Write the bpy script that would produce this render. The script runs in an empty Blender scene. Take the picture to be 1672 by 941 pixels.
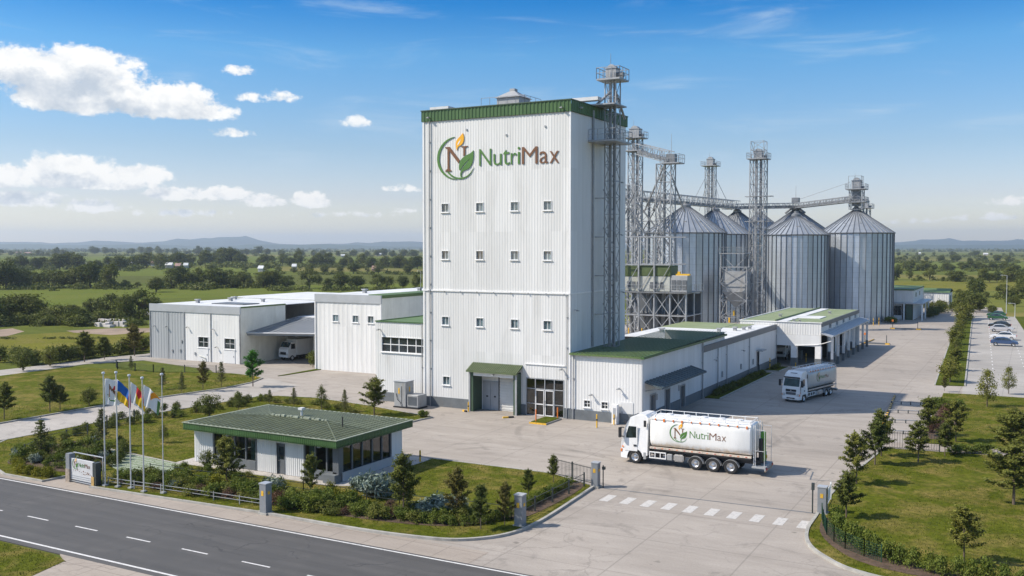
import bpy, bmesh, math, random
import numpy as np
from mathutils import Vector, Matrix
random.seed(7)
SC = bpy.context.scene
COL = SC.collection
PI = math.pi

# ------------------------------------------------------------------ survey: photo point -> ground point
F_PX, CX, CY, HZ, CAM_H = 1565.0, 836.0, 470.5, 403.0, 17.0
YAW = math.atan((1690 - CX) / F_PX)
PIT = math.atan((CY - HZ) / F_PX)
_sy, _cy, _sp, _cp = math.sin(YAW), math.cos(YAW), math.sin(PIT), math.cos(PIT)
V_R = (_cy, _sy, 0.0)
V_H = (-_sy, _cy, 0.0)
V_F = (V_H[0]*_cp, V_H[1]*_cp, -_sp)
V_U = (V_H[0]*_sp, V_H[1]*_sp, _cp)
def ray(px, py):
    a = (px - CX)/F_PX; b = -(py - CY)/F_PX
    return [V_F[i] + a*V_R[i] + b*V_U[i] for i in range(3)]
def G(px, py, z=0.0):
    d = ray(px, py); t = (z - CAM_H)/d[2]
    return (d[0]*t, d[1]*t)
def depth(x, y): return -x*_sy + y*_cy
def lat_dep(px, dep):                       # ground point seen in column px at a distance dep ahead
    l = (px - CX)/F_PX*dep
    return (l*V_R[0] + dep*V_H[0], l*V_R[1] + dep*V_H[1])
def zat(py, dep): return CAM_H + (HZ - py)/F_PX*dep

ONES = 'zeroth first second third fourth fifth sixth seventh eighth ninth tenth eleventh twelfth thirteenth fourteenth fifteenth sixteenth seventeenth eighteenth nineteenth'.split()
TENS = {2: 'twent', 3: 'thirt', 4: 'fort', 5: 'fift', 6: 'sixt', 7: 'sevent'}
def nth(n):
    if n < 20: return ONES[n]
    t, o = divmod(n, 10)
    return TENS[t] + ('ieth' if o == 0 else 'y-' + ONES[o])

# ------------------------------------------------------------------ objects, things, parts
BASE = {}
def tag(o, label=None, cat=None, group=None, kind=None):
    if label: o['label'] = label
    if cat: o['category'] = cat
    if group: o['group'] = group
    if kind: o['kind'] = kind
    return o
def thing(name, label, cat, loc=(0, 0, 0), rz=0.0, group=None):
    o = bpy.data.objects.new(name, None); COL.objects.link(o)
    o.location = loc; o.rotation_euler = (0, 0, rz); o.empty_display_size = 0.3
    BASE[o.name] = tuple(loc)
    return tag(o, label, cat, group)
def local_thing(*a, **k):                   # parts are given in the thing's own coordinates
    o = thing(*a, **k); BASE[o.name] = (0, 0, 0); return o
def copy_tree(o, parent=None):
    c = o.copy(); COL.objects.link(c)
    if parent is not None: c.parent = parent
    for ch in list(o.children): copy_tree(ch, c)
    return c

class MB:
    def __init__(s): s.v = []; s.f = []; s.m = []; s.cur = 0; s.adds = []
    def add(s, vs, fs):
        n = len(s.v); s.adds.append((n, n+len(vs), len(s.f), len(s.f)+len(fs))); s.v += [tuple(p) for p in vs]; s.f += [tuple(i + n for i in f) for f in fs]; s.m += [s.cur]*len(fs)
        return s
    def box(s, x0, y0, z0, x1, y1, z1):
        if x1 < x0: x0, x1 = x1, x0
        if y1 < y0: y0, y1 = y1, y0
        vs = [(x0,y0,z0),(x1,y0,z0),(x1,y1,z0),(x0,y1,z0),(x0,y0,z1),(x1,y0,z1),(x1,y1,z1),(x0,y1,z1)]
        return s.add(vs, [(3,2,1,0),(4,5,6,7),(0,1,5,4),(1,2,6,5),(2,3,7,6),(3,0,4,7)])
    def obox(s, p, u, n, a0, a1, d0, d1, z0, z1):
        "box in wall coordinates: along u, outward n, up"
        P = lambda a, d, z: (p[0]+u[0]*a+n[0]*d, p[1]+u[1]*a+n[1]*d, z)
        vs = [P(a0,d0,z0),P(a1,d0,z0),P(a1,d1,z0),P(a0,d1,z0),P(a0,d0,z1),P(a1,d0,z1),P(a1,d1,z1),P(a0,d1,z1)]
        return s.add(vs, [(0,1,2,3),(7,6,5,4),(4,5,1,0),(5,6,2,1),(6,7,3,2),(7,4,0,3)])
    def tube(s, p, q, r0, r1=None, n=6, caps=True):
        r1 = r0 if r1 is None else r1
        p, q = Vector(p), Vector(q); d = q - p
        if d.length < 1e-6: return s
        d.normalize()
        a = d.orthogonal().normalized() if abs(d.z) > .99 else d.cross(Vector((0,0,1))).normalized()
        b = d.cross(a)
        vs = []
        for c, r in ((p, r0), (q, r1)):
            for i in range(n):
                t = 2*PI*(i+.5)/n; vs.append(c + a*(r*math.cos(t)) + b*(r*math.sin(t)))
        fs = [(i, (i+1) % n, n+(i+1) % n, n+i) for i in range(n)]
        if caps: fs += [tuple(range(n-1, -1, -1)), tuple(range(n, 2*n))]
        return s.add(vs, fs)
    def path(s, pts, r, n=6):
        for a, b in zip(pts[:-1], pts[1:]): s.tube(a, b, r, r, n)
        return s
    def prism(s, pts, z0, z1):
        n = len(pts)
        vs = [(x, y, z0) for x, y in pts] + [(x, y, z1) for x, y in pts]
        return s.add(vs, [tuple(range(n-1, -1, -1)), tuple(range(n, 2*n))] + [(i, (i+1) % n, n+(i+1) % n, n+i) for i in range(n)])
    def lathe(s, prof, c=(0, 0, 0), n=24):
        vs = []; k = len(prof)
        for i in range(n):
            t = 2*PI*i/n
            for r, z in prof: vs.append((c[0]+r*math.cos(t), c[1]+r*math.sin(t), c[2]+z))
        fs = []
        for i in range(n):
            j = (i+1) % n
            for a in range(k-1): fs.append((i*k+a, j*k+a, j*k+a+1, i*k+a+1))
        return s.add(vs, fs)
    def quad(s, a, b, c, d): return s.add([a, b, c, d], [(0, 1, 2, 3)])
    def each(s, name, mat, parent): build_each(s, name, mat, parent)
    def build(s, name, mat, parent=None, smooth=False, bevel=0.0, fixn=False, segs=1):
        me = bpy.data.meshes.new(name)
        vs = s.v
        if parent is not None:
            b = BASE.get(parent.name, (0, 0, 0))
            vs = [(x-b[0], y-b[1], z-b[2]) for x, y, z in vs]
        me.from_pydata(vs, [], s.f)
        mats = mat if isinstance(mat, (list, tuple)) else [mat]
        for m_ in mats: me.materials.append(m_)
        if len(mats) > 1: me.polygons.foreach_set('material_index', s.m)
        if fixn or bevel:
            bm = bmesh.new(); bm.from_mesh(me)
            bmesh.ops.remove_doubles(bm, verts=bm.verts, dist=1e-5)
            bmesh.ops.recalc_face_normals(bm, faces=bm.faces)
            if bevel:
                es = [e for e in bm.edges if len(e.link_faces) == 2 and e.calc_face_angle(0) > math.radians(25)]
                bmesh.ops.bevel(bm, geom=es, offset=bevel, segments=segs, affect='EDGES', clamp_overlap=True)
            bm.to_mesh(me); bm.free()
        if smooth: me.polygons.foreach_set('use_smooth', [True]*len(me.polygons))
        me.update()
        o = bpy.data.objects.new(name, me); COL.objects.link(o)
        if parent is not None:
            o.parent = parent; BASE[o.name] = BASE.get(parent.name, (0, 0, 0))
        return o
def build_each(mb, name, mat, parent):
    "every box of the builder becomes a part of its own"
    for v0, v1, f0, f1 in mb.adds:
        q = MB(); q.add(mb.v[v0:v1], [tuple(i-v0 for i in f) for f in mb.f[f0:f1]]); q.build(name, mat, parent, fixn=True)
def struct(mb, name, mat, **k): return tag(mb.build(name, mat, **k), kind='structure')

def np_mesh(name, verts, nper, mats, midx=None):
    "verts (N*nper,3): N separate polygons of nper corners"
    me = bpy.data.meshes.new(name); nv = len(verts); nf = nv//nper
    me.vertices.add(nv); me.vertices.foreach_set('co', np.asarray(verts, np.float32).ravel())
    me.loops.add(nv); me.loops.foreach_set('vertex_index', np.arange(nv, dtype=np.int32))
    me.polygons.add(nf); me.polygons.foreach_set('loop_start', np.arange(0, nv, nper, dtype=np.int32))
    me.polygons.foreach_set('loop_total', np.full(nf, nper, np.int32))
    for m_ in mats: me.materials.append(m_)
    if midx is not None: me.polygons.foreach_set('material_index', np.asarray(midx, np.int32))
    me.update(calc_edges=True); me.validate()
    return me

# ------------------------------------------------------------------ materials
class NT:
    def __init__(s, tree): s.t = tree; s.n = tree.nodes; s.l = tree.links
    def new(s, typ, **kw):
        nd = s.n.new(typ)
        for k, v in kw.items(): setattr(nd, k, v)
        return nd
    def set(s, sock, v):
        if isinstance(v, bpy.types.NodeSocket): s.l.new(v, sock)
        elif v is not None: sock.default_value = v
    def math(s, op, a, b=None, c=None, clamp=False):
        nd = s.new('ShaderNodeMath', operation=op, use_clamp=clamp)
        for i, v in enumerate((a, b, c)): s.set(nd.inputs[i], v)
        return nd.outputs[0]
    def noise(s, vec, scale, detail=4, rough=.55, dist=0.0, out=0):
        nd = s.new('ShaderNodeTexNoise'); s.set(nd.inputs['Vector'], vec)
        nd.inputs['Scale'].default_value = scale; nd.inputs['Detail'].default_value = detail
        nd.inputs['Roughness'].default_value = rough; nd.inputs['Distortion'].default_value = dist
        return nd.outputs[out]
    def mapr(s, v, a, b, c=0.0, d=1.0, smooth=False):
        nd = s.new('ShaderNodeMapRange'); nd.clamp = True
        if smooth: nd.interpolation_type = 'SMOOTHSTEP'
        s.set(nd.inputs['Value'], v)
        for i, x in zip((1, 2, 3, 4), (a, b, c, d)): s.set(nd.inputs[i], x)
        return nd.outputs[0]
    def mix(s, f, a, b, blend='MIX'):
        nd = s.new('ShaderNodeMix', data_type='RGBA', blend_type=blend)
        s.set(nd.inputs[0], f)
        for sock, v in ((nd.inputs[6], a), (nd.inputs[7], b)):
            if isinstance(v, tuple) and len(v) == 3: v = v + (1,)
            s.set(sock, v)
        return nd.outputs[2]
    def vmul(s, v, xyz):
        nd = s.new('ShaderNodeVectorMath', operation='MULTIPLY'); s.set(nd.inputs[0], v); nd.inputs[1].default_value = xyz
        return nd.outputs[0]
    def sep(s, v):
        nd = s.new('ShaderNodeSeparateXYZ'); s.set(nd.inputs[0], v); return nd.outputs
    def pos(s): return s.new('ShaderNodeNewGeometry').outputs['Position']
    def obj(s): return s.new('ShaderNodeTexCoord').outputs['Object']
    def bump(s, h, strength=.3, dist=.02):
        nd = s.new('ShaderNodeBump'); nd.inputs['Strength'].default_value = strength; nd.inputs['Distance'].default_value = dist
        s.set(nd.inputs['Height'], h); return nd.outputs[0]

def shade(c, k): return tuple(max(0.0, x*k) for x in c)
def new_mat(name):
    m = bpy.data.materials.new(name); m.use_nodes = True
    return m, NT(m.node_tree), m.node_tree.nodes['Principled BSDF']
def mk(name, base, rough=.6, metal=0.0, var=.12, scale=1.5, bump=0.0, bscale=20, coord='pos', streak=None, grime=None, spec=None, gk=.5, sheets=0):
    m, t, b = new_mat(name)
    p = t.pos() if coord == 'pos' else t.obj()
    pp = t.vmul(p, streak) if streak else p
    n = t.noise(pp, scale, 6, .6)
    c = t.mix(t.mapr(n, .3, .7), shade(base, 1-var), shade(base, 1+var))
    if grime:
        g = t.noise(t.vmul(p, (1, 1, .18)), .9, 8, .65, .4)
        c = t.mix(t.math('MULTIPLY', t.mapr(g, .52, .75), gk), c, grime)
    if sheets:
        x, y, z = t.sep(p)[:3]; cv = t.new('ShaderNodeCombineXYZ')
        for i_, (q_, k_) in enumerate(((x, 1/sheets), (y, 1/sheets), (z, 1/6.2))): t.set(cv.inputs[i_], t.math('FLOOR', t.math('MULTIPLY_ADD', q_, k_, .013)))
        wn = t.new('ShaderNodeTexWhiteNoise'); t.set(wn.inputs['Vector'], cv.outputs[0])
        c = t.mix(1.0, c, t.mix(wn.outputs['Value'], (.935,.935,.93), (1.03,1.03,1.03)), 'MULTIPLY')
        s2 = t.noise(t.vmul(p, (3.2,3.2,.07)), 1.0, 5, .7)
        c = t.mix(t.math('MULTIPLY', t.mapr(s2, .54, .72), .30), c, (.44,.43,.39))
    t.set(b.inputs['Base Color'], c)
    b.inputs['Metallic'].default_value = metal
    t.set(b.inputs['Roughness'], t.mapr(n, .2, .8, max(.02, rough-.06), min(1, rough+.06)))
    if spec is not None: b.inputs['Specular IOR Level'].default_value = spec
    if bump: t.set(b.inputs['Normal'], t.bump(t.noise(p, bscale, 4), bump, .02))
    return m

M = {}
M['clad'] = mk('white_cladding', (.70,.70,.685), .45, sheets=1.08, metal=0, var=.05, scale=.35, streak=(1,1,.12), grime=(.50,.495,.47), gk=.45)
M['clad_smooth'] = mk('white_panel', (.68,.69,.69), .45, sheets=1.1, metal=0, var=.05, scale=.3, streak=(1,1,.15), grime=(.55,.55,.54), gk=.35)
M['trim_white'] = mk('white_trim', (.78,.78,.77), .4, 0, .06, 2)
M['cream'] = mk('cream_panel', (.70,.70,.62), .6, 0, .08, .6, grime=(.5,.5,.42))
M['clad_grey'] = mk('grey_cladding', (.36,.38,.39), .45, 0, .07, .4, streak=(1,1,.15))
M['fascia_grey'] = mk('grey_fascia', (.42,.44,.46), .4, .2, .08, .6)
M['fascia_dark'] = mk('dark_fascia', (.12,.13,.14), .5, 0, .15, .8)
M['plinth'] = mk('grey_plinth', (.13,.145,.155), .7, 0, .16, 1.2, bump=.1, grime=(.2,.19,.17))
M['green'] = mk('green_cladding', (.055,.12,.035), .45, 0, .18, .7, streak=(1,1,.2))
M['green_dark'] = mk('green_wall', (.05,.085,.05), .5, 0, .15, .8)
M['roof_white'] = mk('white_roof_membrane', (.62,.63,.63), .65, 0, .14, .35, grime=(.42,.43,.43), bump=.1, bscale=3)
M['roof_grey'] = mk('grey_roof_sheet', (.20,.215,.23), .55, .1, .12, .6)
M['steel'] = mk('galvanised_steel', (.33,.34,.35), .5, .4, .18, 1.5)
M['steel_dark'] = mk('dull_steel', (.20,.21,.22), .5, .4, .22, 1.2)
M['metal_box'] = mk('painted_steel_grey', (.34,.35,.355), .5, .1, .12, 1.4, grime=(.24,.2,.15))
M['pole'] = mk('pole_aluminium', (.62,.63,.64), .35, .4, .08, 3)
M['white_paint'] = mk('white_vehicle_paint', (.80,.80,.79), .22, 0, .03, 1.0, coord='obj', grime=(.58,.54,.47), gk=.5)
M['black'] = mk('black_plastic', (.018,.018,.02), .5, 0, .2, 4)
M['rubber'] = mk('tyre_rubber', (.022,.022,.022), .85, 0, .25, 6, coord='obj')
M['chrome'] = mk('bright_metal', (.6,.6,.6), .3, .85, .1, 5, coord='obj')
M['yellow'] = mk('yellow_paint', (.72,.42,.03), .5, 0, .2, 5, grime=(.3,.2,.08))
M['orange'] = mk('orange_plastic', (.75,.2,.03), .4, 0, .15, 5)
M['rust'] = mk('rusty_rail', (.42,.30,.19), .7, .1, .4, 4, coord='obj')
M['red'] = mk('red_plastic', (.45,.03,.02), .4)
M['headlight'] = mk('lamp_glass', (.6,.6,.58), .12, .1, .1, 5)
M['mesh_green'] = mk('green_mesh_wire', (.02,.07,.04), .5, .2, .1, 3)
M['fence_dark'] = mk('dark_fence_paint', (.04,.05,.05), .5, .2, .15, 3)
M['pillar'] = mk('grey_gate_panel', (.22,.235,.25), .5, .1, .1, 2)
M['stone'] = mk('beige_stone', (.30,.25,.20), .85, 0, .35, 5, bump=.5, bscale=9)
M['bark'] = mk('tree_bark', (.12,.09,.065), .9, 0, .35, 6, coord='obj', bump=.4, bscale=14)
M['soil'] = mk('brown_soil', (.085,.055,.036), .95, 0, .45, 2.2, bump=.8, bscale=12)
M['logo_green'] = mk('logo_green', (.075,.19,.035), .5, 0, .08, 1)
M['logo_brown'] = mk('logo_brown', (.17,.075,.032), .5, 0, .08, 1)
M['logo_yellow'] = mk('logo_yellow', (.85,.42,.015), .45, 0, .06, 1)
M['tank_grey_green'] = mk('tank_body_grey', (.42,.43,.39), .55, 0, .12, 1, grime=(.3,.29,.22))
M['logo_white'] = mk('logo_white', (.8,.8,.78), .5, 0, .03, 1)
M['shutter'] = mk('roller_shutter', (.64,.64,.62), .45, 0, .06, 1, grime=(.42,.38,.32), gk=.6)
M['door_grey'] = mk('grey_door', (.33,.345,.365), .45, 0, .08, 1.5)
M['brick_red'] = mk('red_shed_wall', (.33,.21,.175), .8, 0, .2, .2)
M['pale_wall'] = mk('pale_shed_wall', (.50,.47,.44), .8, 0, .15, .2)
M['kerb'] = mk('kerb_concrete', (.34,.33,.30), .85, 0, .22, 1.4, bump=.3, bscale=12, grime=(.2,.19,.16))
M['paving'] = mk('apron_paving', (.40,.375,.345), .85, 0, .18, .9, bump=.2, grime=(.28,.26,.23))
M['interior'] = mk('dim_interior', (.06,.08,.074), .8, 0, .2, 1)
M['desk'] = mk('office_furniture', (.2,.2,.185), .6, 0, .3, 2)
M['curtain'] = mk('pale_curtain', (.5,.55,.5), .8, 0, .15, 3)
M['container_green'] = mk('green_tank_panel', (.075,.105,.035), .5, 0, .2, 1.0)

def glass_opaque(name, base, var=.5):
    m, t, b = new_mat(name)
    n = t.noise(t.vmul(t.pos(), (1, 1, .6)), 1.3, 3)
    t.set(b.inputs['Base Color'], t.mix(t.mapr(n, .35, .65), shade(base, 1-var), shade(base, 1+var)))
    b.inputs['Roughness'].default_value = .06; b.inputs['Specular IOR Level'].default_value = .9
    return m
M['glass'] = glass_opaque('window_glass', (.115,.165,.19))
M['glass_dark'] = glass_opaque('dark_glass', (.02,.03,.035))
def glass_clear(name, tint):
    m = bpy.data.materials.new(name); m.use_nodes = True; t = NT(m.node_tree); t.n.clear()
    o = t.new('ShaderNodeOutputMaterial'); mx = t.new('ShaderNodeMixShader')
    tr = t.new('ShaderNodeBsdfTransparent'); tr.inputs[0].default_value = tint + (1,)
    gl = t.new('ShaderNodeBsdfGlossy'); gl.inputs['Roughness'].default_value = .03
    fr = t.new('ShaderNodeFresnel'); fr.inputs[0].default_value = 1.6
    t.set(mx.inputs[0], t.math('MULTIPLY_ADD', fr.outputs[0], 1.0, .06, True)); t.set(mx.inputs[1], tr.outputs[0]); t.set(mx.inputs[2], gl.outputs[0])
    t.set(o.inputs[0], mx.outputs[0]); return m
M['glass_clear'] = glass_clear('clear_tinted_glass', (.42,.55,.52))

def foliage(name, dark, light, trans=.25, rough=.55):
    m, t, b = new_mat(name)
    g = t.new('ShaderNodeNewGeometry'); oi = t.new('ShaderNodeObjectInfo')
    n = t.noise(t.obj(), .9, 3)
    f = t.math('ADD', t.math('MULTIPLY', g.outputs['Random Per Island'], .6), t.math('MULTIPLY', t.mapr(n, .35, .65), .4))
    c = t.mix(f, dark, light)
    c = t.mix(1.0, c, t.mix(oi.outputs['Random'], (.82,.86,.85), (1.18,1.1,1.0)), 'MULTIPLY')
    t.set(b.inputs['Base Color'], c); b.inputs['Roughness'].default_value = rough
    b.inputs['Specular IOR Level'].default_value = .12
    tr = t.new('ShaderNodeBsdfTranslucent'); t.set(tr.inputs[0], t.mix(1.0, c, (1.15,1.25,.6), 'MULTIPLY'))
    mx = t.new('ShaderNodeMixShader'); mx.inputs[0].default_value = trans
    t.set(mx.inputs[1], b.outputs[0]); t.set(mx.inputs[2], tr.outputs[0])
    out = [x for x in t.n if x.type == 'OUTPUT_MATERIAL'][0]; t.set(out.inputs[0], mx.outputs[0])
    return m
M['leaf'] = foliage('olive_leaves', (.056,.074,.012), (.235,.24,.058))
M['leaf_dark'] = foliage('dark_leaves', (.042,.060,.012), (.175,.195,.048))
M['leaf_pine'] = foliage('pine_needles', (.046,.060,.017), (.18,.19,.068), .12)
M['leaf_field'] = foliage('field_tree_leaves', (.036,.052,.010), (.155,.172,.042))
M['leaf_bright'] = foliage('bright_green_leaves', (.035,.12,.012), (.10,.27,.04))
M['leaf_yellow'] = foliage('yellow_green_leaves', (.09,.10,.008), (.25,.24,.02))
M['leaf_silver'] = foliage('silver_blue_leaves', (.10,.14,.12), (.30,.35,.30), .1)
M['leaf_red'] = foliage('heather_leaves', (.06,.035,.025), (.17,.10,.075))
M['leaf_hedge'] = foliage('hedge_leaves', (.048,.076,.012), (.195,.235,.048))
M['leaf_autumn'] = foliage('brownish_leaves', (.06,.058,.016), (.17,.155,.05))
# ------------------------------------------------------------------ camera, light, sky, air
cam_d = bpy.data.cameras.new('camera'); cam = bpy.data.objects.new('camera', cam_d); COL.objects.link(cam)
cam.location = (0, 0, CAM_H); cam.rotation_euler = (PI/2 - PIT, 0, YAW)
cam_d.sensor_width = 36; cam_d.lens = F_PX/1672*36; cam_d.clip_end = 40000; cam_d.clip_start = .5
SC.camera = cam
SUN_EL = math.radians(43.5)
_a = math.radians(6.0)
S_DIR = (V_R[0]*math.cos(_a) - V_R[1]*math.sin(_a), V_R[0]*math.sin(_a) + V_R[1]*math.cos(_a))
SUN_AZ = math.atan2(-S_DIR[0], -S_DIR[1])       # clockwise from +Y: the sun stands off to the left of the view
sd = bpy.data.lights.new('sun', 'SUN'); sd.energy = 4.3; sd.angle = math.radians(.55); sd.color = (1.0, .915, .80)
so = bpy.data.objects.new('sun', sd); COL.objects.link(so)
so.rotation_euler = Vector((S_DIR[0]*math.cos(SUN_EL), S_DIR[1]*math.cos(SUN_EL), -math.sin(SUN_EL))).to_track_quat('-Z', 'Y').to_euler()
so.location = (-200, -100, 250)
SC.view_settings.view_transform = 'Standard'; SC.view_settings.look = 'None'
SC.view_settings.exposure = .45; SC.view_settings.gamma = 1.0; SC.view_settings.use_curve_mapping = False

def make_world():
    w = bpy.data.worlds.new('World'); SC.world = w; w.use_nodes = True
    t = NT(w.node_tree); t.n.clear()
    out = t.new('ShaderNodeOutputWorld'); bg = t.new('ShaderNodeBackground')
    sky = t.new('ShaderNodeTexSky'); sky.sky_type = 'NISHITA'; sky.sun_disc = False
    sky.sun_elevation = SUN_EL; sky.sun_rotation = SUN_AZ % (2*PI)
    sky.altitude = 100; sky.air_density = 1.0; sky.dust_density = .6; sky.ozone_density = 2.5
    d = t.new('ShaderNodeTexCoord').outputs['Generated']
    x, y, z = t.sep(d)[:3]
    # azimuth from the axis of the road, elevation; clouds are shaped in these two angles
    az = t.math('ARCTAN2', x, y); el = t.math('ARCSINE', z)
    # deep blue high in view; unseen sky above is brightened as fill light
    cr = t.new('ShaderNodeValToRGB'); e = cr.color_ramp.elements
    for k, (po, co) in enumerate([(0,(1.12,.97,.85)),(.02,(1.02,.91,.84)),(.05,(.80,.725,.79)),(.10,(.578,.637,.717)),(.195,(.27,.60,.80)),(.245,(.0,.40,.74)),(.33,(.0,.36,.74)),(.50,(1.25,1.15,1.05))]):
        q = e[k] if k < 2 else e.new(.5 + .01*k)
        q.position = po; q.color = co + (1,)
    t.set(cr.inputs[0], el); c = cr.outputs[0]
    c = t.mix(1.0, sky.outputs[0], c, 'MULTIPLY')
    cv = t.new('ShaderNodeCombineXYZ'); t.set(cv.inputs[0], az); t.set(cv.inputs[1], t.math('MULTIPLY', el, 1.35)); cv.inputs[2].default_value = .37
    P = cv.outputs[0]
    wn = t.new('ShaderNodeTexNoise'); wn.inputs['Scale'].default_value = 22; wn.inputs['Detail'].default_value = 5; t.set(wn.inputs['Vector'], P)
    lowf = t.mapr(el, .055, .105, 1, 0, True)
    def puff(V): 
        a_ = t.noise(V, 30, 10, .62); b_ = t.noise(V, 64, 10, .62)
        return t.math('ADD', a_, t.math('MULTIPLY', lowf, t.math('SUBTRACT', b_, a_)))
    n1 = puff(P); n2 = t.noise(P, 95, 7, .65)
    nn = t.math('ADD', t.math('MULTIPLY', t.math('SUBTRACT', n1, .5), 2.0), t.math('MULTIPLY', t.math('SUBTRACT', n2, .5), 1.0))
    blobs = []      # photo point, half widths, weight
    for px, py, wx, wy, k in [(60,118,110,40,1.1),(140,112,90,34,1.0),(150,160,130,40,1.05),(255,170,110,34,1.1),(325,185,60,22,.9),(20,105,70,26,.8),
                              (110,284,80,34,1.0),(20,292,70,22,.9),(225,290,55,24,.95),(150,302,120,11,.8),(290,318,60,17,.9),(40,328,70,17,.85),(370,318,45,15,.9),
                              (430,330,42,14,.85),(505,330,36,17,.95),(140,338,60,13,.7),(300,350,80,9,.5),(580,200,32,13,.62),(455,162,34,14,.55),
                              (410,160,28,13,.5),(375,218,40,11,.5),(395,118,30,10,.42),(230,125,34,12,.46),(660,310,40,8,.42),(560,352,90,7,.42),
                              (1655,330,40,9,.6),(1610,355,50,8,.5),(1480,362,60,6,.35),(690,345,60,6,.4)]:
        r = Vector(ray(px, py)).normalized()
        blobs.append((math.atan2(r.x, r.y), math.asin(r.z), wx/F_PX*.93, wy/F_PX*.97, k))
    def density(el_sock):
        acc = None
        for a, e, wx, wy, k in blobs:
            u = t.math('MULTIPLY', t.math('SUBTRACT', az, a), 1/wx)
            v = t.math('MULTIPLY', t.math('SUBTRACT', el_sock, e), 1/wy)
            # flatter base: the lower half falls off faster
            v = t.math('MULTIPLY', v, t.math('MULTIPLY_ADD', t.math('LESS_THAN', v, 0.0), .55, 1.0))
            q = t.math('ADD', t.math('MULTIPLY', u, u), t.math('MULTIPLY', v, v))
            g = t.math('MULTIPLY', t.math('SUBTRACT', 1.25, q), k)
            acc = g if acc is None else t.math('SMOOTH_MAX', acc, g, .3)
        return acc
    dm = density(el)
    dd = t.math('ADD', dm, t.math('MULTIPLY', nn, 1.35))
    alpha = t.mapr(dd, .12, .72, 0, 1, True)
    # sunlit thin parts and shaded grey undersides, painted into the cloud colour
    P2 = t.new('ShaderNodeVectorMath', operation='ADD'); t.set(P2.inputs[0], P); P2.inputs[1].default_value = (-.006, .0216, 0)
    n1b = puff(P2.outputs[0])
    n2b = t.noise(P2.outputs[0], 95, 7, .65)
    nb = t.math('ADD', t.math('MULTIPLY', t.math('SUBTRACT', n1b, .5), 2.0), t.math('MULTIPLY', t.math('SUBTRACT', n2b, .5), 1.0))
    above = t.math('ADD', density(t.math('ADD', el, .016)), t.math('MULTIPLY', nb, .9))
    lit = t.math('ADD', t.math('MULTIPLY', t.math('SUBTRACT', n1, n1b), 1.6), t.mapr(above, .15, 1.45, 1.0, .22, True))
    litf = t.math('ADD', lit, 0.0, None, True)
    cc = t.mix(litf, (3.1,3.4,3.8), (6.0,5.85,5.6))
    c = t.mix(t.math('MULTIPLY', alpha, .93), c, cc)
    # thin cirrus veils, high on the right and along the horizon
    cm = t.new('ShaderNodeMapping'); t.set(cm.inputs[0], P); cm.inputs['Rotation'].default_value = (0, 0, -.32); cm.inputs['Scale'].default_value = (2.2, 11, 1)
    ci = t.mapr(t.noise(cm.outputs[0], 2.6, 9, .62, .6), .5, .85, 0, 1, True)
    ci = t.math('MULTIPLY', ci, t.mapr(el, .02, .12, .25, .5))
    c = t.mix(ci, c, (3.3,4.0,4.7))
    t.set(bg.inputs[0], c); bg.inputs[1].default_value = .14
    t.set(out.inputs[0], bg.outputs[0])
make_world()

def make_haze():
    mb = MB(); mb.box(-11500, -300, -9, 6500, 13000, 210)
    m = bpy.data.materials.new('thin_haze'); m.use_nodes = True; t = NT(m.node_tree); t.n.clear()
    o = t.new('ShaderNodeOutputMaterial'); v = t.new('ShaderNodeVolumePrincipled')
    v.inputs['Color'].default_value = (.74,.87,1.0,1); v.inputs['Density'].default_value = 1.15e-4
    v.inputs['Anisotropy'].default_value = .25
    t.set(o.inputs['Volume'], v.outputs[0])
    tag(mb.build('haze', m), kind='stuff')
make_haze()

# ------------------------------------------------------------------ ground materials
def mat_terrain():
    m, t, b = new_mat('field_mosaic'); p = t.pos()
    mp = t.new('ShaderNodeMapping'); t.set(mp.inputs[0], p); mp.inputs['Rotation'].default_value = (0, 0, .35); mp.inputs['Scale'].default_value = (1/260, 1/105, 0)
    vo = t.new('ShaderNodeTexVoronoi'); vo.distance = 'CHEBYCHEV'; t.set(vo.inputs['Vector'], mp.outputs[0]); vo.inputs['Scale'].default_value = 1; vo.inputs['Randomness'].default_value = .75
    cr = t.new('ShaderNodeValToRGB'); cr.color_ramp.interpolation = 'CONSTANT'
    cols = [(.105,.125,.028),(.145,.155,.040),(.092,.112,.026),(.175,.158,.056),(.12,.138,.030),(.098,.108,.032),(.19,.172,.064),(.11,.128,.030)]
    e = cr.color_ramp.elements
    while len(e) < len(cols): e.new(.5)
    for i, c in enumerate(cols): e[i].position = i/len(cols); e[i].color = c + (1,)
    t.set(cr.inputs[0], t.sep(vo.outputs['Color'])[0])
    n = t.noise(p, .035, 7, .62); n2 = t.noise(p, .6, 5, .6)
    c = t.mix(1.0, cr.outputs[0], t.mix(t.mapr(n, .3, .7), (.72,.78,.70), (1.25,1.18,1.1)), 'MULTIPLY')
    c = t.mix(1.0, c, t.mix(t.mapr(n2, .3, .7), (.8,.84,.8), (1.2,1.16,1.1)), 'MULTIPLY')
    rn = t.new('ShaderNodeTexWave'); rn.inputs['Scale'].default_value = 6; rn.inputs['Distortion'].default_value = 1.5; t.set(rn.inputs['Vector'], mp.outputs[0]); rn.bands_direction = 'Y'
    c = t.mix(.12, c, t.mix(rn.outputs[1], shade((.07,.1,.02), .6), (.12,.15,.04)))
    t.set(b.inputs['Base Color'], c); b.inputs['Roughness'].default_value = .95; b.inputs['Specular IOR Level'].default_value = .03
    t.set(b.inputs['Normal'], t.bump(t.noise(p, 1.6, 5), .6, .25))
    return m
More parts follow.
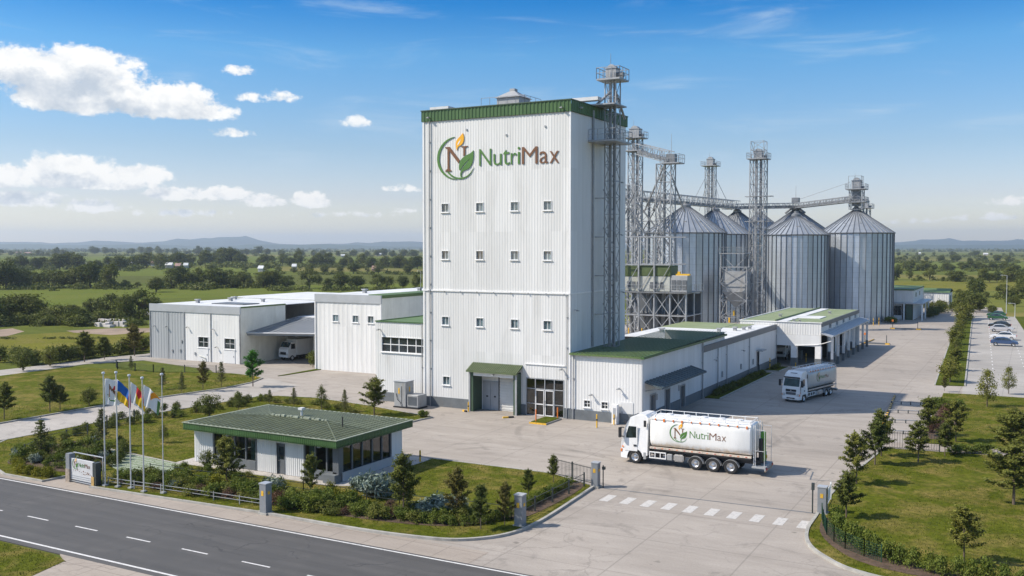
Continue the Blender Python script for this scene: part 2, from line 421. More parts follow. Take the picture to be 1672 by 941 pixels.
def mat_grass(name, a, bb, dry, kdry=.5, big=.12):
    m, t, b = new_mat(name); p = t.pos()
    n = t.noise(p, big, 6, .6); n2 = t.noise(p, 2.4, 6, .7); n3 = t.noise(p, 14, 4, .7)
    c = t.mix(t.mapr(n, .3, .7), a, bb)
    c = t.mix(t.math('MULTIPLY', t.mapr(t.noise(p, big*3.1, 8, .68, .5), .45, .66), kdry), c, dry)
    c = t.mix(1.0, c, t.mix(t.mapr(n2, .28, .72), (.50,.56,.50), (1.5,1.42,1.3)), 'MULTIPLY')
    c = t.mix(1.0, c, t.mix(t.mapr(n3, .3, .7), (.68,.72,.68), (1.3,1.25,1.2)), 'MULTIPLY')
    t.set(b.inputs['Base Color'], c); b.inputs['Roughness'].default_value = .9; b.inputs['Specular IOR Level'].default_value = .03
    t.set(b.inputs['Normal'], t.bump(t.math('ADD', n3, t.math('MULTIPLY', n2, .8)), .9, .06))
    return m
def mat_concrete(name, base, joint=6.0, off=(0, 0), stain=.5, arcs=False):
    m, t, b = new_mat(name); p = t.pos()
    n = t.noise(p, .055, 8, .6, .3); n2 = t.noise(t.vmul(p, (.25, 1.2, 1)), .55, 8, .66, .6); n3 = t.noise(p, 7, 5, .65)
    c = t.mix(t.mapr(n, .3, .7), shade(base, .84), shade(base, 1.14))
    c = t.mix(1.0, c, t.mix(t.mapr(n2, .3, .72), (.84,.83,.82), (1.10,1.10,1.10)), 'MULTIPLY')
    c = t.mix(1.0, c, t.mix(t.mapr(n3, .25, .75), (.90,.90,.90), (1.08,1.08,1.08)), 'MULTIPLY')
    # soaked-in stains and tyre wear
    st = t.mapr(t.noise(p, .33, 9, .72, 1.2), .56, .72)
    c = t.mix(t.math('MULTIPLY', st, stain), c, shade(base, .52))
    sp = t.mapr(t.noise(p, 1.9, 3, .5), .70, .76)
    c = t.mix(t.math('MULTIPLY', sp, .45), c, shade(base, .38))
    # rubber left by turning lorries, oil drips
    if arcs:
        xx, yy, zz = t.sep(p)[:3]
        for cx_, cy_, r_ in ((-30, 82, 13.0), (-8, 92, 15.0), (-34, 62, 12.5), (-19, 40, 26.0)):
            dx_ = t.math('SUBTRACT', xx, cx_); dy_ = t.math('SUBTRACT', yy, cy_)
            d_ = t.math('SQRT', t.math('ADD', t.math('MULTIPLY', dx_, dx_), t.math('MULTIPLY', dy_, dy_)))
            d_ = t.math('ADD', d_, t.math('MULTIPLY', n, 3.0))
            e_ = t.math('ABSOLUTE', t.math('SUBTRACT', t.math('ABSOLUTE', t.math('SUBTRACT', d_, r_)), 1.0))
            k_ = t.math('MULTIPLY', t.mapr(e_, .12, .42, 1, 0, True), t.mapr(t.noise(p, .16, 5, .6), .46, .62))
            c = t.mix(t.math('MULTIPLY', k_, .42), c, shade(base, .45))
        dr = t.mapr(t.noise(p, 1.1, 2, .4), .71, .80, 0, 1, True)
        c = t.mix(t.math('MULTIPLY', dr, .6), c, shade(base, .28))
    # hairline cracks
    wv = t.new('ShaderNodeVectorMath', operation='ADD'); t.set(wv.inputs[0], p)
    nv = t.new('ShaderNodeTexNoise'); nv.inputs['Scale'].default_value = .5; nv.inputs['Detail'].default_value = 5; t.set(nv.inputs['Vector'], p)
    sc = t.new('ShaderNodeVectorMath', operation='SCALE'); t.set(sc.inputs[0], nv.outputs[1]); sc.inputs[3].default_value = 3.2
    t.set(wv.inputs[1], sc.outputs[0])
    vo = t.new('ShaderNodeTexVoronoi'); vo.feature = 'DISTANCE_TO_EDGE'; vo.inputs['Scale'].default_value = .11; t.set(vo.inputs['Vector'], wv.outputs[0])
    ck = t.math('MULTIPLY', t.mapr(vo.outputs['Distance'], .002, .009, 1, 0), t.mapr(n, .42, .6))
    c = t.mix(t.math('MULTIPLY', ck, .32), c, shade(base, .40))
    # slab joints
    x, y, z = t.sep(p)[:3]
    def lines(v, o):
        f = t.math('FRACT', t.math('MULTIPLY', t.math('ADD', v, o + 600.0), 1/joint))
        return t.math('LESS_THAN', t.math('MULTIPLY', t.math('PINGPONG', f, .5), joint), .045)
    j = t.math('MAXIMUM', lines(x, off[0]), lines(y, off[1]))
    c = t.mix(t.math('MULTIPLY', j, .38), c, shade(base, .45))
    t.set(b.inputs['Base Color'], c); b.inputs['Roughness'].default_value = .82; b.inputs['Specular IOR Level'].default_value = .3
    t.set(b.inputs['Normal'], t.bump(t.math('ADD', n3, n2), .25, .02))
    return m
def mat_asphalt():
    m, t, b = new_mat('asphalt'); p = t.pos()
    n = t.noise(t.vmul(p, (.06, 1, 1)), .9, 6, .6); n2 = t.noise(p, 28, 4, .7); n3 = t.noise(p, .25, 7, .65, .5)
    base = (.074,.071,.067)
    c = t.mix(t.mapr(n, .3, .7), shade(base, .84), shade(base, 1.2))
    c = t.mix(1.0, c, t.mix(t.mapr(n2, .3, .7), (.78,.78,.78), (1.25,1.25,1.25)), 'MULTIPLY')
    c = t.mix(t.math('MULTIPLY', t.mapr(n3, .46, .72), .7), c, (.115,.108,.10))
    c = t.mix(t.math('MULTIPLY', t.mapr(t.noise(t.vmul(p, (.05,1,1)), 1.7, 5, .6, .4), .54, .7), .55), c, (.048,.047,.046))
    y = t.sep(p)[1]; f_ = t.math('PINGPONG', t.math('SUBTRACT', y, 34.4), 2.25)
    w_ = t.mapr(t.math('ABSOLUTE', t.math('SUBTRACT', t.math('PINGPONG', f_, 1.15), .55)), .1, .5, 1, 0, True)
    c = t.mix(t.math('MULTIPLY', w_, t.mapr(n3, .35, .7, .1, .45)), c, (.052,.050,.048))
    vo = t.new('ShaderNodeTexVoronoi'); vo.feature = 'DISTANCE_TO_EDGE'; vo.inputs['Scale'].default_value = .16
    nv = t.new('ShaderNodeTexNoise'); nv.inputs['Scale'].default_value = .6; nv.inputs['Detail'].default_value = 5; t.set(nv.inputs['Vector'], p)
    av = t.new('ShaderNodeVectorMath', operation='MULTIPLY_ADD'); t.set(av.inputs[0], nv.outputs[1]); av.inputs[1].default_value = (3,3,3); t.set(av.inputs[2], p); t.set(vo.inputs['Vector'], av.outputs[0])
    c = t.mix(t.math('MULTIPLY', t.mapr(vo.outputs['Distance'], .003, .012, 1, 0), t.mapr(n3, .48, .6, 0, .7)), c, (.025,.025,.025))
    t.set(b.inputs['Base Color'], c); b.inputs['Roughness'].default_value = .75
    t.set(b.inputs['Normal'], t.bump(n2, .4, .015)); return m
M['terrain'] = mat_terrain()
M['lawn'] = mat_grass('mown_lawn', (.072,.090,.010), (.100,.116,.015), (.205,.165,.058), .9)
M['lawn_dark'] = mat_grass('verge_grass', (.058,.082,.010), (.085,.105,.015), (.12,.11,.035), .3, .3)
M['meadow'] = mat_grass('dry_meadow', (.115,.128,.02), (.17,.165,.03), (.2,.165,.07), .6, .06)
M['field_green'] = mat_grass('green_crop', (.098,.132,.024), (.130,.155,.032), (.15,.145,.045), .35, .03)
M['concrete'] = mat_concrete('yard_concrete', (.345,.310,.272), 6.0, (1.5, 2.0), .8, True)
M['concrete2'] = mat_concrete('road_concrete', (.37,.345,.312), 9.0, (0, 0), .4)
M['pavement'] = mat_concrete('pavement_concrete', (.34,.295,.25), 2.4, (0, .4), .4)
M['parking'] = mat_concrete('car_park_concrete', (.37,.35,.32), 12.0, (3, 3), .3)
M['asphalt'] = mat_asphalt()
M['dirt'] = mk('bare_earth', (.27,.20,.14), .95, 0, .3, .15, bump=.5, bscale=2)
def mat_paint(name, base):
    m, t, b = new_mat(name); p = t.pos()
    n = t.noise(p, 5.5, 7, .7)
    t.set(b.inputs['Base Color'], t.mix(t.mapr(n, .50, .66), base, shade(base, .62))); b.inputs['Roughness'].default_value = .7
    return m
M['paint'] = mat_paint('worn_road_paint', (.64,.63,.61))
M['paint_soft'] = mat_paint('faded_road_paint', (.52,.50,.47))

# ------------------------------------------------------------------ land
def smooth_poly(pts, n=4):
    out = []; k = len(pts)
    for i in range(k):
        p0, p1, p2, p3 = (Vector(pts[(i+j-1) % k]) for j in range(4))
        for s_ in range(n):
            t_ = s_/n
            out.append(tuple(.5*((2*p1) + (p2-p0)*t_ + (2*p0-5*p1+4*p2-p3)*t_**2 + (3*p1-p0-3*p2+p3)*t_**3)))
    return out
def smooth_line(pts, n=5):
    q = [pts[0]] + list(pts) + [pts[-1]]; out = []
    for i in range(len(pts)-1):
        p0, p1, p2, p3 = (Vector(q[i+j]) for j in range(4))
        for s_ in range(n):
            t_ = s_/n
            out.append(tuple(.5*((2*p1) + (p2-p0)*t_ + (2*p0-5*p1+4*p2-p3)*t_**2 + (3*p1-p0-3*p2+p3)*t_**3)))
    return out + [tuple(pts[-1])]
def slab(name, pts, z, mat, th=.3):
    mb = MB(); a = sum(pts[i][0]*pts[(i+1) % len(pts)][1] - pts[(i+1) % len(pts)][0]*pts[i][1] for i in range(len(pts)))
    if a < 0: pts = pts[::-1]
    mb.prism([tuple(p[:2]) for p in pts], z-th, z); return struct(mb, name, mat)
def sheet(name, pts, z, mat):
    mb = MB(); a = sum(pts[i][0]*pts[(i+1) % len(pts)][1] - pts[(i+1) % len(pts)][0]*pts[i][1] for i in range(len(pts)))
    if a < 0: pts = pts[::-1]
    mb.add([(p[0], p[1], z) for p in pts], [tuple(range(len(pts)))]); return struct(mb, name, mat)
def ribbon(mb, pts, w0, w1, z0, z1):
    "kerb: a box section swept along pts, from offset w0 to w1 to the left"
    n = len(pts); L = []; Rr = []
    for i in range(n):
        a = Vector(pts[max(0, i-1)][:2]); b = Vector(pts[min(n-1, i+1)][:2]); d = (b-a).normalized(); nn = Vector((-d.y, d.x)); p = Vector(pts[i][:2])
        L.append(p + nn*w0); Rr.append(p + nn*w1)
    vs = []
    for a, b in zip(L, Rr): vs += [(a.x,a.y,z0),(b.x,b.y,z0),(b.x,b.y,z1),(a.x,a.y,z1)]
    fs = [(0,1,2,3), tuple(4*(n-1)+k for k in (3,2,1,0))]
    for i in range(n-1):
        o = 4*i
        for k in range(4): fs.append((o+k, o+(k+1) % 4, o+4+(k+1) % 4, o+4+k))
    mb.add(vs, fs)
def kerb(pts, w=.16, h=.13):
    mb = MB(); ribbon(mb, pts, -w/2, w/2, -.1, h); return struct(mb, 'kerb', M['kerb'], fixn=True)

sheet('terrain', [(-11000,-250),(6000,-250),(6000,12500),(-11000,12500)], -.06, M['terrain'])
# fields that read as one colour each
def fld(name, px, z, mat): sheet(name, [G(*p) for p in px], z, mat)
fld('meadow', [(-60,598),(245,572),(245,534),(-60,552)], -.050, M['meadow'])
fld('field', [(-60,512),(250,488),(700,478),(700,462),(250,470),(-60,476)], -.052, M['field_green'])
fld('field', [(-60,452),(300,450),(460,452),(460,436),(-60,438)], -.052, M['field_green'])
fld('field', [(-60,434),(700,430),(700,419),(-60,420)], -.050, M['field_green'])
fld('meadow', [(1440,475),(1740,475),(1740,460),(1440,460)], -.050, M['meadow'])
fld('field', [(1440,445),(1740,445),(1740,428),(1440,428)], -.050, M['field_green'])
fld('path', [(-60,530),(60,520),(140,516),(262,507),(262,513),(140,521),(60,527),(-60,540)], -.045, M['concrete2'])
fld('dirt_patch', [(108,540),(180,536),(262,536),(262,541),(180,547),(120,543)], -.040, M['dirt'])
fld('dirt_patch', [(-30,541),(20,536),(40,541),(10,549),(-30,552)], -.040, M['dirt'])

# hills far off, one ridge behind another
def ridge(dist, hfun, px0, px1, col):
    m_ = mk('wooded_hill', col, .95, 0, .25, .002)
    mb = MB(); xs = np.linspace(px0, px1, 90); rows = 6; vs = []
    for j in range(rows):
        for px in xs:
            x, y = lat_dep(px, dist*(1+.028*j)); h = hfun(px)*math.sin(PI/2*j/(rows-1))
            h *= 1 + (.14*math.sin(px*.11+j*1.7) + .08*math.sin(px*.29+j))*(1 if j < rows-1 else .4)
            vs.append((x, y, -3 + h))
    nx = len(xs); fs = [(j*nx+i, j*nx+i+1, (j+1)*nx+i+1, (j+1)*nx+i) for j in range(rows-1) for i in range(nx-1)]
    mb.add(vs, fs)
    for i in range(nx-1):
        a, b = vs[(rows-1)*nx+i], vs[(rows-1)*nx+i+1]
        a2, b2 = lat_dep(xs[i], dist*1.17), lat_dep(xs[i+1], dist*1.17)
        mb.quad(a, b, (b2[0], b2[1], -3), (a2[0], a2[1], -3))
    struct(mb, 'hill', m_, smooth=True)
def bumps(lst, base=0.0):
    def f(px):
        h = base
        for c, w, k in lst: h += k*math.exp(-((px-c)/w)**2)
        return h*(1+.06*math.sin(px*.05)+.05*math.sin(px*.13+1)) + .8*math.sin(px*.21)
    return f
ridge(8200, bumps([(180,60,34),(350,55,52),(400,40,42),(290,40,28),(620,60,24),(60,70,20),(-40,60,26),(700,60,20),(1500,60,34),(1560,50,26),(1640,60,28),(1720,60,30)], 40), -160, 1840, (.030,.048,.028))
ridge(6200, bumps([(230,60,20),(90,80,14),(450,70,15),(560,60,12),(0,60,14),(1470,70,16),(1620,70,14)], 20), -160, 1840, (.028,.050,.024))

# ------------------------------------------------------------------ site: road, pavement, yard, lawns
slab('road', [(-220,34.0),(60,34.0),(60,43.45),(-220,43.45)], .0, M['asphalt'])
slab('pavement', [(-220,43.45),(-26.3,43.45),(-26.3,45.6),(-67,45.6),(-220,45.6)], .004, M['pavement'])
def strip_line(x0, x1, y0, y1, z, mat, name='road_marking'): sheet(name, [(x0,y0),(x1,y0),(x1,y1),(x0,y1)], z, mat)
strip_line(-200, 50, 43.12, 43.26, .008, M['paint'])
strip_line(-200, 50, 34.42, 34.58, .008, M['paint'])
for i in range(-8, 16):
    x = -55.5 + i*4.55
    tag(MB().add([(x,37.82,.008),(x+2.0,37.82,.008),(x+2.0,37.94,.008),(x,37.94,.008)], [(0,1,2,3)]).build('road_marking', M['paint']), kind='structure')
slab('roadside_verge', [(-220,20),(-45.0,20),(-45.1,31.0),(-45.7,33.3),(-47.5,33.7),(-220,33.9)], .05, M['lawn'])
slab('gravel_track', [(-45.7,33.3),(-45.1,31.0),(-45.0,20),(-20,20),(-20,33.95),(-47,33.95)], .03, M['pavement'])
YARD = [(-45,44.5),(-40,43.5),(-26.3,43.45),(40,43.45),(40,87),(4,87),(2,128),(-1,150),(-6,262),(-8,300),(-24,300),(-24,330),(-75,330),(-75,200),(-100,160),(-128,116),(-121.5,100),(-100,96),(-92,90),(-86,86),(-79,80),(-60,62),(-46,50)]
slab('concrete_yard', YARD, .0, M['concrete'])
slab('access_road', [(-79.8,45.6),(-79.3,60),(-78.2,71),(-77,81),(-79,90),(-100,99),(-86.5,93),(-84.8,84),(-86.9,68.5),(-86.8,56),(-89,45.6)], .004, M['concrete2'])
slab('path', [(-121.5,60),(-119.2,79),(-120.6,92),(-116,101),(-121.5,112),(-125,100),(-124.8,84),(-126.5,60)], .006, M['concrete2'])

LAWN_A = [(-58.3,44.55),(-50,45.0)] + smooth_line([(-43.3,45.4),(-39.2,45.4),(-34.5,45.5),(-30.6,46.0),(-28.6,46.8),(-27.0,48.8),(-26.5,52),(-26.8,58.2),(-27.05,61.6)]) + [(-31.4,63.7),(-42.0,63.6),(-43.2,62.6),(-52.8,63.2),(-52.9,70),(-52.6,77.5),(-52.2,79.2),(-62.5,81.9),(-70.4,83.2),(-75,82.2),(-76.8,80.6),(-77.8,71),(-79.0,60),(-78.9,52),(-76.8,48.6),(-73.0,46.2),(-67.1,44.0),(-62.7,44.0),(-62.45,46.2),(-60.5,47.0),(-58.9,46.6)]
slab('lawn', LAWN_A, .10, M['lawn'])
kerb(smooth_line([(-58.3,44.55),(-50,45.0),(-43.3,45.4)]))
kerb(smooth_line([(-43.3,45.4),(-39.2,45.4),(-34.5,45.5),(-30.6,46.0),(-28.6,46.8),(-27.0,48.8),(-26.5,52),(-26.8,58.2),(-27.05,61.6)]), .2, .15)
kerb([(-31.4,63.7),(-42.0,63.6),(-43.2,62.6),(-52.8,63.2),(-52.9,70),(-52.6,77.5),(-52.2,79.2),(-62.5,81.9),(-70.4,83.2),(-75,82.2),(-76.8,80.6),(-77.8,71),(-79.0,60),(-78.9,52),(-76.8,48.6),(-73.0,46.2),(-67.1,44.0),(-62.7,44.0),(-62.45,46.2)])
LAWN_B = [(-86.9,56),(-87.1,68.4),(-85.8,78),(-85.0,84),(-85.6,89),(-87.2,92.6),(-90,93.8),(-94,94),(-109,89.6),(-118,88.6),(-119,84),(-118.8,77.6),(-120.5,60),(-130,40),(-100,40)]
slab('lawn', LAWN_B, .10, M['lawn'])
kerb([(-87.0,40),(-86.9,56),(-87.1,68.4),(-85.8,78),(-85.0,84),(-85.6,89),(-87.2,92.6),(-90,93.8),(-94,94)])
slab('verge', [(-87.0,95.2),(-86.7,95.9),(-86.3,103.1),(-87.3,103.1)], .08, M['lawn_dark'])
LAWN_E = smooth_line([(-11.75,61.3),(-11.6,58),(-11.0,55.5),(-9.8,53.6),(-7.8,51.9),(-4,51.2),(6,51.0)]) + [(20,50.8),(20,87.4),(-.5,86.6),(-10.9,85.2),(-11.05,82),(-11.9,69.2)]
slab('lawn', LAWN_E, .10, M['lawn'])
kerb(smooth_line([(-10.9,85.2),(-11.05,82),(-11.9,69.2),(-11.75,61.3),(-11.6,58),(-11.0,55.5),(-9.8,53.6),(-7.8,51.9),(-4,51.2),(6,51.0)]), .2, .15)
LAWN_F = [(-8.3,89.2),(-8.7,100),(-8.9,117),(-9.0,120.6),(-7.2,121.0),(-.8,121.2),(20,122),(20,90.5),(-.5,90.2)]
slab('lawn', LAWN_F, .10, M['lawn'])
slab('footpath', [(-10.9,85.3),(-.5,86.7),(20,87.5),(20,90.4),(-.5,90.1),(-8.3,89.1),(-10.9,88.2)], .03, M['pavement'])
VERGE = [(-10.5,127.5),(-7.2,128.3),(-13.3,262),(-16.3,262)]
slab('verge', VERGE, .10, M['lawn_dark'])
kerb([VERGE[0], VERGE[3]], .18); kerb([VERGE[1], VERGE[2]], .18)
slab('parking_lot', [(-7.1,121.3),(8,122),(2.2,262),(-13.0,262)], .012, M['parking'])
for k in range(26):
    y = 139 + k*4.6; f = (y-128)/134
    for xo, ln in ((3.1, 1.6), (7.1, 1.3)):
        x = -7.1 - 6.0*f + xo
        tag(MB().add([(x,y,.02),(x+.14,y,.02),(x+.14-.1,y+ln,.02),(x-.1,y+ln,.02)], [(0,1,2,3)]).build('parking_marking', M['paint']), kind='structure')
slab('lawn', [(2.2,150),(60,150),(60,300),(-4,262)], .05, M['lawn_dark'])
# crosswalk blocks at the gate
for i in range(10):
    x = -25.35 + i*1.44
    sheet('crosswalk_stripe', [(x,58.6),(x+.62,58.6),(x+.62,60.3),(x,60.3)], .008, M['paint_soft'])
sheet('gate_track', [(-26.9,61.68),(-11.9,62.28),(-11.9,62.42),(-26.9,61.82)], .008, M['fascia_dark'])
# faint painted bay line on the yard, beside the tanker
for q in ([(-14.1,71.3),(-11.9,71.7)], [(-14.1,71.3),(-14.4,73.9)], [(-11.9,71.7),(-12.3,74.3)]):
    mb = MB(); ribbon(mb, q, -.05, .05, .005, .010); struct(mb, 'yard_marking', M['fascia_dark'], fixn=True)
# planting bed soil in the front garden
slab('planting_bed', smooth_poly([(-57.4,46.3),(-50,46.6),(-44,47.0),(-36,47.3),(-31.2,48.3),(-29.4,50.4),(-30.5,51.4),(-36,50.4),(-44,49.6),(-52,49.0),(-57.2,48.6)]), .125, M['soil'], .1)
slab('planting_bed', smooth_poly([(-70.0,46.2),(-63.3,46.6),(-62.9,49.5),(-66,52.6),(-71.5,55.6),(-73.2,53),(-71.5,49)]), .125, M['soil'], .1)
slab('planting_bed', smooth_poly([(-27.6,52.5),(-27.5,60.5),(-28.9,61.5),(-29.3,52.5)]), .125, M['soil'], .1)
slab('planting_bed', smooth_poly([(-11.2,61.0),(-10.9,58.2),(-9.6,55.4),(-7.3,53.2),(-3,52.4),(3,52.2),(3,53.4),(-3,53.6),(-6.6,54.6),(-8.8,56.6),(-10.1,59),(-10.4,61)]), .125, M['soil'], .1)
slab('planting_bed', smooth_poly([(-8.2,92),(-6.4,93),(-6.6,104),(-8.0,112),(-8.6,104)]), .125, M['soil'], .1)
slab('planting_bed', [(-32.3,104.5),(-30.6,104.5),(-30.6,129),(-32.3,129)], .11, M['lawn_dark'], .3)
kerb([(-30.55,104.4),(-30.55,129.1)], .14, .13)
slab('planting_bed', [(-32.3,131.5),(-30.4,131.5),(-30.2,136.6),(-32.3,136.6)], .11, M['lawn_dark'], .3)
kerb([(-32.3,131.4),(-30.3,131.4),(-30.1,136.7)], .14, .13)
# ------------------------------------------------------------------ building kit
UX, UY = (1, 0), (0, 1)
FR, EA, BK, WE = (0, -1), (1, 0), (0, 1), (-1, 0)
WALLS = {'front': lambda x0,y0,x1,y1: ((x0,y0), (1,0), (0,-1), x1-x0),
         'east':  lambda x0,y0,x1,y1: ((x1,y0), (0,1), (1,0), y1-y0),
         'back':  lambda x0,y0,x1,y1: ((x1,y1), (-1,0), (0,1), x1-x0),
         'west':  lambda x0,y0,x1,y1: ((x0,y1), (0,-1), (-1,0), y1-y0)}
def facade(mb, p, u, n, L, z0, z1, opens=(), pitch=.31, dep=.013, seam=0):
    "profiled sheet wall with real openings; opens: (a0,a1,z0,z1)"
    def prof(a):
        if dep == 0: return 0.0
        t = (a/pitch) % 1.0
        if t < .46: return 0.0
        if t < .58: return dep*(t-.46)/.12
        if t < .88: return dep
        return dep*(1-(t-.88)/.12)
    br = {0.0, L}
    if dep:
        k = 0
        while k*pitch < L:
            for t in (0, .46, .58, .88):
                a = (k+t)*pitch
                if a < L: br.add(round(a, 4))
            k += 1
    for o in opens: br.add(o[0]); br.add(o[1])
    br = sorted(b for b in br if -1e-6 <= b <= L+1e-6)
    P = lambda a, z: (p[0]+u[0]*a+n[0]*prof(a), p[1]+u[1]*a+n[1]*prof(a), z)
    for a, b in zip(br[:-1], br[1:]):
        if b-a < 1e-5: continue
        mid = (a+b)/2
        cuts = sorted([(o[2], o[3]) for o in opens if o[0]-1e-6 <= mid <= o[1]+1e-6])
        z = z0; segs = []
        for c0, c1 in cuts:
            if c0 > z: segs.append((z, c0))
            z = max(z, c1)
        if z < z1: segs.append((z, z1))
        pa = prof(a) ; pb = prof(b - 1e-5) if abs(((b/pitch) % 1.0)) < 1e-3 and dep else prof(b)
        for s0, s1 in segs: mb.quad(P(a, s0), P(b, s0), P(b, s1), P(a, s1))
    return mb
def window(parent, p, u, n, o, nx=2, nz=1, fw=.055, glass='glass', frame='trim_white', sill=True, rec=.10, out=.06, name='window', mull=.04, trans=()):
    a0, a1, z0, z1 = o
    f = MB()
    f.obox(p,u,n, a0, a0+fw, -rec-.05, out, z0, z1); f.obox(p,u,n, a1-fw, a1, -rec-.05, out, z0, z1)
    f.obox(p,u,n, a0+fw, a1-fw, -rec-.05, out-.002, z0, z0+fw); f.obox(p,u,n, a0+fw, a1-fw, -rec-.05, out-.002, z1-fw, z1)
    for i in range(1, nx):
        a = a0+fw + (a1-a0-2*fw)*i/nx; f.obox(p,u,n, a-mull/2, a+mull/2, -rec-.02, -rec+.04, z0+fw, z1-fw)
    for j in range(1, nz):
        z = z0+fw + (z1-z0-2*fw)*j/nz
        f.obox(p,u,n, a0+fw, a1-fw, -rec-.018, -rec+.035, z-mull/2, z+mull/2)
    w = f.build(name, M[frame], parent)
    P = lambda a, z: (p[0]+u[0]*a-n[0]*rec, p[1]+u[1]*a-n[1]*rec, z)
    g = MB().quad(P(a0+fw,z0+fw), P(a1-fw,z0+fw), P(a1-fw,z1-fw), P(a0+fw,z1-fw)).build('pane', M[glass], w)
    if sill: MB().obox(p,u,n, a0-.08, a1+.08, -.02, out+.08, z0-.07, z0-.002).build('sill', M[frame], w)
    return w
def flat_part(parent, name, mat, p, u, n, a0, a1, d0, d1, z0, z1, bevel=0):
    return MB().obox(p,u,n,a0,a1,d0,d1,z0,z1).build(name, M[mat], parent, bevel=bevel)
def downpipe(parent, p, u, n, a, z0, z1, r=.06, mat='steel'):
    q = (p[0]+u[0]*a+n[0]*.14, p[1]+u[1]*a+n[1]*.14)
    mb = MB().tube((*q, z0), (*q, z1), r, r, 8)
    z = z0+1.0
    while z < z1-.3: mb.obox(p,u,n, a-.1, a+.1, 0, .16, z, z+.06); z += 3.0
    return mb.build('downpipe', M[mat], parent)
def wall_lamp(parent, p, u, n, a, z, mat='metal_box'):
    mb = MB().obox(p,u,n, a-.05, a+.05, .05, .42, z, z+.06).obox(p,u,n, a-.14, a+.14, .30, .55, z-.08, z+.0)
    o = mb.build('wall_lamp', M[mat], parent)
    flat_part(o, 'lamp_lens', 'headlight', p,u,n, a-.1, a+.1, .34, .52, z-.10, z-.082)
    return o
def box_vents(parent, spots, z, mat='metal_box'):
    for x, y, s in spots:
        mb = MB().box(x-s*.3, y-s*.3, z, x+s*.3, y+s*.3, z+s*.55).box(x-s*.45, y-s*.45, z+s*.55, x+s*.45, y+s*.45, z+s*.75)
        mb.build('roof_vent', M[mat], parent)
def rail(mb, pts, z, h=1.05, step=1.4, r=.028, mid=True):
    pts = [Vector((q[0], q[1], q[2] if len(q) > 2 else z)) for q in pts]
    for a, b in zip(pts[:-1], pts[1:]):
        up = Vector((0,0,h)); n = max(1, int((b-a).length/step + .5))
        for i in range(n+1):
            q = a.lerp(b, i/n); mb.tube(q, q+up, r, r, 4, False)
        mb.tube(a+up, b+up, r, r, 4, False)
        if mid: mb.tube(a+up*.52, b+up*.52, r*.8, r*.8, 4, False)
    return mb

# ------------------------------------------------------------------ logo, built flat from strokes
def outline_part(name, pts, mat, parent, place, th):
    "pts in logo units, counter-clockwise or not; extruded th outward"
    bm = bmesh.new()
    vs = [bm.verts.new((x, y, 0)) for x, y in pts]
    f = bm.faces.new(vs); f.normal_update()
    if f.normal.z < 0: f.normal_flip()
    r = bmesh.ops.extrude_face_region(bm, geom=[f])
    for v in [g for g in r['geom'] if isinstance(g, bmesh.types.BMVert)]: v.co.z += th
    bmesh.ops.triangulate(bm, faces=[q for q in bm.faces if len(q.verts) > 4])
    bmesh.ops.recalc_face_normals(bm, faces=bm.faces)
    me = bpy.data.meshes.new(name)
    for v in bm.verts: v.co = Vector(place(v.co.x, v.co.y, v.co.z))
    bm.to_mesh(me); bm.free(); me.materials.append(M[mat])
    b = BASE.get(parent.name, (0,0,0))
    for v in me.vertices: v.co = v.co - Vector(b)
    o = bpy.data.objects.new(name, me); COL.objects.link(o); o.parent = parent; BASE[o.name] = b
    return o
_glyph = {}
def glyph(ch):
    if ch in _glyph: return _glyph[ch]
    cu = bpy.data.curves.new('glyph', 'FONT'); cu.body = ch; cu.size = 1; cu.extrude = .5; cu.resolution_u = 3; cu.offset = -.006
    ob = bpy.data.objects.new('glyph', cu); COL.objects.link(ob)
    bpy.context.view_layer.update()
    me = bpy.data.meshes.new_from_object(ob.evaluated_get(bpy.context.evaluated_depsgraph_get()))
    vs = [tuple(v.co) for v in me.vertices]; fs = [tuple(p.vertices) for p in me.polygons]
    bpy.data.objects.remove(ob); bpy.data.curves.remove(cu); bpy.data.meshes.remove(me)
    xs = [v[0] for v in vs]; ys = [v[1] for v in vs]
    x0, x1, y0, y1 = min(xs), max(xs), min(ys), max(ys)
    vs = [((x-x0)/(x1-x0), (y-y0)/(y1-y0), z+.5) for x, y, z in vs]
    _glyph[ch] = (vs, fs); return _glyph[ch]
def letter(ch, x0, x1, y0, y1, mat, parent, place, th, name='letter'):
    vs, fs = glyph(ch)
    mb = MB().add([place(x0+(x1-x0)*x, y0+(y1-y0)*y, z*th) for x, y, z in vs], fs)
    return mb.build(name, M[mat], parent)
def bez(p0, p1, p2, p3, n=8):
    return [tuple((1-t)**3*a + 3*(1-t)**2*t*b + 3*(1-t)*t*t*c + t**3*d for a, b, c, d in zip(p0,p1,p2,p3)) for t in [i/n for i in range(n)]]
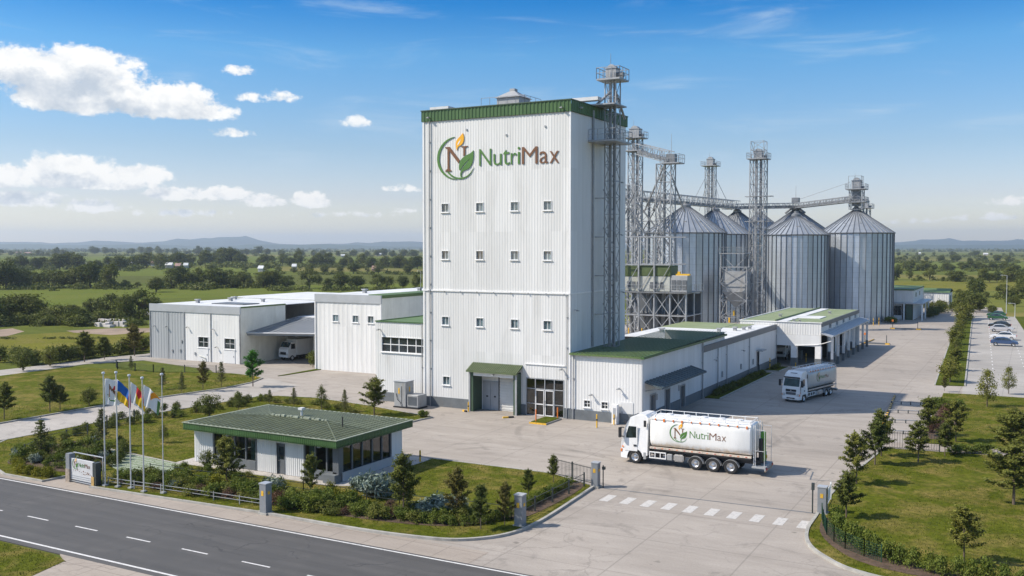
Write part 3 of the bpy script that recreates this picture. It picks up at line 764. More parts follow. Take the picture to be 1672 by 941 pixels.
def logo(parent, place, th, words=True, emblem=True, grey=False):
    "units: 1000 wide reference drawing, y up; place(x,y,d) maps to the surface"
    Y = lambda y: 800 - y
    gm, bm_, ym = 'logo_green', 'logo_brown', 'logo_yellow'
    if emblem:
        # crescent ring
        out, inn = [], []
        for i in range(41):
            t = i/40; a = math.radians(90 + 4 + 178*t)
            w = 3 + 27*math.sin(PI*min(1, t*1.02))**.8
            cx, cy, rx, ry = 342, 415, 240, 242
            out.append((cx+rx*math.cos(a), Y(cy)+ry*math.sin(a))); inn.append((cx+(rx-w)*math.cos(a), Y(cy)+(ry-w)*math.sin(a)))
        outline_part('ring', out + inn[::-1], gm, parent, place, th)
        top = bez((235,Y(552)), (275,Y(600)), (320,Y(640)), (400,Y(638)), 10) + bez((400,Y(638)), (470,Y(640)), (530,Y(590)), (556,Y(524)), 10)
        bot = bez((556,Y(524)), (530,Y(610)), (470,Y(655)), (400,Y(655)), 10) + bez((400,Y(655)), (310,Y(655)), (255,Y(610)), (222,Y(560)), 10)
        outline_part('swoosh', top + bot, gm, parent, place, th)
        # the letter N with serifs
        outline_part('letter_stroke', [(203,Y(284)),(262,Y(284)),(386,Y(440)),(372,Y(478)),(258,Y(335)),(258,Y(530)),(284,Y(556)),(284,Y(563)),(205,Y(563)),(205,Y(556)),(233,Y(530)),(233,Y(310)),(203,Y(291))], bm_, parent, place, th)
        outline_part('letter_stroke', [(400,Y(284)),(486,Y(284)),(486,Y(291)),(455,Y(302)),(455,Y(385)),(432,Y(400)),(432,Y(302)),(400,Y(291))], bm_, parent, place, th)
        lf = bez((553,Y(336)), (520,Y(395)), (390,Y(380)), (378,Y(500)), 10) + bez((378,Y(500)), (376,Y(530)), (378,Y(550)), (384,Y(566)), 4) + [(398,Y(545)),(430,Y(500)),(470,Y(460)),(516,Y(426)),(480,Y(468)),(440,Y(510)),(405,Y(556))] + bez((392,Y(590)), (390,Y(610)), (394,Y(628)), (402,Y(640)), 4) + [(412,Y(636))] + bez((406,Y(600)), (415,Y(560)), (450,Y(556)), (480,Y(548)), 5) + bez((480,Y(548)), (540,Y(520)), (566,Y(430)), (553,Y(336)), 9)
        outline_part('leaf', lf, gm, parent, place, th*1.15)
        yl = bez((425,Y(137)), (380,Y(195)), (330,Y(200)), (340,Y(275)), 8) + bez((340,Y(275)), (342,Y(300)), (346,Y(318)), (352,Y(332)), 4) + bez((352,Y(332)), (356,Y(305)), (362,Y(290)), (378,Y(282)), 4) + bez((378,Y(282)), (440,Y(262)), (452,Y(200)), (425,Y(137)), 9)
        outline_part('leaf', yl, ym, parent, place, th*1.15)
        outline_part('leaf_vein', [(358,Y(268)),(372,Y(238)),(402,Y(205)),(388,Y(240)),(366,Y(270))], 'logo_white', parent, lambda x, y, d: place(x, y, d+th*1.15), th*.2)
    if words:
        for ch, x0, x1, y0, y1, m_ in [('N',625,770,330,515,gm),('u',795,893,392,517,gm),('t',908,985,350,518,gm),('r',1000,1068,390,515,gm),('i',1080,1108,328,515,gm),
                                       ('M',1130,1308,333,519,bm_),('a',1330,1425,390,521,bm_),('x',1445,1548,393,521,bm_)]:
            letter(ch, x0, x1, Y(y1), Y(y0), m_, parent, place, th)

# ------------------------------------------------------------------ mill tower
TX0, TX1, TY0, TY1, TH = -57.3, -40.06, 85.35, 99.7, 31.3
def tower():
    t = thing('mill_tower', 'tall white ribbed mill tower with a dark green band along its top', 'building', (-48.7, 85.35, 0))
    p, u, n, L = WALLS['front'](TX0,TY0,TX1,TY1)
    A = lambda x: x - TX0
    wins = [(A(x), A(x)+.92, z, z+.95) for z in (20.6, 15.65, 8.7) for x in (-55.05,-50.83,-46.74,-43.02)] + [(A(-54.96), A(-54.02), 2.35, 3.3)]
    door = (A(-51.05), A(-45.55), 0.0, 4.25); gl = (A(-44.95), A(-40.7), 0.0, 3.8)
    facade(MB(), p,u,n,L, 1.04, 30.2, wins + [door, gl]).build('wall', M['clad'], t)
    for w in ['east', 'back', 'west']:
        q = WALLS[w](TX0,TY0,TX1,TY1)
        facade(MB(), *q[:3], q[3], 1.04 if w != 'east' else 0.2, 30.2, (), 1.0, .012).build('wall', M['clad_smooth'], t)
    pl = MB()
    for a0, a1 in ((-.03, door[0]), (door[1], gl[0]), (gl[1], L+.03)): pl.obox(p,u,n, a0, a1, -.3, .09, 0, 1.04)
    pl.box(TX0-.09, TY0+.31, 0, TX0+.2, TY1, 1.04)
    pl.each('plinth', M['plinth'], t)
    for w in WALLS:
        q = WALLS[w](TX0,TY0,TX1,TY1)
        facade(MB(), (q[0][0]-q[1][0]*.12+q[2][0]*.12, q[0][1]-q[1][1]*.12+q[2][1]*.12), q[1], q[2], q[3]+.24, 30.2, 31.32, (), .42, .05).build('parapet_band', M['green'], t)
    cap = MB(); 
    for w in WALLS:
        q = WALLS[w](TX0,TY0,TX1,TY1); cap.obox(*q[:3], -.2, q[3]+(.2 if w in ('front','back') else .2) - (.4 if w in ('east','west') else 0) + (.0), -.1, .22, 31.30, 31.40) if w in ('front','back') else cap.obox(*q[:3], .12, q[3]-.12, -.1, .22, 31.298, 31.398)
    cap.build('coping', M['green_dark'], t)
    MB().box(TX0+.1, TY0+.1, 30.9, TX1-.1, TY1-.1, 31.0).build('roof', M['roof_grey'], t)
    for o in wins: window(t, p,u,n, o)
    # flashing strip half way up, corner trims
    MB().obox(p,u,n, -.05, L+.05, .0, .11, 12.30, 12.44).box(TX1+.0, TY0+.003, 12.30, TX1+.07, TY1, 12.44).build('flashing', M['trim_white'], t)
    for i in range(9): flat_part(t, 'flashing_bracket', 'metal_box', p,u,n, .6+i*2.0, .68+i*2.0, .11, .2, 12.24, 12.36)
    MB().obox(p,u,n, -.06, .14, -.02, .075, 1.05, 30.19).obox(p,u,n, L-.14, L+.06, -.02, .075, 1.05, 30.19).each('corner_trim', M['trim_white'], t)
    downpipe(t, p,u,n, .85, .0, 30.2); 
    pe = WALLS['east'](TX0,TY0,TX1,TY1)
    downpipe(t, *pe[:3], 5.2, 6.7, 30.9, .11)
    downpipe(t, p,u,n, L-.28, .0, 12.3, .045)
    for a, z in ((.85, 30.6), (16.4, 30.6)): wall_lamp(t, p,u,n, a, z)
    wall_lamp(t, *pe[:3], 1.6, 30.75); wall_lamp(t, *pe[:3], .9, 10.7)
    flat_part(t, 'vent_grille', 'metal_box', *pe[:3], 11.6, 11.95, .0, .12, 13.2, 14.6)
    for a, z in ((12.4, 24.0), (12.4, 18.3), (13.0, 12.0)): wall_lamp(t, *pe[:3], a, z)
    for a, z in ((5.3, 29.0), (10.0, 28.2), (14.4, 28.8)): flat_part(t, 'vent_grille', 'metal_box', p,u,n, a, a+.16, .02, .1, z, z+.18)
    # loading door bay, recessed behind a green porch
    rx0, rx1 = door[0], door[1]
    bay = MB().obox(p,u,n, rx0+.45, rx1-.35, -1.0, -.8, 0, 4.2).build('bay_wall', M['clad_smooth'], t)
    sh = MB()
    for i in range(27): sh.obox(p,u,n, rx0+2.62, rx1-.4, -.80, -.76 + (.035 if i % 2 else 0), .02+i*.148, .02+(i+1)*.148)
    sh.build('roller_door', M['shutter'], t)
    flat_part(t, 'door_post', 'fascia_dark', p,u,n, rx0+2.50, rx0+2.62, -.8, -.66, 0, 4.1)
    for a in (rx0+.62, rx0+1.55):
        d = flat_part(t, 'door', 'door_grey', p,u,n, a, a+.90, -.8, -.72, .03, 3.0)
        flat_part(d, 'handle', 'black', p,u,n, a+.42, a+.62, -.72, -.68, 1.35, 1.5)
    porch = MB().obox(p,u,n, rx0-.05, rx0+.42, -1.0, .95, 0, 4.15).obox(p,u,n, rx1-.36, rx1+.03, -1.0, .95, 0, 4.15)
    porch.each('porch_wall', M['green_dark'], t)
    MB().obox(p,u,n, rx0+.42, rx1-.36, .65, .90, 3.72, 4.15).build('porch_lintel', M['trim_white'], t)
    MB().obox(p,u,n, rx0-.08, rx0+.10, .92, 1.03, 0, 4.15).obox(p,u,n, rx1-.14, rx1+.06, .92, 1.03, 0, 4.15).each('porch_post', M['metal_box'], t)
    rf = MB(); k = 26; w_ = (rx1-rx0+.42)/k
    for i in range(k):
        a0 = rx0-.22 + i*w_
        P = lambda a, d, z: (p[0]+a, p[1]-d, z)
        for (b0, b1, h) in ((a0, a0+w_*.5, .0), (a0+w_*.5, a0+w_, .07)):
            rf.add([P(b0,0,4.95+h),P(b1,0,4.95+h),P(b1,1.35,4.26+h),P(b0,1.35,4.26+h),P(b0,0,4.75),P(b1,0,4.75),P(b1,1.35,4.12),P(b0,1.35,4.12)],
                   [(0,3,2,1),(4,5,6,7),(3,7,6,2),(0,4,7,3),(1,2,6,5)])
    rf.build('porch_roof', M['roof_tile'], t)
    wall_lamp(t, (p[0],p[1]-.85), u, n, rx0+2.9, 3.98)
    # glazed entrance
    gx0, gx1 = gl[0], gl[1]
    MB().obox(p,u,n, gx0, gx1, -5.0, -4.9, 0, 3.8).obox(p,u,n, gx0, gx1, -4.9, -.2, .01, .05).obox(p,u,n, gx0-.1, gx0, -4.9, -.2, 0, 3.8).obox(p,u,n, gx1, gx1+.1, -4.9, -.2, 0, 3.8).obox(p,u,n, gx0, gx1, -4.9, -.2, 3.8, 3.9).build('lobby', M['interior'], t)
    MB().obox(p,u,n, gx0+.5, gx0+1.9, -3.2, -2.6, .05, 1.1).obox(p,u,n, gx1-1.2, gx1-.4, -2.4, -1.8, .05, .8).build('reception_desk', M['desk'], t)
    fr = MB(); cw = (gx1-gx0)/4
    for i in range(5): fr.obox(p,u,n, gx0+i*cw-.03+(.03 if i == 0 else 0)-(.03 if i == 4 else 0), gx0+i*cw+.03+(.03 if i == 0 else 0)-(.03 if i == 4 else 0), -.15, .05, 0, 3.8)
    for z in (0, 1.2, 2.7, 3.72): fr.obox(p,u,n, gx0+.1, gx1-.1, -.148, .045, z, z+.05)
    ef = fr.build('entrance_frame', M['fascia_grey'], t)
    for i in range(4):
        for z0, z1 in ((.08,1.2),(1.28,2.7),(2.78,3.72)):
            P = lambda a, z: (p[0]+a, p[1]+.06, z)
            MB().quad(P(gx0+i*cw+.05,z0),P(gx0+(i+1)*cw-.05,z0),P(gx0+(i+1)*cw-.05,z1),P(gx0+i*cw+.05,z1)).build('pane', M['glass_clear'], ef)
    for i in (1, 2):
        d = MB()
        a0, a1 = gx0+i*cw+.06, gx0+(i+1)*cw-.06
        d.obox(p,u,n,a0,a0+.06,.047,.09,.05,2.66); d.obox(p,u,n,a1-.06,a1,.047,.09,.05,2.66); d.obox(p,u,n,a0+.09,a1-.09,.047,.088,2.57,2.66); d.obox(p,u,n,a0+.09,a1-.09,.047,.088,.05,.14); d.obox(p,u,n,a0+.09,a1-.09,.047,.088,1.15,1.24)
        dd = d.build('door', M['trim_white'], t)
        hx = a1-.045 if i == 1 else a0+.045
        MB().tube((p[0]+hx, p[1]-.16, .95), (p[0]+hx, p[1]-.16, 1.6), .022, .022, 6).obox(p,u,n,hx-.02,hx+.02,.09,.17,1.0,1.04).obox(p,u,n,hx-.02,hx+.02,.09,.17,1.5,1.54).build('handle', M['chrome'], dd)
    MB().obox(p,u,n, gx0-.1, gx1+.1, .0, .10, 5.15, 5.24).build('flashing', M['trim_white'], t)
    wall_lamp(t, p,u,n, gx1-.2, 4.9)
    # rooftop
    box_vents(t, [(-54.6,86.6,.55),(-47.2,88,.6),(-45.2,88,.5),(-46.0,93,.6)], 31.0)
    ph = MB().box(-51.3, 90.6, 31.0, -48.6, 93.2, 33.0); ph.build('penthouse', M['metal_box'], t)
    rp = MB(); z = 33.0
    rp.add([(-51.5,90.4,z),(-48.4,90.4,z),(-48.4,93.4,z),(-51.5,93.4,z),(-50.3,91.5,33.75),(-49.6,91.5,33.75),(-49.6,92.3,33.75),(-50.3,92.3,33.75)],
           [(3,2,1,0),(0,1,5,4),(1,2,6,5),(2,3,7,6),(3,0,4,7),(4,5,6,7)])
    rp.box(-50.25, 91.55, 33.75, -49.65, 92.25, 34.05)
    rp.build('penthouse_roof', M['metal_box'], t)
    r = MB(); rail(r, [(-52.9,90.0),(-47.6,90.0),(-47.6,93.8)], 31.0, 2.0, 1.1); r.build('railing', M['steel'], t)
    flat_part(t, 'hatch', 'roof_white', (-57,86),UX,FR, .3, 2.6, -1.0, .3, 31.4, 31.75)
    return t
m_, t_, b_ = new_mat('green_tile_roof'); p_ = t_.pos()
n_ = t_.noise(p_, 1.1, 6, .65); n2_ = t_.noise(p_, 6, 3)
c_ = t_.mix(t_.mapr(n_, .3, .7), (.075,.11,.045), (.12,.15,.07)); c_ = t_.mix(t_.math('MULTIPLY', t_.mapr(t_.noise(p_, .5, 7, .7), .5, .75), .5), c_, (.16,.19,.12))
t_.set(b_.inputs['Base Color'], t_.mix(1.0, c_, t_.mix(t_.mapr(n2_, .3, .7), (.8,.8,.8), (1.2,1.2,1.2)), 'MULTIPLY')); b_.inputs['Roughness'].default_value = .6
M['roof_tile'] = m_
def mat_green_roof(name, a, b2, patch):
    m, t, b = new_mat(name); p = t.pos()
    n = t.noise(p, .22, 6, .6); n2 = t.noise(t.vmul(p, (1, .25, 1)), 1.6, 5, .65)
    c = t.mix(t.mapr(n, .3, .7), a, b2)
    c = t.mix(t.math('MULTIPLY', t.mapr(n2, .5, .8), .35), c, patch)
    x = t.sep(p)[0]
    ln = t.math('LESS_THAN', t.math('PINGPONG', x, .45), .03)
    c = t.mix(t.math('MULTIPLY', ln, .35), c, shade(a, .5))
    t.set(b.inputs['Base Color'], c); b.inputs['Roughness'].default_value = .6
    t.set(b.inputs['Normal'], t.bump(t.noise(p, 5, 4), .15, .03)); return m
M['roof_green'] = mat_green_roof('green_roof_sheet', (.070,.128,.036), (.115,.175,.055), (.15,.19,.085))
M['roof_green_pale'] = mat_green_roof('faded_green_roof', (.19,.24,.11), (.27,.31,.17), (.36,.36,.27))
mill = tower()

# company sign on the tower
def tower_sign():
    t = thing('company_sign', 'large raised leaf emblem and green and brown company lettering on the white tower', 'sign', (-48.4, TY0, 24.0))
    k = 14.26/ (1548-100)
    pl = lambda x, y, d: (-55.55 + (x-100)*k, TY0 - .03 - d, 26.22 + (y-385)*k*.93)
    logo(t, pl, .05)
tower_sign()

# ------------------------------------------------------------------ green roofed annex to the right of the tower
def annex():
    x0, x1, y0, y1, h = -40.0, -32.5, 85.36, 112.8, 6.55
    t = thing('annex_building', 'single storey white annex with sloping dark green roof beside the tower', 'building', ((x0+x1)/2, y0, 0))
    p, u, n, L = WALLS['front'](x0,y0,x1,y1)
    wins = [(1.42, 2.18, 1.28, 2.02), (3.28, 4.04, 1.26, 2.0)]
    facade(MB(), p,u,n,L, 1.0, h-.14, wins).build('wall', M['clad'], t)
    for o in wins: window(t, p,u,n, o, 2, 2, .06, 'glass_dark')
    MB().obox(p,u,n, 0.0, L-.003, -.3, .09, 0, 1.0).each('plinth', M['plinth'], t)
    e, ue, ne, Le = WALLS['east'](x0,y0,x1,y1)
    drs = [(2.2,3.5,0.0,2.55),(6.4,7.7,0.0,2.55),(11.2,12.5,0.0,2.3)]
    facade(MB(), e,ue,ne,Le, 1.0, h-.14, [(a,b,c,d) for a,b,c,d in drs], .9, .012).build('wall', M['clad_smooth'], t)
    pl = MB(); a = -.09
    for d in drs: pl.obox(e,ue,ne, a, d[0]-.12, -.25, .07, 0, 1.0); a = d[1]+.12
    pl.obox(e,ue,ne, a, 18.6, -.25, .07, 0, 1.0); pl.each('plinth', M['plinth'], t)
    for d in drs:
        f = MB().obox(e,ue,ne, d[0]-.12, d[0], -.3, .08, 0, d[3]+.12).obox(e,ue,ne, d[1], d[1]+.12, -.3, .08, 0, d[3]+.12).obox(e,ue,ne, d[0], d[1], -.3, .078, d[3], d[3]+.12).each('door_frame', M['metal_box'], t)
        dr = flat_part(t, 'door', 'fascia_dark', e,ue,ne, d[0], d[1], -.3, -.22, .02, d[3])
        flat_part(dr, 'handle', 'chrome', e,ue,ne, d[0]+.12, d[0]+.2, -.22, -.15, 1.0, 1.2)
    for a in (3.9, 10.5): flat_part(t, 'notice_board', 'metal_box', e,ue,ne, a, a+.25, .0, .06, 1.9, 2.5)
    can = MB(); P = lambda a, d, z: (e[0]+d, e[1]+a, z)
    for i in range(32):
        a0 = .6 + i*.44; hh = .05 if i % 2 else 0
        can.add([P(a0,.02,4.12+hh),P(a0+.44,.02,4.12+hh),P(a0+.44,1.75,3.62+hh),P(a0,1.75,3.62+hh),P(a0,.02,3.98),P(a0+.44,.02,3.98),P(a0+.44,1.75,3.48),P(a0,1.75,3.48)],
                [(0,3,2,1),(4,5,6,7),(3,7,6,2),(0,4,7,3),(1,2,6,5)])
    can.build('canopy', M['roof_slate'], t)
    br = MB()
    for a in (.8, 7.5, 14.4): br.tube(P(a,.03,3.2), P(a,1.6,3.5), .04, .04, 5)
    br.build('canopy_bracket', M['steel_dark'], t)
    # roof: low slope, profiled, hanging a little over the walls
    rf = MB(); nx = 20
    for i in range(nx):
        a0 = x0 + (x1-x0+.28)*i/nx; a1 = x0 + (x1-x0+.28)*(i+1)/nx; w = a1-a0
        for b0, b1, hh in ((a0, a0+w*.7, 0), (a0+w*.7, a1, .06)):
            rf.add([(b0,y0-.35,h+hh),(b1,y0-.35,h+hh),(b1,y1,h+.22+hh),(b0,y1,h+.22+hh)], [(0,1,2,3)])
            rf.add([(b0,y0-.35,h-.16),(b1,y0-.35,h-.16),(b1,y0-.35,h+hh),(b0,y0-.35,h+hh)], [(0,1,2,3)])
    rf.build('roof', M['roof_green'], t)
    MB().box(x1+.005, y0-.38, h-.2, x1+.31, y1, h+.02).box(x0, y0-.30, h-.15, x1, y0+.02, h-.13).each('gutter', M['green'], t)
    MB().box(x0+.02, y1-.1, h-.9, x1-.02, y1, h+.18).build('end_wall', M['clad_smooth'], t)
    downpipe(t, p,u,n, .35, 0, h-.2, .055); downpipe(t, e,ue,ne, 18.5, 0, h-.2, .07)
    for a, z in ((5.2, 5.0), (2.3, 4.2)): wall_lamp(t, p,u,n, a, z-1.6)
    sd = MB().obox(p,u,n, 5.35, 6.6, .0, .06, .02, 2.1).build('door', M['clad'], t)
    flat_part(sd, 'handle', 'metal_box', p,u,n, 5.45, 5.55, .06, .1, 1.0, 1.2)
    return t
M['roof_slate'] = mk('slate_blue_canopy', (.07,.095,.105), .55, .1, .15, 1)
annex()

def low_wing():
    x0, x1, y0, y1, h = -46.0, -32.44, 104.1, 138.6, 5.75
    t = thing('flat_roof_wing', 'long low white wing with dark fascia and pale flat roof behind the annex', 'building', ((x0+x1)/2, y0, 0))
    e, ue, ne, Le = WALLS['east'](x0,y0,x1,y1)
    dr = (23.6, 25.0, 0.0, 2.9)
    facade(MB(), e,ue,ne,Le, 1.05, h-.6, [dr], 1.1, .012).build('wall', M['clad_smooth'], t)
    MB().obox(e,ue,ne, 0, dr[0]-.1, -.2, .08, 0, 1.05).obox(e,ue,ne, dr[1]+.1, Le, -.2, .08, 0, 1.05).each('plinth', M['plinth'], t)
    MB().obox(e,ue,ne, -.05, Le, -.2, .12, h-.6, h+.12).build('fascia', M['fascia_dark'], t)
    flat_part(t, 'door', 'fascia_dark', e,ue,ne, dr[0], dr[1], -.25, -.15, 0, dr[3])
    flat_part(t, 'door_hood', 'metal_box', e,ue,ne, dr[0]-.3, dr[1]+.3, .1, .9, 3.05, 3.2)
    for a in (5.4, 9.1, 19.5): downpipe(t, e,ue,ne, a, 0, h-.6, .06)
    for a in (7.3, 15.6, 21.5): flat_part(t, 'meter_box', 'metal_box', e,ue,ne, a, a+.28, .02, .14, 1.5, 2.2)
    for a in (4.0, 15.8): wall_lamp(t, e,ue,ne, a, 3.9)
    facade(MB(), *WALLS['back'](x0,y0,x1,y1)[:3], x1-x0, 0, h, (), 1, 0).build('wall', M['clad_smooth'], t)
    facade(MB(), *WALLS['west'](x0,y0,x1,y1)[:3], y1-y0, 0, h, (), 1, 0).build('wall', M['clad_smooth'], t)
    MB().box(x0, 112.9, h-.1, x1-.2, y1, h-.02).build('roof', M['roof_white'], t)
    MB().box(x0, 128.0, h-.015, -38.0, y1-.2, h+.03).box(-37.8, 131, h-.015, -35.5, y1-.3, h+.025).each('green_roof_panel', M['roof_green_pale'], t)
    MB().box(-41.5, 117, h, -37.5, 121, h+.22).build('roof_light', M['fascia_grey'], t)
    box_vents(t, [(-35.2,127,.7),(-34.4,128.5,.6),(-34.0,130,.6),(-36.5,124,.7),(-43,120,.8)], h-.02)
    return t
low_wing()

def dock():
    x0, x1, y0, y1, h = -37.7, -26.2, 138.74, 171.5, 6.25
    t = thing('loading_dock', 'drive through loading dock with pale green flat roof and open bays on the yard', 'building', ((x0+x1)/2, y0, 0))
    p, u, n, L = WALLS['front'](x0,y0,x1,y1)
    facade(MB(), p,u,n,L, 4.5, h, (), .36, .022).build('wall', M['clad'], t)
    e, ue, ne, Le = WALLS['east'](x0,y0,x1,y1)
    hw = [(5.5+i*5.6, 7.5+i*5.6, 5.0, 5.9) for i in range(5)]
    facade(MB(), e,ue,ne,Le, 4.4, h-.55, hw, .9, .012).build('wall', M['clad_smooth'], t)
    for o in hw: window(t, e,ue,ne, o, 2, 1, .06, 'glass_dark', sill=False)
    MB().obox(e,ue,ne, .0, Le, -.1, .10, h-.55, h+.05).build('fascia', M['fascia_dark'], t)
    for w in ('back', 'west'):
        q = WALLS[w](x0,y0,x1,y1); facade(MB(), *q[:3], q[3], 0, h, (), .9, .012).build('wall', M['clad_smooth'], t)
    MB().box(x0+.05, y0+.05, h-.12, x1-.02, y1-.05, h-.01).build('roof', M['roof_green_pale'], t)
    MB().box(x0+5.2, y0+.2, h, x0+6.6, y1-.3, h+.06).box(x0+6.7, y0+8, h, x0+9.8, y0+13, h+.10).each('roof_walkway', M['roof_white'], t)
    MB().box(x0+5.0, y0+.2, h, x0+5.15, y1-.3, h+.26).build('roof_ridge', M['roof_green'], t)
    MB().box(x0-.1,y0-.12,h-.02,x1+.12,y0+.06,h+.08).box(x0-.1,y0+.06,h-.02,x0+.1,y1,h+.08).build('coping', M['trim_white'], t)
    box_vents(t, [(x0+7.4,y0+1.6,.5),(x0+8.2,y0+1.6,.4),(x0+3.5,y0+10,.6),(x0+9,y0+20,.6)], h)
    # beam and piers of the drive through
    MB().obox(p,u,n, 3.3, L-.02, -.35, .06, 2.9, 4.48).build('beam', M['clad_smooth'], t)
    for a in (7.7, L-.45):
        pr = MB().obox(p,u,n, a-.35, a+.45, -.8, .07, 1.2, 2.9).build('pier', M['trim_white'], t)
        flat_part(pr, 'pier_base', 'plinth', p,u,n, a-.38, a+.48, -.83, .10, 0, 1.2)
    MB().obox(p,u,n, 5.28, 5.36, -.1, .08, 0, 4.4).build('downpipe', M['steel'], t)
    # deep bay behind: floor walls and stored things
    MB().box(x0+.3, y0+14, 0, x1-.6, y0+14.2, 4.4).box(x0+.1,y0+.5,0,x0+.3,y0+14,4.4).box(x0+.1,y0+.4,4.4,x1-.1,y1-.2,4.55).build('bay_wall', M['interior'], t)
    # lean-to canopy on the yard side, on posts
    cx1 = x1+1.6
    cn = MB()
    for i in range(40):
        a0 = y0-.6 + i*(y1+1.5-y0+.6)/40; a1 = y0-.6+(i+1)*(y1+1.5-y0+.6)/40; hh = .05 if i % 2 else 0
        cn.add([(x1+.02,a0,4.9+hh),(x1+.02,a1,4.9+hh),(cx1,a1,4.45+hh),(cx1,a0,4.45+hh),(x1+.02,a0,4.8),(x1+.02,a1,4.8),(cx1,a1,4.3),(cx1,a0,4.3)],
               [(0,3,2,1),(4,5,6,7),(2,3,7,6),(0,4,7,3),(1,2,6,5)])
    cn.build('canopy', M['fascia_grey'], t)
    for i in range(8):
        y = y0+1.2 + i*4.55
        c = MB().box(cx1-.45, y-.16, 1.1, cx1-.13, y+.16, 4.35).build('post', M['trim_white'], t)
        MB().box(cx1-.48, y-.19, 0, cx1-.10, y+.19, 1.1).build('post_base', M['plinth'], c)
    for i in range(7):
        y = y0+1.9 + i*4.55
        if i in (0, 1, 4): continue
        MB().box(x1-1.2, y, 0, x1-1.0, y+3.6, 4.3).build('back_wall', M['clad_smooth'], t)
    br = MB()
    for i in range(10):
        t0, t1 = i/10, (i+1)/10
        f = lambda q: (x0+7.9+q*5.2, y0-.12, 2.95 + .25*math.sin(q*PI*.5) + 1.3*max(0, q-.55)**1.4*1.6)
        br.tube(f(t0), f(t1), .05, .05, 6)
    br.build('curved_pipe', M['trim_white'], t)
    return t
dock()

# ------------------------------------------------------------------ link building and the two stores to the left
def link():
    x0, x1, y0, y1, h = -63.85, -57.32, 85.6, 106.0, 8.75
    t = thing('link_building', 'white two storey link with a long window strip left of the tower', 'building', ((x0+x1)/2, y0, 0))
    p, u, n, L = WALLS['front'](x0,y0,x1,y1)
    o = (.72, L-.06, 5.42, 7.15)
    facade(MB(), p,u,n,L, 1.0, h, [o]).build('wall', M['clad'], t)
    window(t, p,u,n, o, 5, 2, .08, 'glass_dark', rec=.12, mull=.09)
    MB().obox(p,u,n, -.05, L-.1, -.3, .08, 0, 1.0).each('plinth', M['plinth'], t)
    q = WALLS['west'](x0,y0,x1,y1); facade(MB(), *q[:3], q[3], 0, h, (), .9, .012).build('wall', M['clad_smooth'], t)
    q = WALLS['back'](x0,y0,x1,y1); facade(MB(), *q[:3], q[3], 0, h, (), .9, .012).build('wall', M['clad_smooth'], t)
    MB().box(x0, y0+.06, h-.1, x1, y1, h).build('roof', M['roof_green'], t)
    MB().box(x0-.06,y0-.1,h-.02,x1,y0+.05,h+.10).box(x0-.06,y0+.05,h-.02,x0+.1,y1,h+.10).build('coping', M['green'], t)
    wall_lamp(t, p,u,n, .55, 7.9)
    downpipe(t, p,u,n, 6.2, 0, h, .06)
    mb = MB().tube((-59.2,98,h),(-59.2,98,h+1.6),.22,.22,10).tube((-59.2,98,h+1.6),(-59.2,98,h+1.75),.36,.3,10); mb.build('flue', M['steel'], t)
    return t
link()

def tall_store():
    x0, x1, y0, y1, h = -87.35, -76.2, 103.3, 137.0, 10.4
    t = thing('tall_store', 'tall plain white store with three small windows and a grey roof edge', 'building', ((x0+x1)/2, y0, 0))
    p, u, n, L = WALLS['front'](x0,y0,x1,y1)
    wins = [(2.95,4.0,6.75,7.75),(6.35,7.4,6.75,7.75),(8.9,9.95,6.75,7.75)]
    facade(MB(), p,u,n,L, 0, h-1.0, wins, .8, .02).build('wall', M['clad'], t)
    for o in wins: window(t, p,u,n, o, 2, 1)
    e, ue, ne, Le = WALLS['east'](x0,y0,x1,y1)
    facade(MB(), e,ue,ne,Le, 0, h-.3, (), 1.1, .015).build('wall', M['cream'], t)
    for w in ('back', 'west'):
        q = WALLS[w](x0,y0,x1,y1); facade(MB(), *q[:3], q[3], 0, h, (), .9, .012).build('wall', M['clad_smooth'], t)
    MB().obox(p,u,n, -.08, L+.08, -.1, .14, h-1.0, h+.1).build('fascia', M['fascia_grey'], t)
    MB().obox(e,ue,ne, .1, Le, -.1, .10, h-.3, h+.12).build('parapet_band', M['roof_green'], t)
    MB().box(x0+.05,y0+.1,h-.12,x1-.1,y1,h-.02).build('roof', M['roof_white'], t)
    MB().box(x1-3.2,y0+1.5,h,x1-.2,y1-1,h+.12).each('green_roof_panel', M['roof_green'], t)
    MB().box(x0-.1,y0-.14,0,x0+.05,y0+.05,h-1.0).box(x1-.05,y0-.10,0,x1+.06,y0+.04,h-1.0).each('corner_trim', M['trim_white'], t)
    box_vents(t, [(-84,110,.8),(-80,118,.8)], h-.02)
    return t
tall_store()

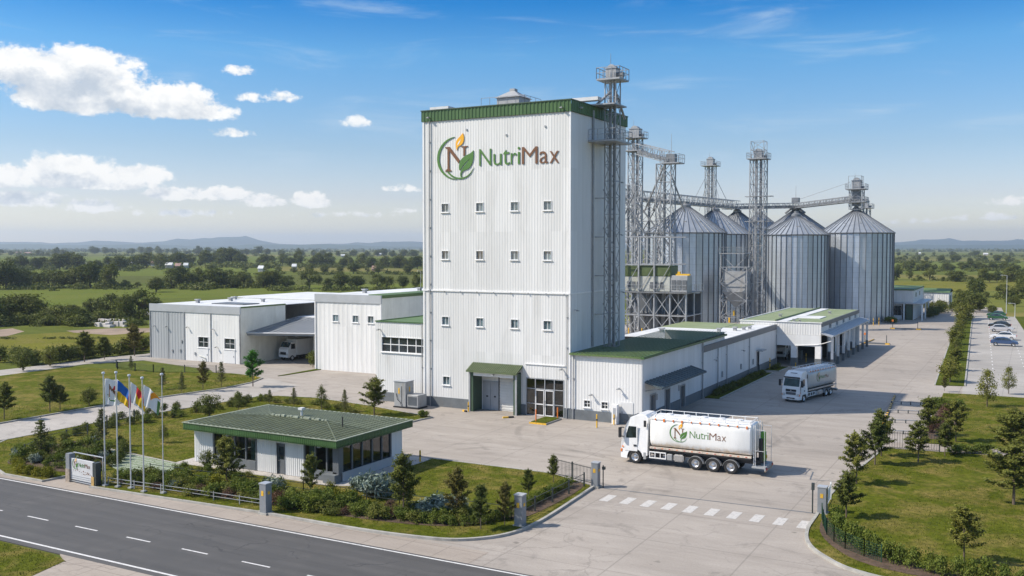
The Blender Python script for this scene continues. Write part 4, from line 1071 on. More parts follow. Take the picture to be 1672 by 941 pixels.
def long_store():
    x0, x1, y0, y1, h = -119.1, -100.5, 102.3, 122.0, 8.2
    t = thing('long_warehouse', 'long low warehouse with a grey left bay and white panels', 'building', ((x0+x1)/2, y0, 0))
    p, u, n, L = WALLS['front'](x0,y0,x1,y1)
    facade(MB(), p,u,n, 7.3, 0, h-1.0, (), .6, .03).build('wall', M['clad_grey'], t)
    wins = [(10.1-7.35, 12.3-7.35, 2.05, 3.7), (15.4-7.35, 17.6-7.35, 2.05, 3.7)]
    p2 = (p[0]+7.35, p[1])
    facade(MB(), p2,u,n, L-7.35, 0, h-1.0, wins, .6, .012).build('wall', M['clad'], t)
    for o in wins:
        window(t, p2,u,n, o, 2, 2, .08, 'glass_dark')
        d = flat_part(t, 'door', 'clad_smooth', p2,u,n, o[0]+.05, o[1]-.05, .01, .07, .03, 1.96)
        flat_part(d, 'handle', 'metal_box', p2,u,n, o[1]-.35, o[1]-.22, .07, .12, .95, 1.15)
    MB().obox(p,u,n, -.08, L+.05, -.1, .12, h-1.0, h+.1).build('fascia', M['fascia_grey'], t)
    ct = MB()
    for a in (0, 7.3, 12.75, L-.1): ct.obox(p,u,n, a-.06, a+.10, -.03, .10, 0, h-1.0)
    ct.each('corner_trim', M['steel'], t)
    MB().obox(p,u,n, 3.9, 3.96, .0, .07, 0, h-1.1).build('panel_joint', M['steel_dark'], t)
    for a, z in ((1.0, 4.9), (3.7, 4.9), (8.1, 5.0), (13.3, 4.9), (14.0, 2.3)): wall_lamp(t, p,u,n, a, z)
    for a, z in ((4.6, 1.1), (6.3, 1.2), (6.6, 2.6), (9.4, .9)): flat_part(t, 'meter_box', 'metal_box', p,u,n, a, a+.25, .02, .15, z, z+.4)
    MB().tube((-108.6,102.1,.9),(-107.4,102.1,.6),.06,.06,6).tube((-107.4,102.1,.6),(-107.4,102.1,.05),.06,.06,6).build('drain_pipe', M['cream'], t)
    e, ue, ne, Le = WALLS['east'](x0,y0,x1,y0+9.5)
    facade(MB(), e,ue,ne,9.5, 0, h-.1, (), 1.1, .012).build('wall', M['cream'], t)
    MB().obox(e,ue,ne, .1, 9.5, -.08, .1, h-.1, h+.12).build('parapet_band', M['roof_green'], t)
    for w in ('back', 'west'):
        q = WALLS[w](x0,y0,x1,y1); facade(MB(), *q[:3], q[3], 0, h, (), .9, .012).build('wall', M['clad_smooth'], t)
    MB().box(x0+.02,y0+.1,h-.1,x1-.08,y1,h+.0).build('roof', M['roof_white'], t)
    sk = MB().box(-111,107,h,-104.5,110.5,h+.14); sk.build('roof_light', M['fascia_dark'], t)
    box_vents(t, [(-115,108,.8),(-114,114,.8),(-108,115,.7),(-117,118,.7)], h)
    # upper wing running back to the right, set behind the covered bay
    wx0, wx1, wy0, wy1, wh = -122.0, -92.0, 122.0, 142.0, 8.3
    q = WALLS['front'](-100.5, wy0, wx1, wy1)
    ows = [(1.2,2.6,5.2,7.0),(5.2,6.8,4.6,7.0)]
    facade(MB(), *q[:3], q[3], 3.6, wh-1.2, ows, .9, .012).build('wall', M['clad_smooth'], t)
    for o in ows: window(t, *q[:3], o, 2, 1, .08, 'glass_dark', sill=False)
    MB().obox(*q[:3], -.1, q[3]+.1, -.1, .35, wh-1.2, wh+.1).build('fascia', M['fascia_grey'], t)
    q = WALLS['east'](wx0,wy0,wx1,wy1); facade(MB(), *q[:3], q[3], 0, wh, (), .9, .012).build('wall', M['clad_smooth'], t)
    MB().box(wx0,wy0-.02,wh-.05,wx1+.1,wy1,wh+.06).build('roof', M['roof_white'], t)
    dk = MB().obox((-98,121),UX,FR, 0,1.2,0,.8,3.7,4.8).obox((-98,121),UX,FR, 1.5,2.6,0,.9,3.7,4.5).obox((-98,121),UX,FR, 4.2,5.2,0,.7,3.7,4.6)
    dk.build('roof_unit', M['metal_box'], t)
    return t
long_store()

def covered_bay():
    t = thing('covered_bay', 'covered parking bay with grey mono pitch roof between the two stores', 'canopy', (-94, 109, 0))
    rf = MB()
    # sloping grey roof between the two stores
    a, b, c, d = (-100.45,103.6,4.55), (-87.45,106.5,4.75), (-87.45,116.0,6.1), (-100.45,113.8,6.1)
    nn = 26
    L = lambda p, q, s: tuple(p[i]+(q[i]-p[i])*s for i in range(3))
    for i in range(nn):
        s0, s1 = i/nn, (i+1)/nn; up = (0,0,.05 if i % 2 else 0)
        q = [L(a,b,s0), L(a,b,s1), L(d,c,s1), L(d,c,s0)]
        q = [(x,y,z+up[2]) for x,y,z in q]
        rf.quad(*q)
    rf.add([a, b, (b[0],b[1],b[2]-.45), (a[0],a[1],a[2]-.45)], [(0,3,2,1)])
    rf.add([(a[0],a[1],a[2]-.45),(b[0],b[1],b[2]-.45),(c[0],c[1],c[2]-.45),(d[0],d[1],d[2]-.45)], [(0,3,2,1)])
    rf.build('roof', M['roof_grey'], t)
    MB().tube((a[0],a[1]-.08,a[2]-.1),(b[0],b[1]-.08,b[2]-.1),.12,.12,8).build('gutter', M['fascia_grey'], t)
    MB().box(-100.4,114.2,5.9,-87.45,121.9,6.2).build('flat_roof', M['roof_white'], t)
    MB().box(-100.4,118.5,0,-87.45,118.8,5.9).box(-100.45,111.9,0,-100.2,118.5,5.9).build('back_wall', M['cream'], t)
    flat_part(t, 'door', 'fascia_dark', (-90.5,118.5),UX,FR, 0,1.3,.0,.06,0,3.4)
    flat_part(t, 'door', 'fascia_dark', (-96.6,118.5),UX,FR, 0,1.4,.0,.06,0,2.9)
    for x, y in ((-95.2,112.2),(-89.4,109.6)): MB().box(x-.12,y-.12,0,x+.12,y+.12,5.4).build('post', M['trim_white'], t)
    return t
covered_bay()

# ------------------------------------------------------------------ gate house
def guard_house():
    x0, x1, y0, y1 = -57.65, -43.35, 53.6, 61.4
    t = thing('gatehouse', 'flat gatehouse with wide green tiled roof and corner windows by the entrance', 'building', (-50.5, y0, 0))
    z0 = .16
    slab('apron_paving', [(x0-1.1,y0-.9),(x1-.2,y0-.9),(x1+1.2,y0-.3),(x1+1.5,y1+1.8),(x1+.4,y1+2.0),(x0-1.1,y1+.6),(x0-4.5,y1-.8),(x0-4.5,y1-2.6),(x0-1.1,y1-3.6)], .14, M['paving'])
    p, u, n, L = WALLS['front'](x0,y0,x1,y1); h = 2.80
    A = [('w',0,2.05),('g',2.05,7.2),('w',7.2,8.95),('d',8.95,9.75),('w',9.75,11.15),('g',11.15,L)]
    A = [('w',0,2.0),('g',2.0,6.55),('w',6.55,8.5),('d',8.5,9.3),('w',9.3,11.1),('g',11.1,L-.02)]
    for k, a0, a1 in A:
        if k == 'w': facade(MB(), p,u,n, 0,0,0) if False else facade(MB(), (p[0]+a0,p[1]),u,n, a1-a0, z0, h, (), .2, .03).build('wall', M['clad'], t)
    # entrance door
    a0, a1 = 8.5, 9.3
    d = flat_part(t, 'door', 'fascia_dark', p,u,n, a0+.05, a1-.05, -.14, -.08, z0, 2.35)
    flat_part(d, 'pane', 'glass_dark', p,u,n, a0+.14, a1-.14, -.08, -.07, 1.25, 2.2); flat_part(d, 'handle', 'chrome', p,u,n, a0+.12, a0+.2, -.08, -.03, 1.1, 1.16)
    MB().obox(p,u,n,a0,a0+.05,-.15,.05,z0,2.4).obox(p,u,n,a1-.05,a1,-.15,.05,z0,2.4).obox(p,u,n,a0,a1,-.15,.05,2.4,2.47).each('door_frame', M['fascia_dark'], t)
    facade(MB(), (p[0]+a0,p[1]),u,n, a1-a0, 2.47, h, (), .2, .03).build('wall', M['clad'], t)
    # dark framed windows
    def glazed(a0, a1, sill_h, nx, PP=p, UU=u, NN=n, tops=None):
        f = MB()
        f.obox(PP,UU,NN, a0, a0+.14, -.16, .03, z0, h); f.obox(PP,UU,NN, a1-.14, a1, -.16, .03, z0, h)
        f.obox(PP,UU,NN, a0+.14, a1-.14, -.16, .02, 2.62, h)
        for i in range(1, nx):
            a = a0 + (a1-a0)*i/nx; f.obox(PP,UU,NN, a-.06, a+.06, -.14, .02, sill_h, 2.62)
        w = f.build('window', M['fascia_dark'], t)
        MB().obox(PP,UU,NN, a0+.14, a1-.14, -.2, .05, z0, sill_h).build('sill_panel', M['plinth'], w)
        P = lambda a, z: (PP[0]+UU[0]*a-NN[0]*.07, PP[1]+UU[1]*a-NN[1]*.07, z)
        for i in range(nx):
            b0 = a0+(a1-a0)*i/nx+.06+(.08 if i == 0 else 0); b1 = a0+(a1-a0)*(i+1)/nx-.06-(.08 if i == nx-1 else 0)
            MB().quad(P(b0,sill_h), P(b1,sill_h), P(b1,2.62), P(b0,2.62)).build('pane', M['glass_clear'], w)
        return w
    glazed(2.0, 6.55, .85, 4); glazed(11.1, L-.02, .85, 3)
    e, ue, ne, Le = WALLS['east'](x0,y0,x1,y1)
    glazed(.35, 6.4, .80, 5, e, ue, ne)
    MB().obox(e,ue,ne, -.05, .35, -.5, .03, z0, h).build('corner_pier', M['fascia_dark'], t)
    facade(MB(), (e[0],e[1]+6.4),ue,ne, Le-6.4, z0, h, (), .9, .012).build('wall', M['clad_smooth'], t)
    MB().obox(e,ue,ne, .3, 6.5, .05, .13, z0, .82).build('panel_band', M['fascia_grey'], t)
    flat_part(t, 'planter_step', 'plinth', p,u,n, L-1.0, L+.06, .05, .55, z0, .75)
    for w in ('back', 'west'):
        q = WALLS[w](x0,y0,x1,y1); facade(MB(), *q[:3], q[3], z0, h, (), .4, .02).build('wall', M['clad'], t)
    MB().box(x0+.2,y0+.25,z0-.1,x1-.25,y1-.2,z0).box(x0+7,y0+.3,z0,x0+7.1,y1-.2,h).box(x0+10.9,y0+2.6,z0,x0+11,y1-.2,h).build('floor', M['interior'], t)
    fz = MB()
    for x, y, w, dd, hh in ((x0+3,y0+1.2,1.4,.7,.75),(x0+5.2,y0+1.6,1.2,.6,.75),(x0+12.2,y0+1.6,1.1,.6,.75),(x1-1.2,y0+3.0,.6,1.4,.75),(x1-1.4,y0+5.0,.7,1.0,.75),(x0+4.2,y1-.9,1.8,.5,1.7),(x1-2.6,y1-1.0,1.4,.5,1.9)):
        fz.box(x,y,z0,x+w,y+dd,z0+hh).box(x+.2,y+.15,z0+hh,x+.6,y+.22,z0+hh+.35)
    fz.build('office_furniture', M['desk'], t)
    cu = MB()
    for a in (5.6, 11.35): 
        for i in range(6): cu.obox(p,u,n, a+i*.1, a+i*.1+.08, -.36-(.04 if i % 2 else 0), -.33, z0+.4, 2.6)
    cu.build('curtain', M['curtain'], t)
    # roof: wide eaves, ribbed fascia, very low hips
    ov = .45; rx0, rx1, ry0, ry1 = x0-.38, x1+ov, y0-.78, y1+.85
    MB().box(rx0,ry0,2.81,rx1,ry1,2.87).build('soffit', M['trim_white'], t)
    fb = MB()
    for w in WALLS:
        q = WALLS[w](rx0,ry0,rx1,ry1); facade(fb, *q[:3], q[3], 2.78, 3.31, (), .18, .02)
    fb.build('fascia', M['green'], t)
    # low hipped roof carrying rows of tiles
    zr = 3.29; hgt = .22; run = (ry1-ry0)/2; ym = (ry0+ry1)/2
    def zroof(x, y):
        dd = min(x-rx0, rx1-x, y-ry0, ry1-y); return zr + hgt*max(0, dd)/run
    rows = []; stp = .36; y = ry0
    tv, tf = [], []
    mbt = MB()
    nxs = int((rx1-rx0)/.24)
    xs = [rx0+(rx1-rx0)*i/nxs for i in range(nxs+1)]
    for side in range(4):
        pass
    ny = int((ry1-ry0)/stp)
    grid = {}
    for j in range(ny):
        ya, yb = ry0+(ry1-ry0)*j/ny, ry0+(ry1-ry0)*(j+1)/ny
        for i in range(nxs):
            xa, xb = xs[i], xs[i+1]; xm = (xa+xb)/2; ymid = (ya+yb)/2
            if (i % 2) == 0: up = .0
            else: up = .035
            front = ymid < ym
            la, lb = (.0, .05) if front else (.05, .0)
            if front: la, lb = .05, .0
            else: la, lb = .0, .05
            mbt.add([(xa,ya,zroof(xa,ya)+up+la),(xb,ya,zroof(xb,ya)+up+la),(xb,yb,zroof(xb,yb)+up+lb),(xa,yb,zroof(xa,yb)+up+lb)], [(0,1,2,3)])
            if i+1 < nxs:
                u2 = .0 if (i+1) % 2 == 0 else .035
                mbt.add([(xb,ya,zroof(xb,ya)+up+la),(xb,ya,zroof(xb,ya)+u2+la),(xb,yb,zroof(xb,yb)+u2+lb),(xb,yb,zroof(xb,yb)+up+lb)], [(0,1,2,3)])
            if front and j > 0: mbt.add([(xa,ya,zroof(xa,ya)+up),(xb,ya,zroof(xb,ya)+up),(xb,ya,zroof(xb,ya)+up+.05),(xa,ya,zroof(xa,ya)+up+.05)], [(0,1,2,3)])
    mbt.build('roof', M['roof_tile_dark'], t)
    tr = MB()
    for w in WALLS:
        q = WALLS[w](rx0,ry0,rx1,ry1)
        if w in ('front','back'): tr.obox(*q[:3], -.06, q[3]+.06, -.10, .07, 3.31, 3.36)
        else: tr.obox(*q[:3], .12, q[3]-.12, -.10, .068, 3.308, 3.358)
    tr.build('roof_edge_trim', M['roof_edge'], t)
    hp = MB()
    hr = (rx1-run, ym, zr+hgt+.03); hl = (rx0+run, ym, zr+hgt+.03)
    for c in ((rx1,ry0),(rx1,ry1)): hp.tube((c[0],c[1],zr+.03), hr, .05, .05, 6)
    for c in ((rx0,ry0),(rx0,ry1)): hp.tube((c[0],c[1],zr+.03), hl, .05, .05, 6)
    hp.tube(hl, hr, .05, .05, 6); hp.build('hip_cap', M['roof_tile_dark'], t)
    rnd = random.Random(3)
    bits = MB()
    for i in range(16):
        x = hl[0]+.3 + (hr[0]-hl[0]-.4)*i/15 + rnd.uniform(-.1,.1); s = rnd.uniform(.05,.11); yy = ym + rnd.uniform(-.1,.1)
        bits.box(x-s*1.4, yy-s, zr+hgt+.06, x+s*1.4, yy+s, zr+hgt+.10+s)
    bits.each('ridge_fixing', M['roof_edge'], t)
    MB().tube((-51.2,ym+1.2,zr+.2),(-51.2,ym+1.2,zr+.72),.09,.09,8).box(-51.4,ym+1.0,zr+.7,-51.0,ym+1.4,zr+.86).build('roof_vent', M['roof_white'], t)
    MB().tube((-45.4,ym-.9,zr+.2),(-45.4,ym-.9,zr+.95),.05,.05,8).build('vent_pipe', M['black'], t)
    for a in (4.0, 12.9): wall_lamp(t, p,u,n, a, 2.7)
    downpipe(t, e,ue,ne, 3.4, 2.55, 2.95, .03, 'black')
    return t
M['roof_tile_dark'] = mk('dark_green_tiles', (.105,.122,.068), .55, 0, .22, 1.0, grime=(.13,.15,.11), gk=.6)
M['roof_edge'] = mk('pale_roof_edge', (.30,.33,.25), .6, 0, .2, 3)
guard_house()

# ------------------------------------------------------------------ small buildings far along the yard, and sheds beyond
def far_gatehouse():
    x0, x1, y0, y1, h = -34.0, -24.6, 239.0, 262.0, 7.0
    t = thing('office_block', 'small white block with green roof and veranda beyond the last silo', 'building', ((x0+x1)/2, y0, 0))
    for w in WALLS:
        q = WALLS[w](x0,y0,x1,y1); facade(MB(), *q[:3], q[3], 0 if w in ('back','west') else (4.0 if w == 'front' else 0), h-.15, (), .6, .02).build('wall', M['clad'], t)
    MB().box(x0-.2,y0-.2,h-.15,x1+.2,y1+.2,h+.15).build('roof', M['roof_green'], t)
    MB().box(x0,y0-.6,3.7,x1+2.2,y0+.8,3.95).box(x1+.02,y0+.8,3.7,x1+2.2,y1-2,3.95).build('canopy', M['fascia_grey'], t)
    MB().box(x0,y0+.5,0,x1-2.4,y0+.7,4.0).build('wall', M['clad_smooth'], t)
    flat_part(t, 'window', 'glass_dark', (x0+4.9,y0+.5),UX,FR, 0,2.0,.0,.05,1.0,3.2)
    for x, y in ((x1-1.9,y0-.4),(x1+2.0,y0-.4),(x1+2.0,y0+7),(x1+2.0,y0+14)): MB().box(x-.15,y-.15,0,x+.15,y+.15,3.7).build('post', M['trim_white'], t)
    MB().box(x1-1.6,y0+.1,0,x1-.1,y0+.5,3.7).build('door', M['green_dark'], t)
    for a in (5, 13): flat_part(t, 'window', 'glass_dark', (x1,y0),UY,EA, a,a+1.2,.02,.06,5.2,6.2)
far_gatehouse()
def far_shed():
    x0, x1, y0, y1, h = -31.0, -20.9, 292.0, 304.5, 4.2
    t = thing('storage_shed', 'white shed with low green pitched roof at the end of the yard', 'building', ((x0+x1)/2, y0, 0))
    for w in WALLS:
        q = WALLS[w](x0,y0,x1,y1); facade(MB(), *q[:3], q[3], 0, h, (), .6, .03).build('wall', M['clad'] if w != 'east' else M['clad_smooth'], t)
    ym = (y0+y1)/2
    MB().add([(x0-.3,y0-.3,h),(x1+.3,y0-.3,h),(x1+.3,ym,h+.95),(x0-.3,ym,h+.95),(x1+.3,y1+.3,h),(x0-.3,y1+.3,h)], [(0,1,2,3),(3,2,4,5),(5,4,1,0)]).build('roof', M['roof_green'], t)
    flat_part(t, 'door', 'fascia_dark', (x1,y0),UY,EA, 4,8,.02,.08,0,3.2)
far_shed()
def village():
    rnd = random.Random(11)
    spots = [(208,436,16,'w'),(221,434,20,'r'),(237,433,14,'w'),(252,435,16,'r'),(176,437,10,'w'),(162,438,9,'r'),(57,436,10,'r'),(275,438,13,'w'),(290,439,10,'r'),(303,438,8,'w'),
             (136,438,9,'w'),(425,444,10,'w'),(610,444,8,'r'),(30,415,10,'r'),(45,416,12,'r'),(62,415,8,'w'),(620,418,14,'w'),(560,420,8,'w'),(480,440,8,'w'),(655,417,10,'w'),(1500,416,9,'w'),(1610,417,8,'w')]
    for i, (px, py, w, k) in enumerate(spots):
        x, y = G(px, py); dp = depth(x, y); W = w/F_PX*dp*.8; hh = W*.12 + 1.8; D = W*.35+3
        t = thing('far_house' if W < 14 else 'far_barn', '', '', (x, y, 0), YAW + rnd.uniform(-.25,.25)); BASE[t.name] = (0,0,0)
        where = 'left fields' if px < 800 else 'fields right of silos'
        row = 'in the village row' if 130 < px < 310 and py > 430 else 'among the distant trees'
        t['label'] = ('low ' if W > 14 else 'tiny ') + ('reddish' if k == 'r' else 'white') + f' farm building, {nth(1+sum(1 for s in spots if (s[0]<800)==(px<800) and s[0]<px))} from left in the {where}'
        t['category'] = 'building'; t['group'] = 'far farm buildings'
        MB().box(-W/2,0,0,W/2,D,hh).build('wall', M['pale_wall'] if k == 'w' or i % 2 else M['brick_red'], t)
        MB().add([(-W/2-.3,-.3,hh),(W/2+.3,-.3,hh),(W/2+.3,D/2,hh+2),(-W/2-.3,D/2,hh+2),(W/2+.3,D+.3,hh),(-W/2-.3,D+.3,hh)], [(0,1,2,3),(3,2,4,5),(0,3,5),(1,4,2)]).build('roof', M['brick_red'] if k == 'r' else M['roof_white'], t)
village()
# ------------------------------------------------------------------ silos
def mat_silo(name, base, metal, rough):
    m, t, b = new_mat(name)
    g = t.new('ShaderNodeNewGeometry'); p = g.outputs['Position']; z = t.sep(p)[2]
    n = t.noise(t.vmul(p, (1, 1, .3)), .8, 5, .6)
    st = t.noise(t.vmul(p, (1.2, 1.2, .05)), 1.6, 5, .7)
    r = t.math('MULTIPLY', g.outputs['Random Per Island'], 1.0)
    c = t.mix(r, shade(base, .82), shade(base, 1.16))
    c = t.mix(1.0, c, t.mix(t.mapr(n, .3, .7), (.86,.87,.88), (1.1,1.1,1.1)), 'MULTIPLY')
    c = t.mix(t.math('MULTIPLY', t.mapr(st, .55, .75), .35), c, shade(base, .62))
    # sheet courses
    ln = t.math('LESS_THAN', t.math('PINGPONG', z, .56), .035)
    c = t.mix(t.math('MULTIPLY', ln, .35), c, shade(base, .55))
    t.set(b.inputs['Base Color'], c); b.inputs['Metallic'].default_value = metal
    t.set(b.inputs['Roughness'], t.math('MULTIPLY_ADD', r, .12, rough))
    wv = t.math('SINE', t.math('MULTIPLY', z, 2*PI/.28))
    t.set(b.inputs['Normal'], t.bump(wv, .35, .012)); return m
M['silo'] = mat_silo('galvanised_silo_sheet', (.57,.61,.65), .68, .32)
M['silo_roof'] = mk('silo_roof_sheet', (.42,.45,.48), .42, .55, .1, .8, grime=(.3,.3,.3), gk=.4)
M['silo_rib'] = mk('silo_stiffener', (.17,.18,.195), .5, .6, .15, 2)
def silo(px, dep, R, ze, zp, label, N=38, cap_r=.9):
    x, y = lat_dep(px, dep)
    t = thing('grain_silo', label, 'silo', (x, y, 0), 0, 'galvanised grain silos')
    w = MB(); ring = lambda i, r: (x + r*math.cos(2*PI*i/N), y + r*math.sin(2*PI*i/N))
    for i in range(N):
        a, b = ring(i+.035, R), ring(i+.965, R)
        w.quad((*a, 0), (*b, 0), (*b, ze), (*a, ze))
    w.build('wall', M['silo'], t)
    rb = MB()
    for i in range(N):
        a, b = ring(i-.045, R-.01), ring(i+.045, R-.01); c, d = ring(i-.035, R+.17), ring(i+.035, R+.17)
        rb.add([(*a,0),(*b,0),(*d,0),(*c,0),(*a,ze),(*b,ze),(*d,ze),(*c,ze)], [(0,1,5,4),(1,2,6,5),(2,3,7,6),(3,0,4,7),(4,5,6,7)])
    rb.build('stiffeners', M['silo_rib'], t)
    er = MB(); er.lathe([(R+.05,ze-.18),(R+.25,ze-.12),(R+.28,ze+.06),(R+.02,ze+.10)], (x,y,0), N); er.build('eave_ring', M['silo_rib'], t)
    rf = MB(); k = N
    for i in range(k):
        a, b = ring(i, R+.3), ring(i+1, R+.3); c, d = ring(i, cap_r), ring(i+1, cap_r)
        rf.quad((*a, ze-.02), (*b, ze-.02), (*d, zp), (*c, zp))
    rf.build('roof', M['silo_roof'], t)
    rr = MB()
    for i in range(k):
        a, c = ring(i, R+.32), ring(i, cap_r); rr.tube((*a, ze+.04), (*c, zp+.05), .085, .06, 4)
    rr.build('roof_ribs', M['silo_rib'], t)
    cp = MB(); cp.lathe([(cap_r+.15,zp-.15),(cap_r+.15,zp+.35),(.5,zp+.75),(.5,zp+1.1),(.0,zp+1.1)], (x,y,0), 16); cp.build('roof_cap', M['steel_dark'], t)
    ld = MB(); az = -PI/2 - .95
    q = lambda r, o: (x+r*math.cos(az)-o*math.sin(az), y+r*math.sin(az)+o*math.cos(az))
    for o in (-.25, .25): ld.tube((*q(R+.5,o), .5), (*q(R+.5,o), ze+.6), .04, .04, 4)
    zz = .8
    while zz < ze: ld.tube((*q(R+.5,-.25), zz), (*q(R+.5,.25), zz), .025, .025, 4, False); zz += .6
    ld.build('ladder', M['steel'], t)
    hb = MB()
    for a_ in (.2, .7, 1.3, 1.9): 
        aa = -PI/2 - 1.0 + a_; rr_ = R*.62; zc = ze+(zp-ze)*.38
        hb.box(x+rr_*math.cos(aa)-.3, y+rr_*math.sin(aa)-.3, zc-.1, x+rr_*math.cos(aa)+.3, y+rr_*math.sin(aa)+.3, zc+.35)
    hb.build('roof_hatch', M['steel'], t)
    return x, y
S1 = silo(1119, 199, 8.2, 19.8, 25.2, 'leftmost large silo beside the green process tanks')
S2 = silo(1167, 222, 8.1, 19.8, 25.3, 'second silo, half hidden just behind the leftmost silo')
S3 = silo(1203, 245, 8.0, 20.0, 25.8, 'third silo of the left row, mostly hidden behind the bucket elevator')
S4 = silo(1240, 268, 8.0, 20.0, 26.2, 'rear left silo glimpsed right of the tall lattice elevator')
SM = silo(1299, 214, 7.0, 19.6, 23.8, 'smaller middle silo standing in front with no headhouse on its roof')
SN = silo(1298, 256, 7.6, 21.6, 26.6, 'silo behind the middle one with only its cone roof showing')
SR = silo(1397, 222, 8.2, 20.1, 25.3, 'rightmost large silo carrying a railed headhouse on its roof')

# ------------------------------------------------------------------ lattice elevators, frames and conveyors
def lattice(mb, x, y, w, d, z0, z1, bay=2.6, r=.10, br=.055, rz=0.0):
    c_, s_ = math.cos(rz), math.sin(rz)
    K = [(x+a*w/2*c_-b*d/2*s_, y+a*w/2*s_+b*d/2*c_) for a, b in ((-1,-1),(1,-1),(1,1),(-1,1))]
    for k in K: mb.tube((*k, z0), (*k, z1), r, r, 5)
    n = max(1, int((z1-z0)/bay+.5))
    for i in range(n+1):
        z = z0 + (z1-z0)*i/n
        for a in range(4):
            mb.tube((*K[a], z), (*K[(a+1) % 4], z), br, br, 4, False)
            if i < n:
                z2 = z0 + (z1-z0)*(i+1)/n
                p, q = (a, (a+1) % 4) if i % 2 else ((a+1) % 4, a)
                mb.tube((*K[p], z), (*K[q], z2), br, br, 4, False)
                if br > .05: mb.tube((*K[q], z), (*K[p], z2), br*.8, br*.8, 4, False)
    return mb
def platform(t, x, y, w, d, z, h=1.1):
    p = MB().box(x-w/2, y-d/2, z-.18, x+w/2, y+d/2, z).build('platform', M['steel'], t)
    r = MB(); rail(r, [(x-w/2,y-d/2),(x+w/2,y-d/2),(x+w/2,y+d/2),(x-w/2,y+d/2),(x-w/2,y-d/2)], z, h, 1.0, .04)
    r.build('railing', M['steel'], p)
    return p
def head_box(t, x, y, z, w, d, h, mat='steel'):
    hb = MB().box(x-w/2,y-d/2,z,x+w/2,y+d/2,z+h*.78).box(x-w*.56,y-d*.56,z+h*.7,x+w*.56,y+d*.56,z+h*.76)
    n = 8; vs = []
    for yy in (y-d/2, y+d/2):
        for i in range(n+1):
            a = PI*i/n; vs.append((x+w*.36*math.cos(a), yy*.8+y*.2, z+h*.78+h*.22*math.sin(a)))
    hb.add(vs, [tuple(range(n+1)), tuple(range(2*n+1, n, -1))] + [(i, n+1+i, n+2+i, i+1) for i in range(n)])
    o = hb.build('head_housing', M[mat], t, fixn=True)
    MB().tube((x+w/2,y-d*.1,z+.4),(x+w/2+.7,y-d*.1,z+.4),.26,.26,8).box(x+w/2+.1,y-d*.3,z,x+w/2+.6,y+d*.1,z+.2).build('drive_motor', M['steel_dark'], t)
    MB().tube((x-w*.2,y,z+h),(x-w*.2,y,z+h+1.2),.03,.02,4).build('lightning_rod', M['steel'], t)
    return o
def elevator(name, label, x, y, w, z0, zp, box=(1.5,1.4,1.9), pw=3.4, levels=(), spouts=(), mat='steel', stays=False):
    t = thing(name, label, 'elevator', (x, y, z0))
    lattice(MB(), x, y, w, w, z0, zp-.15, 2.4 if w > 1.5 else 1.7, .11 if w > 1.5 else .07, .06 if w > 1.5 else .035).build('lattice_frame', M[mat], t)
    lw = .075*w
    for dx in (-.17*w, .17*w): MB().box(x+dx-lw, y-lw*1.3, z0, x+dx+lw, y+lw*1.3, zp).build('elevator_leg', M['steel_dark' if dx > 0 else 'steel'], t)
    ld = MB()
    for o in (-.22, .22): ld.tube((x+o, y-w/2-.12, z0+.3), (x+o, y-w/2-.12, zp+.9), .03, .03, 4)
    zz = z0+.6
    while zz < zp: ld.tube((x-.22,y-w/2-.12,zz),(x+.22,y-w/2-.12,zz),.022,.022,4,False); zz += .45
    ld.build('ladder', M['steel'], t)
    platform(t, x, y, pw, pw, zp)
    head_box(t, x, y, zp, *box, mat=mat)
    for z in levels: platform(t, x, y, pw*.92, pw*.92, z)
    if spouts:
        for s in spouts: MB().path(s, .13, 8).build('spout', M['steel'], t)
    if stays:
        s = MB()
        for a, b in ((-1,-1),(1,-1),(1,1),(-1,1)): s.tube((x+a*w/2,y+b*w/2,zp-3.5),(x+a*w*1.9,y+b*w*1.9,zp-12),.07,.07,5)
        s.build('stay', M['steel'], t)
    return t
# on the right hand face of the tower, standing on the annex roof
ex, ey = -38.6, 92.4
te = elevator('bucket_elevator', 'tall lattice bucket elevator climbing the shaded right face of the tower', ex, ey, 1.2, 6.66, 34.2, (1.15,1.1,1.5), 2.55,
         spouts=([(ex-.3,ey,32.9),(ex-1.3,ey-1.5,31.4)], [(ex+.3,ey,33.0),(ex+.4,ey+2.4,30.4)]))
a_ = MB()
for z in (10.0, 14.0, 18.0, 22.0): a_.tube((TX1+.02, ey-1.1, z), (ex-.6, ey-.5, z), .06, .06, 5).tube((TX1+.02, ey+1.1, z+1.0), (ex-.6, ey+.4, z), .05, .05, 5)
a_.each('wall_tie', M['steel'], te)
pp = MB().box(TX1+.02, ey-2.9, 27.6, ex+1.5, ey+1.7, 27.78).build('platform', M['steel'], te)
rl = MB(); rail(rl, [(TX1+.1,ey-2.9),(ex+1.5,ey-2.9),(ex+1.5,ey+1.7),(TX1+.1,ey+1.7)], 27.78, 1.1, 1.0, .035); rl.build('railing', M['steel'], pp)
MB().box(TX1-2.2,ey-2.2,31.9,ex-.7,ey-1.2,32.25).build('roof_chute', M['roof_white'], te)
px_ = MB().box(TX1-1.6, ey-1.9, 31.42, ex+1.0, ey+1.4, 31.56).build('platform', M['steel'], te)

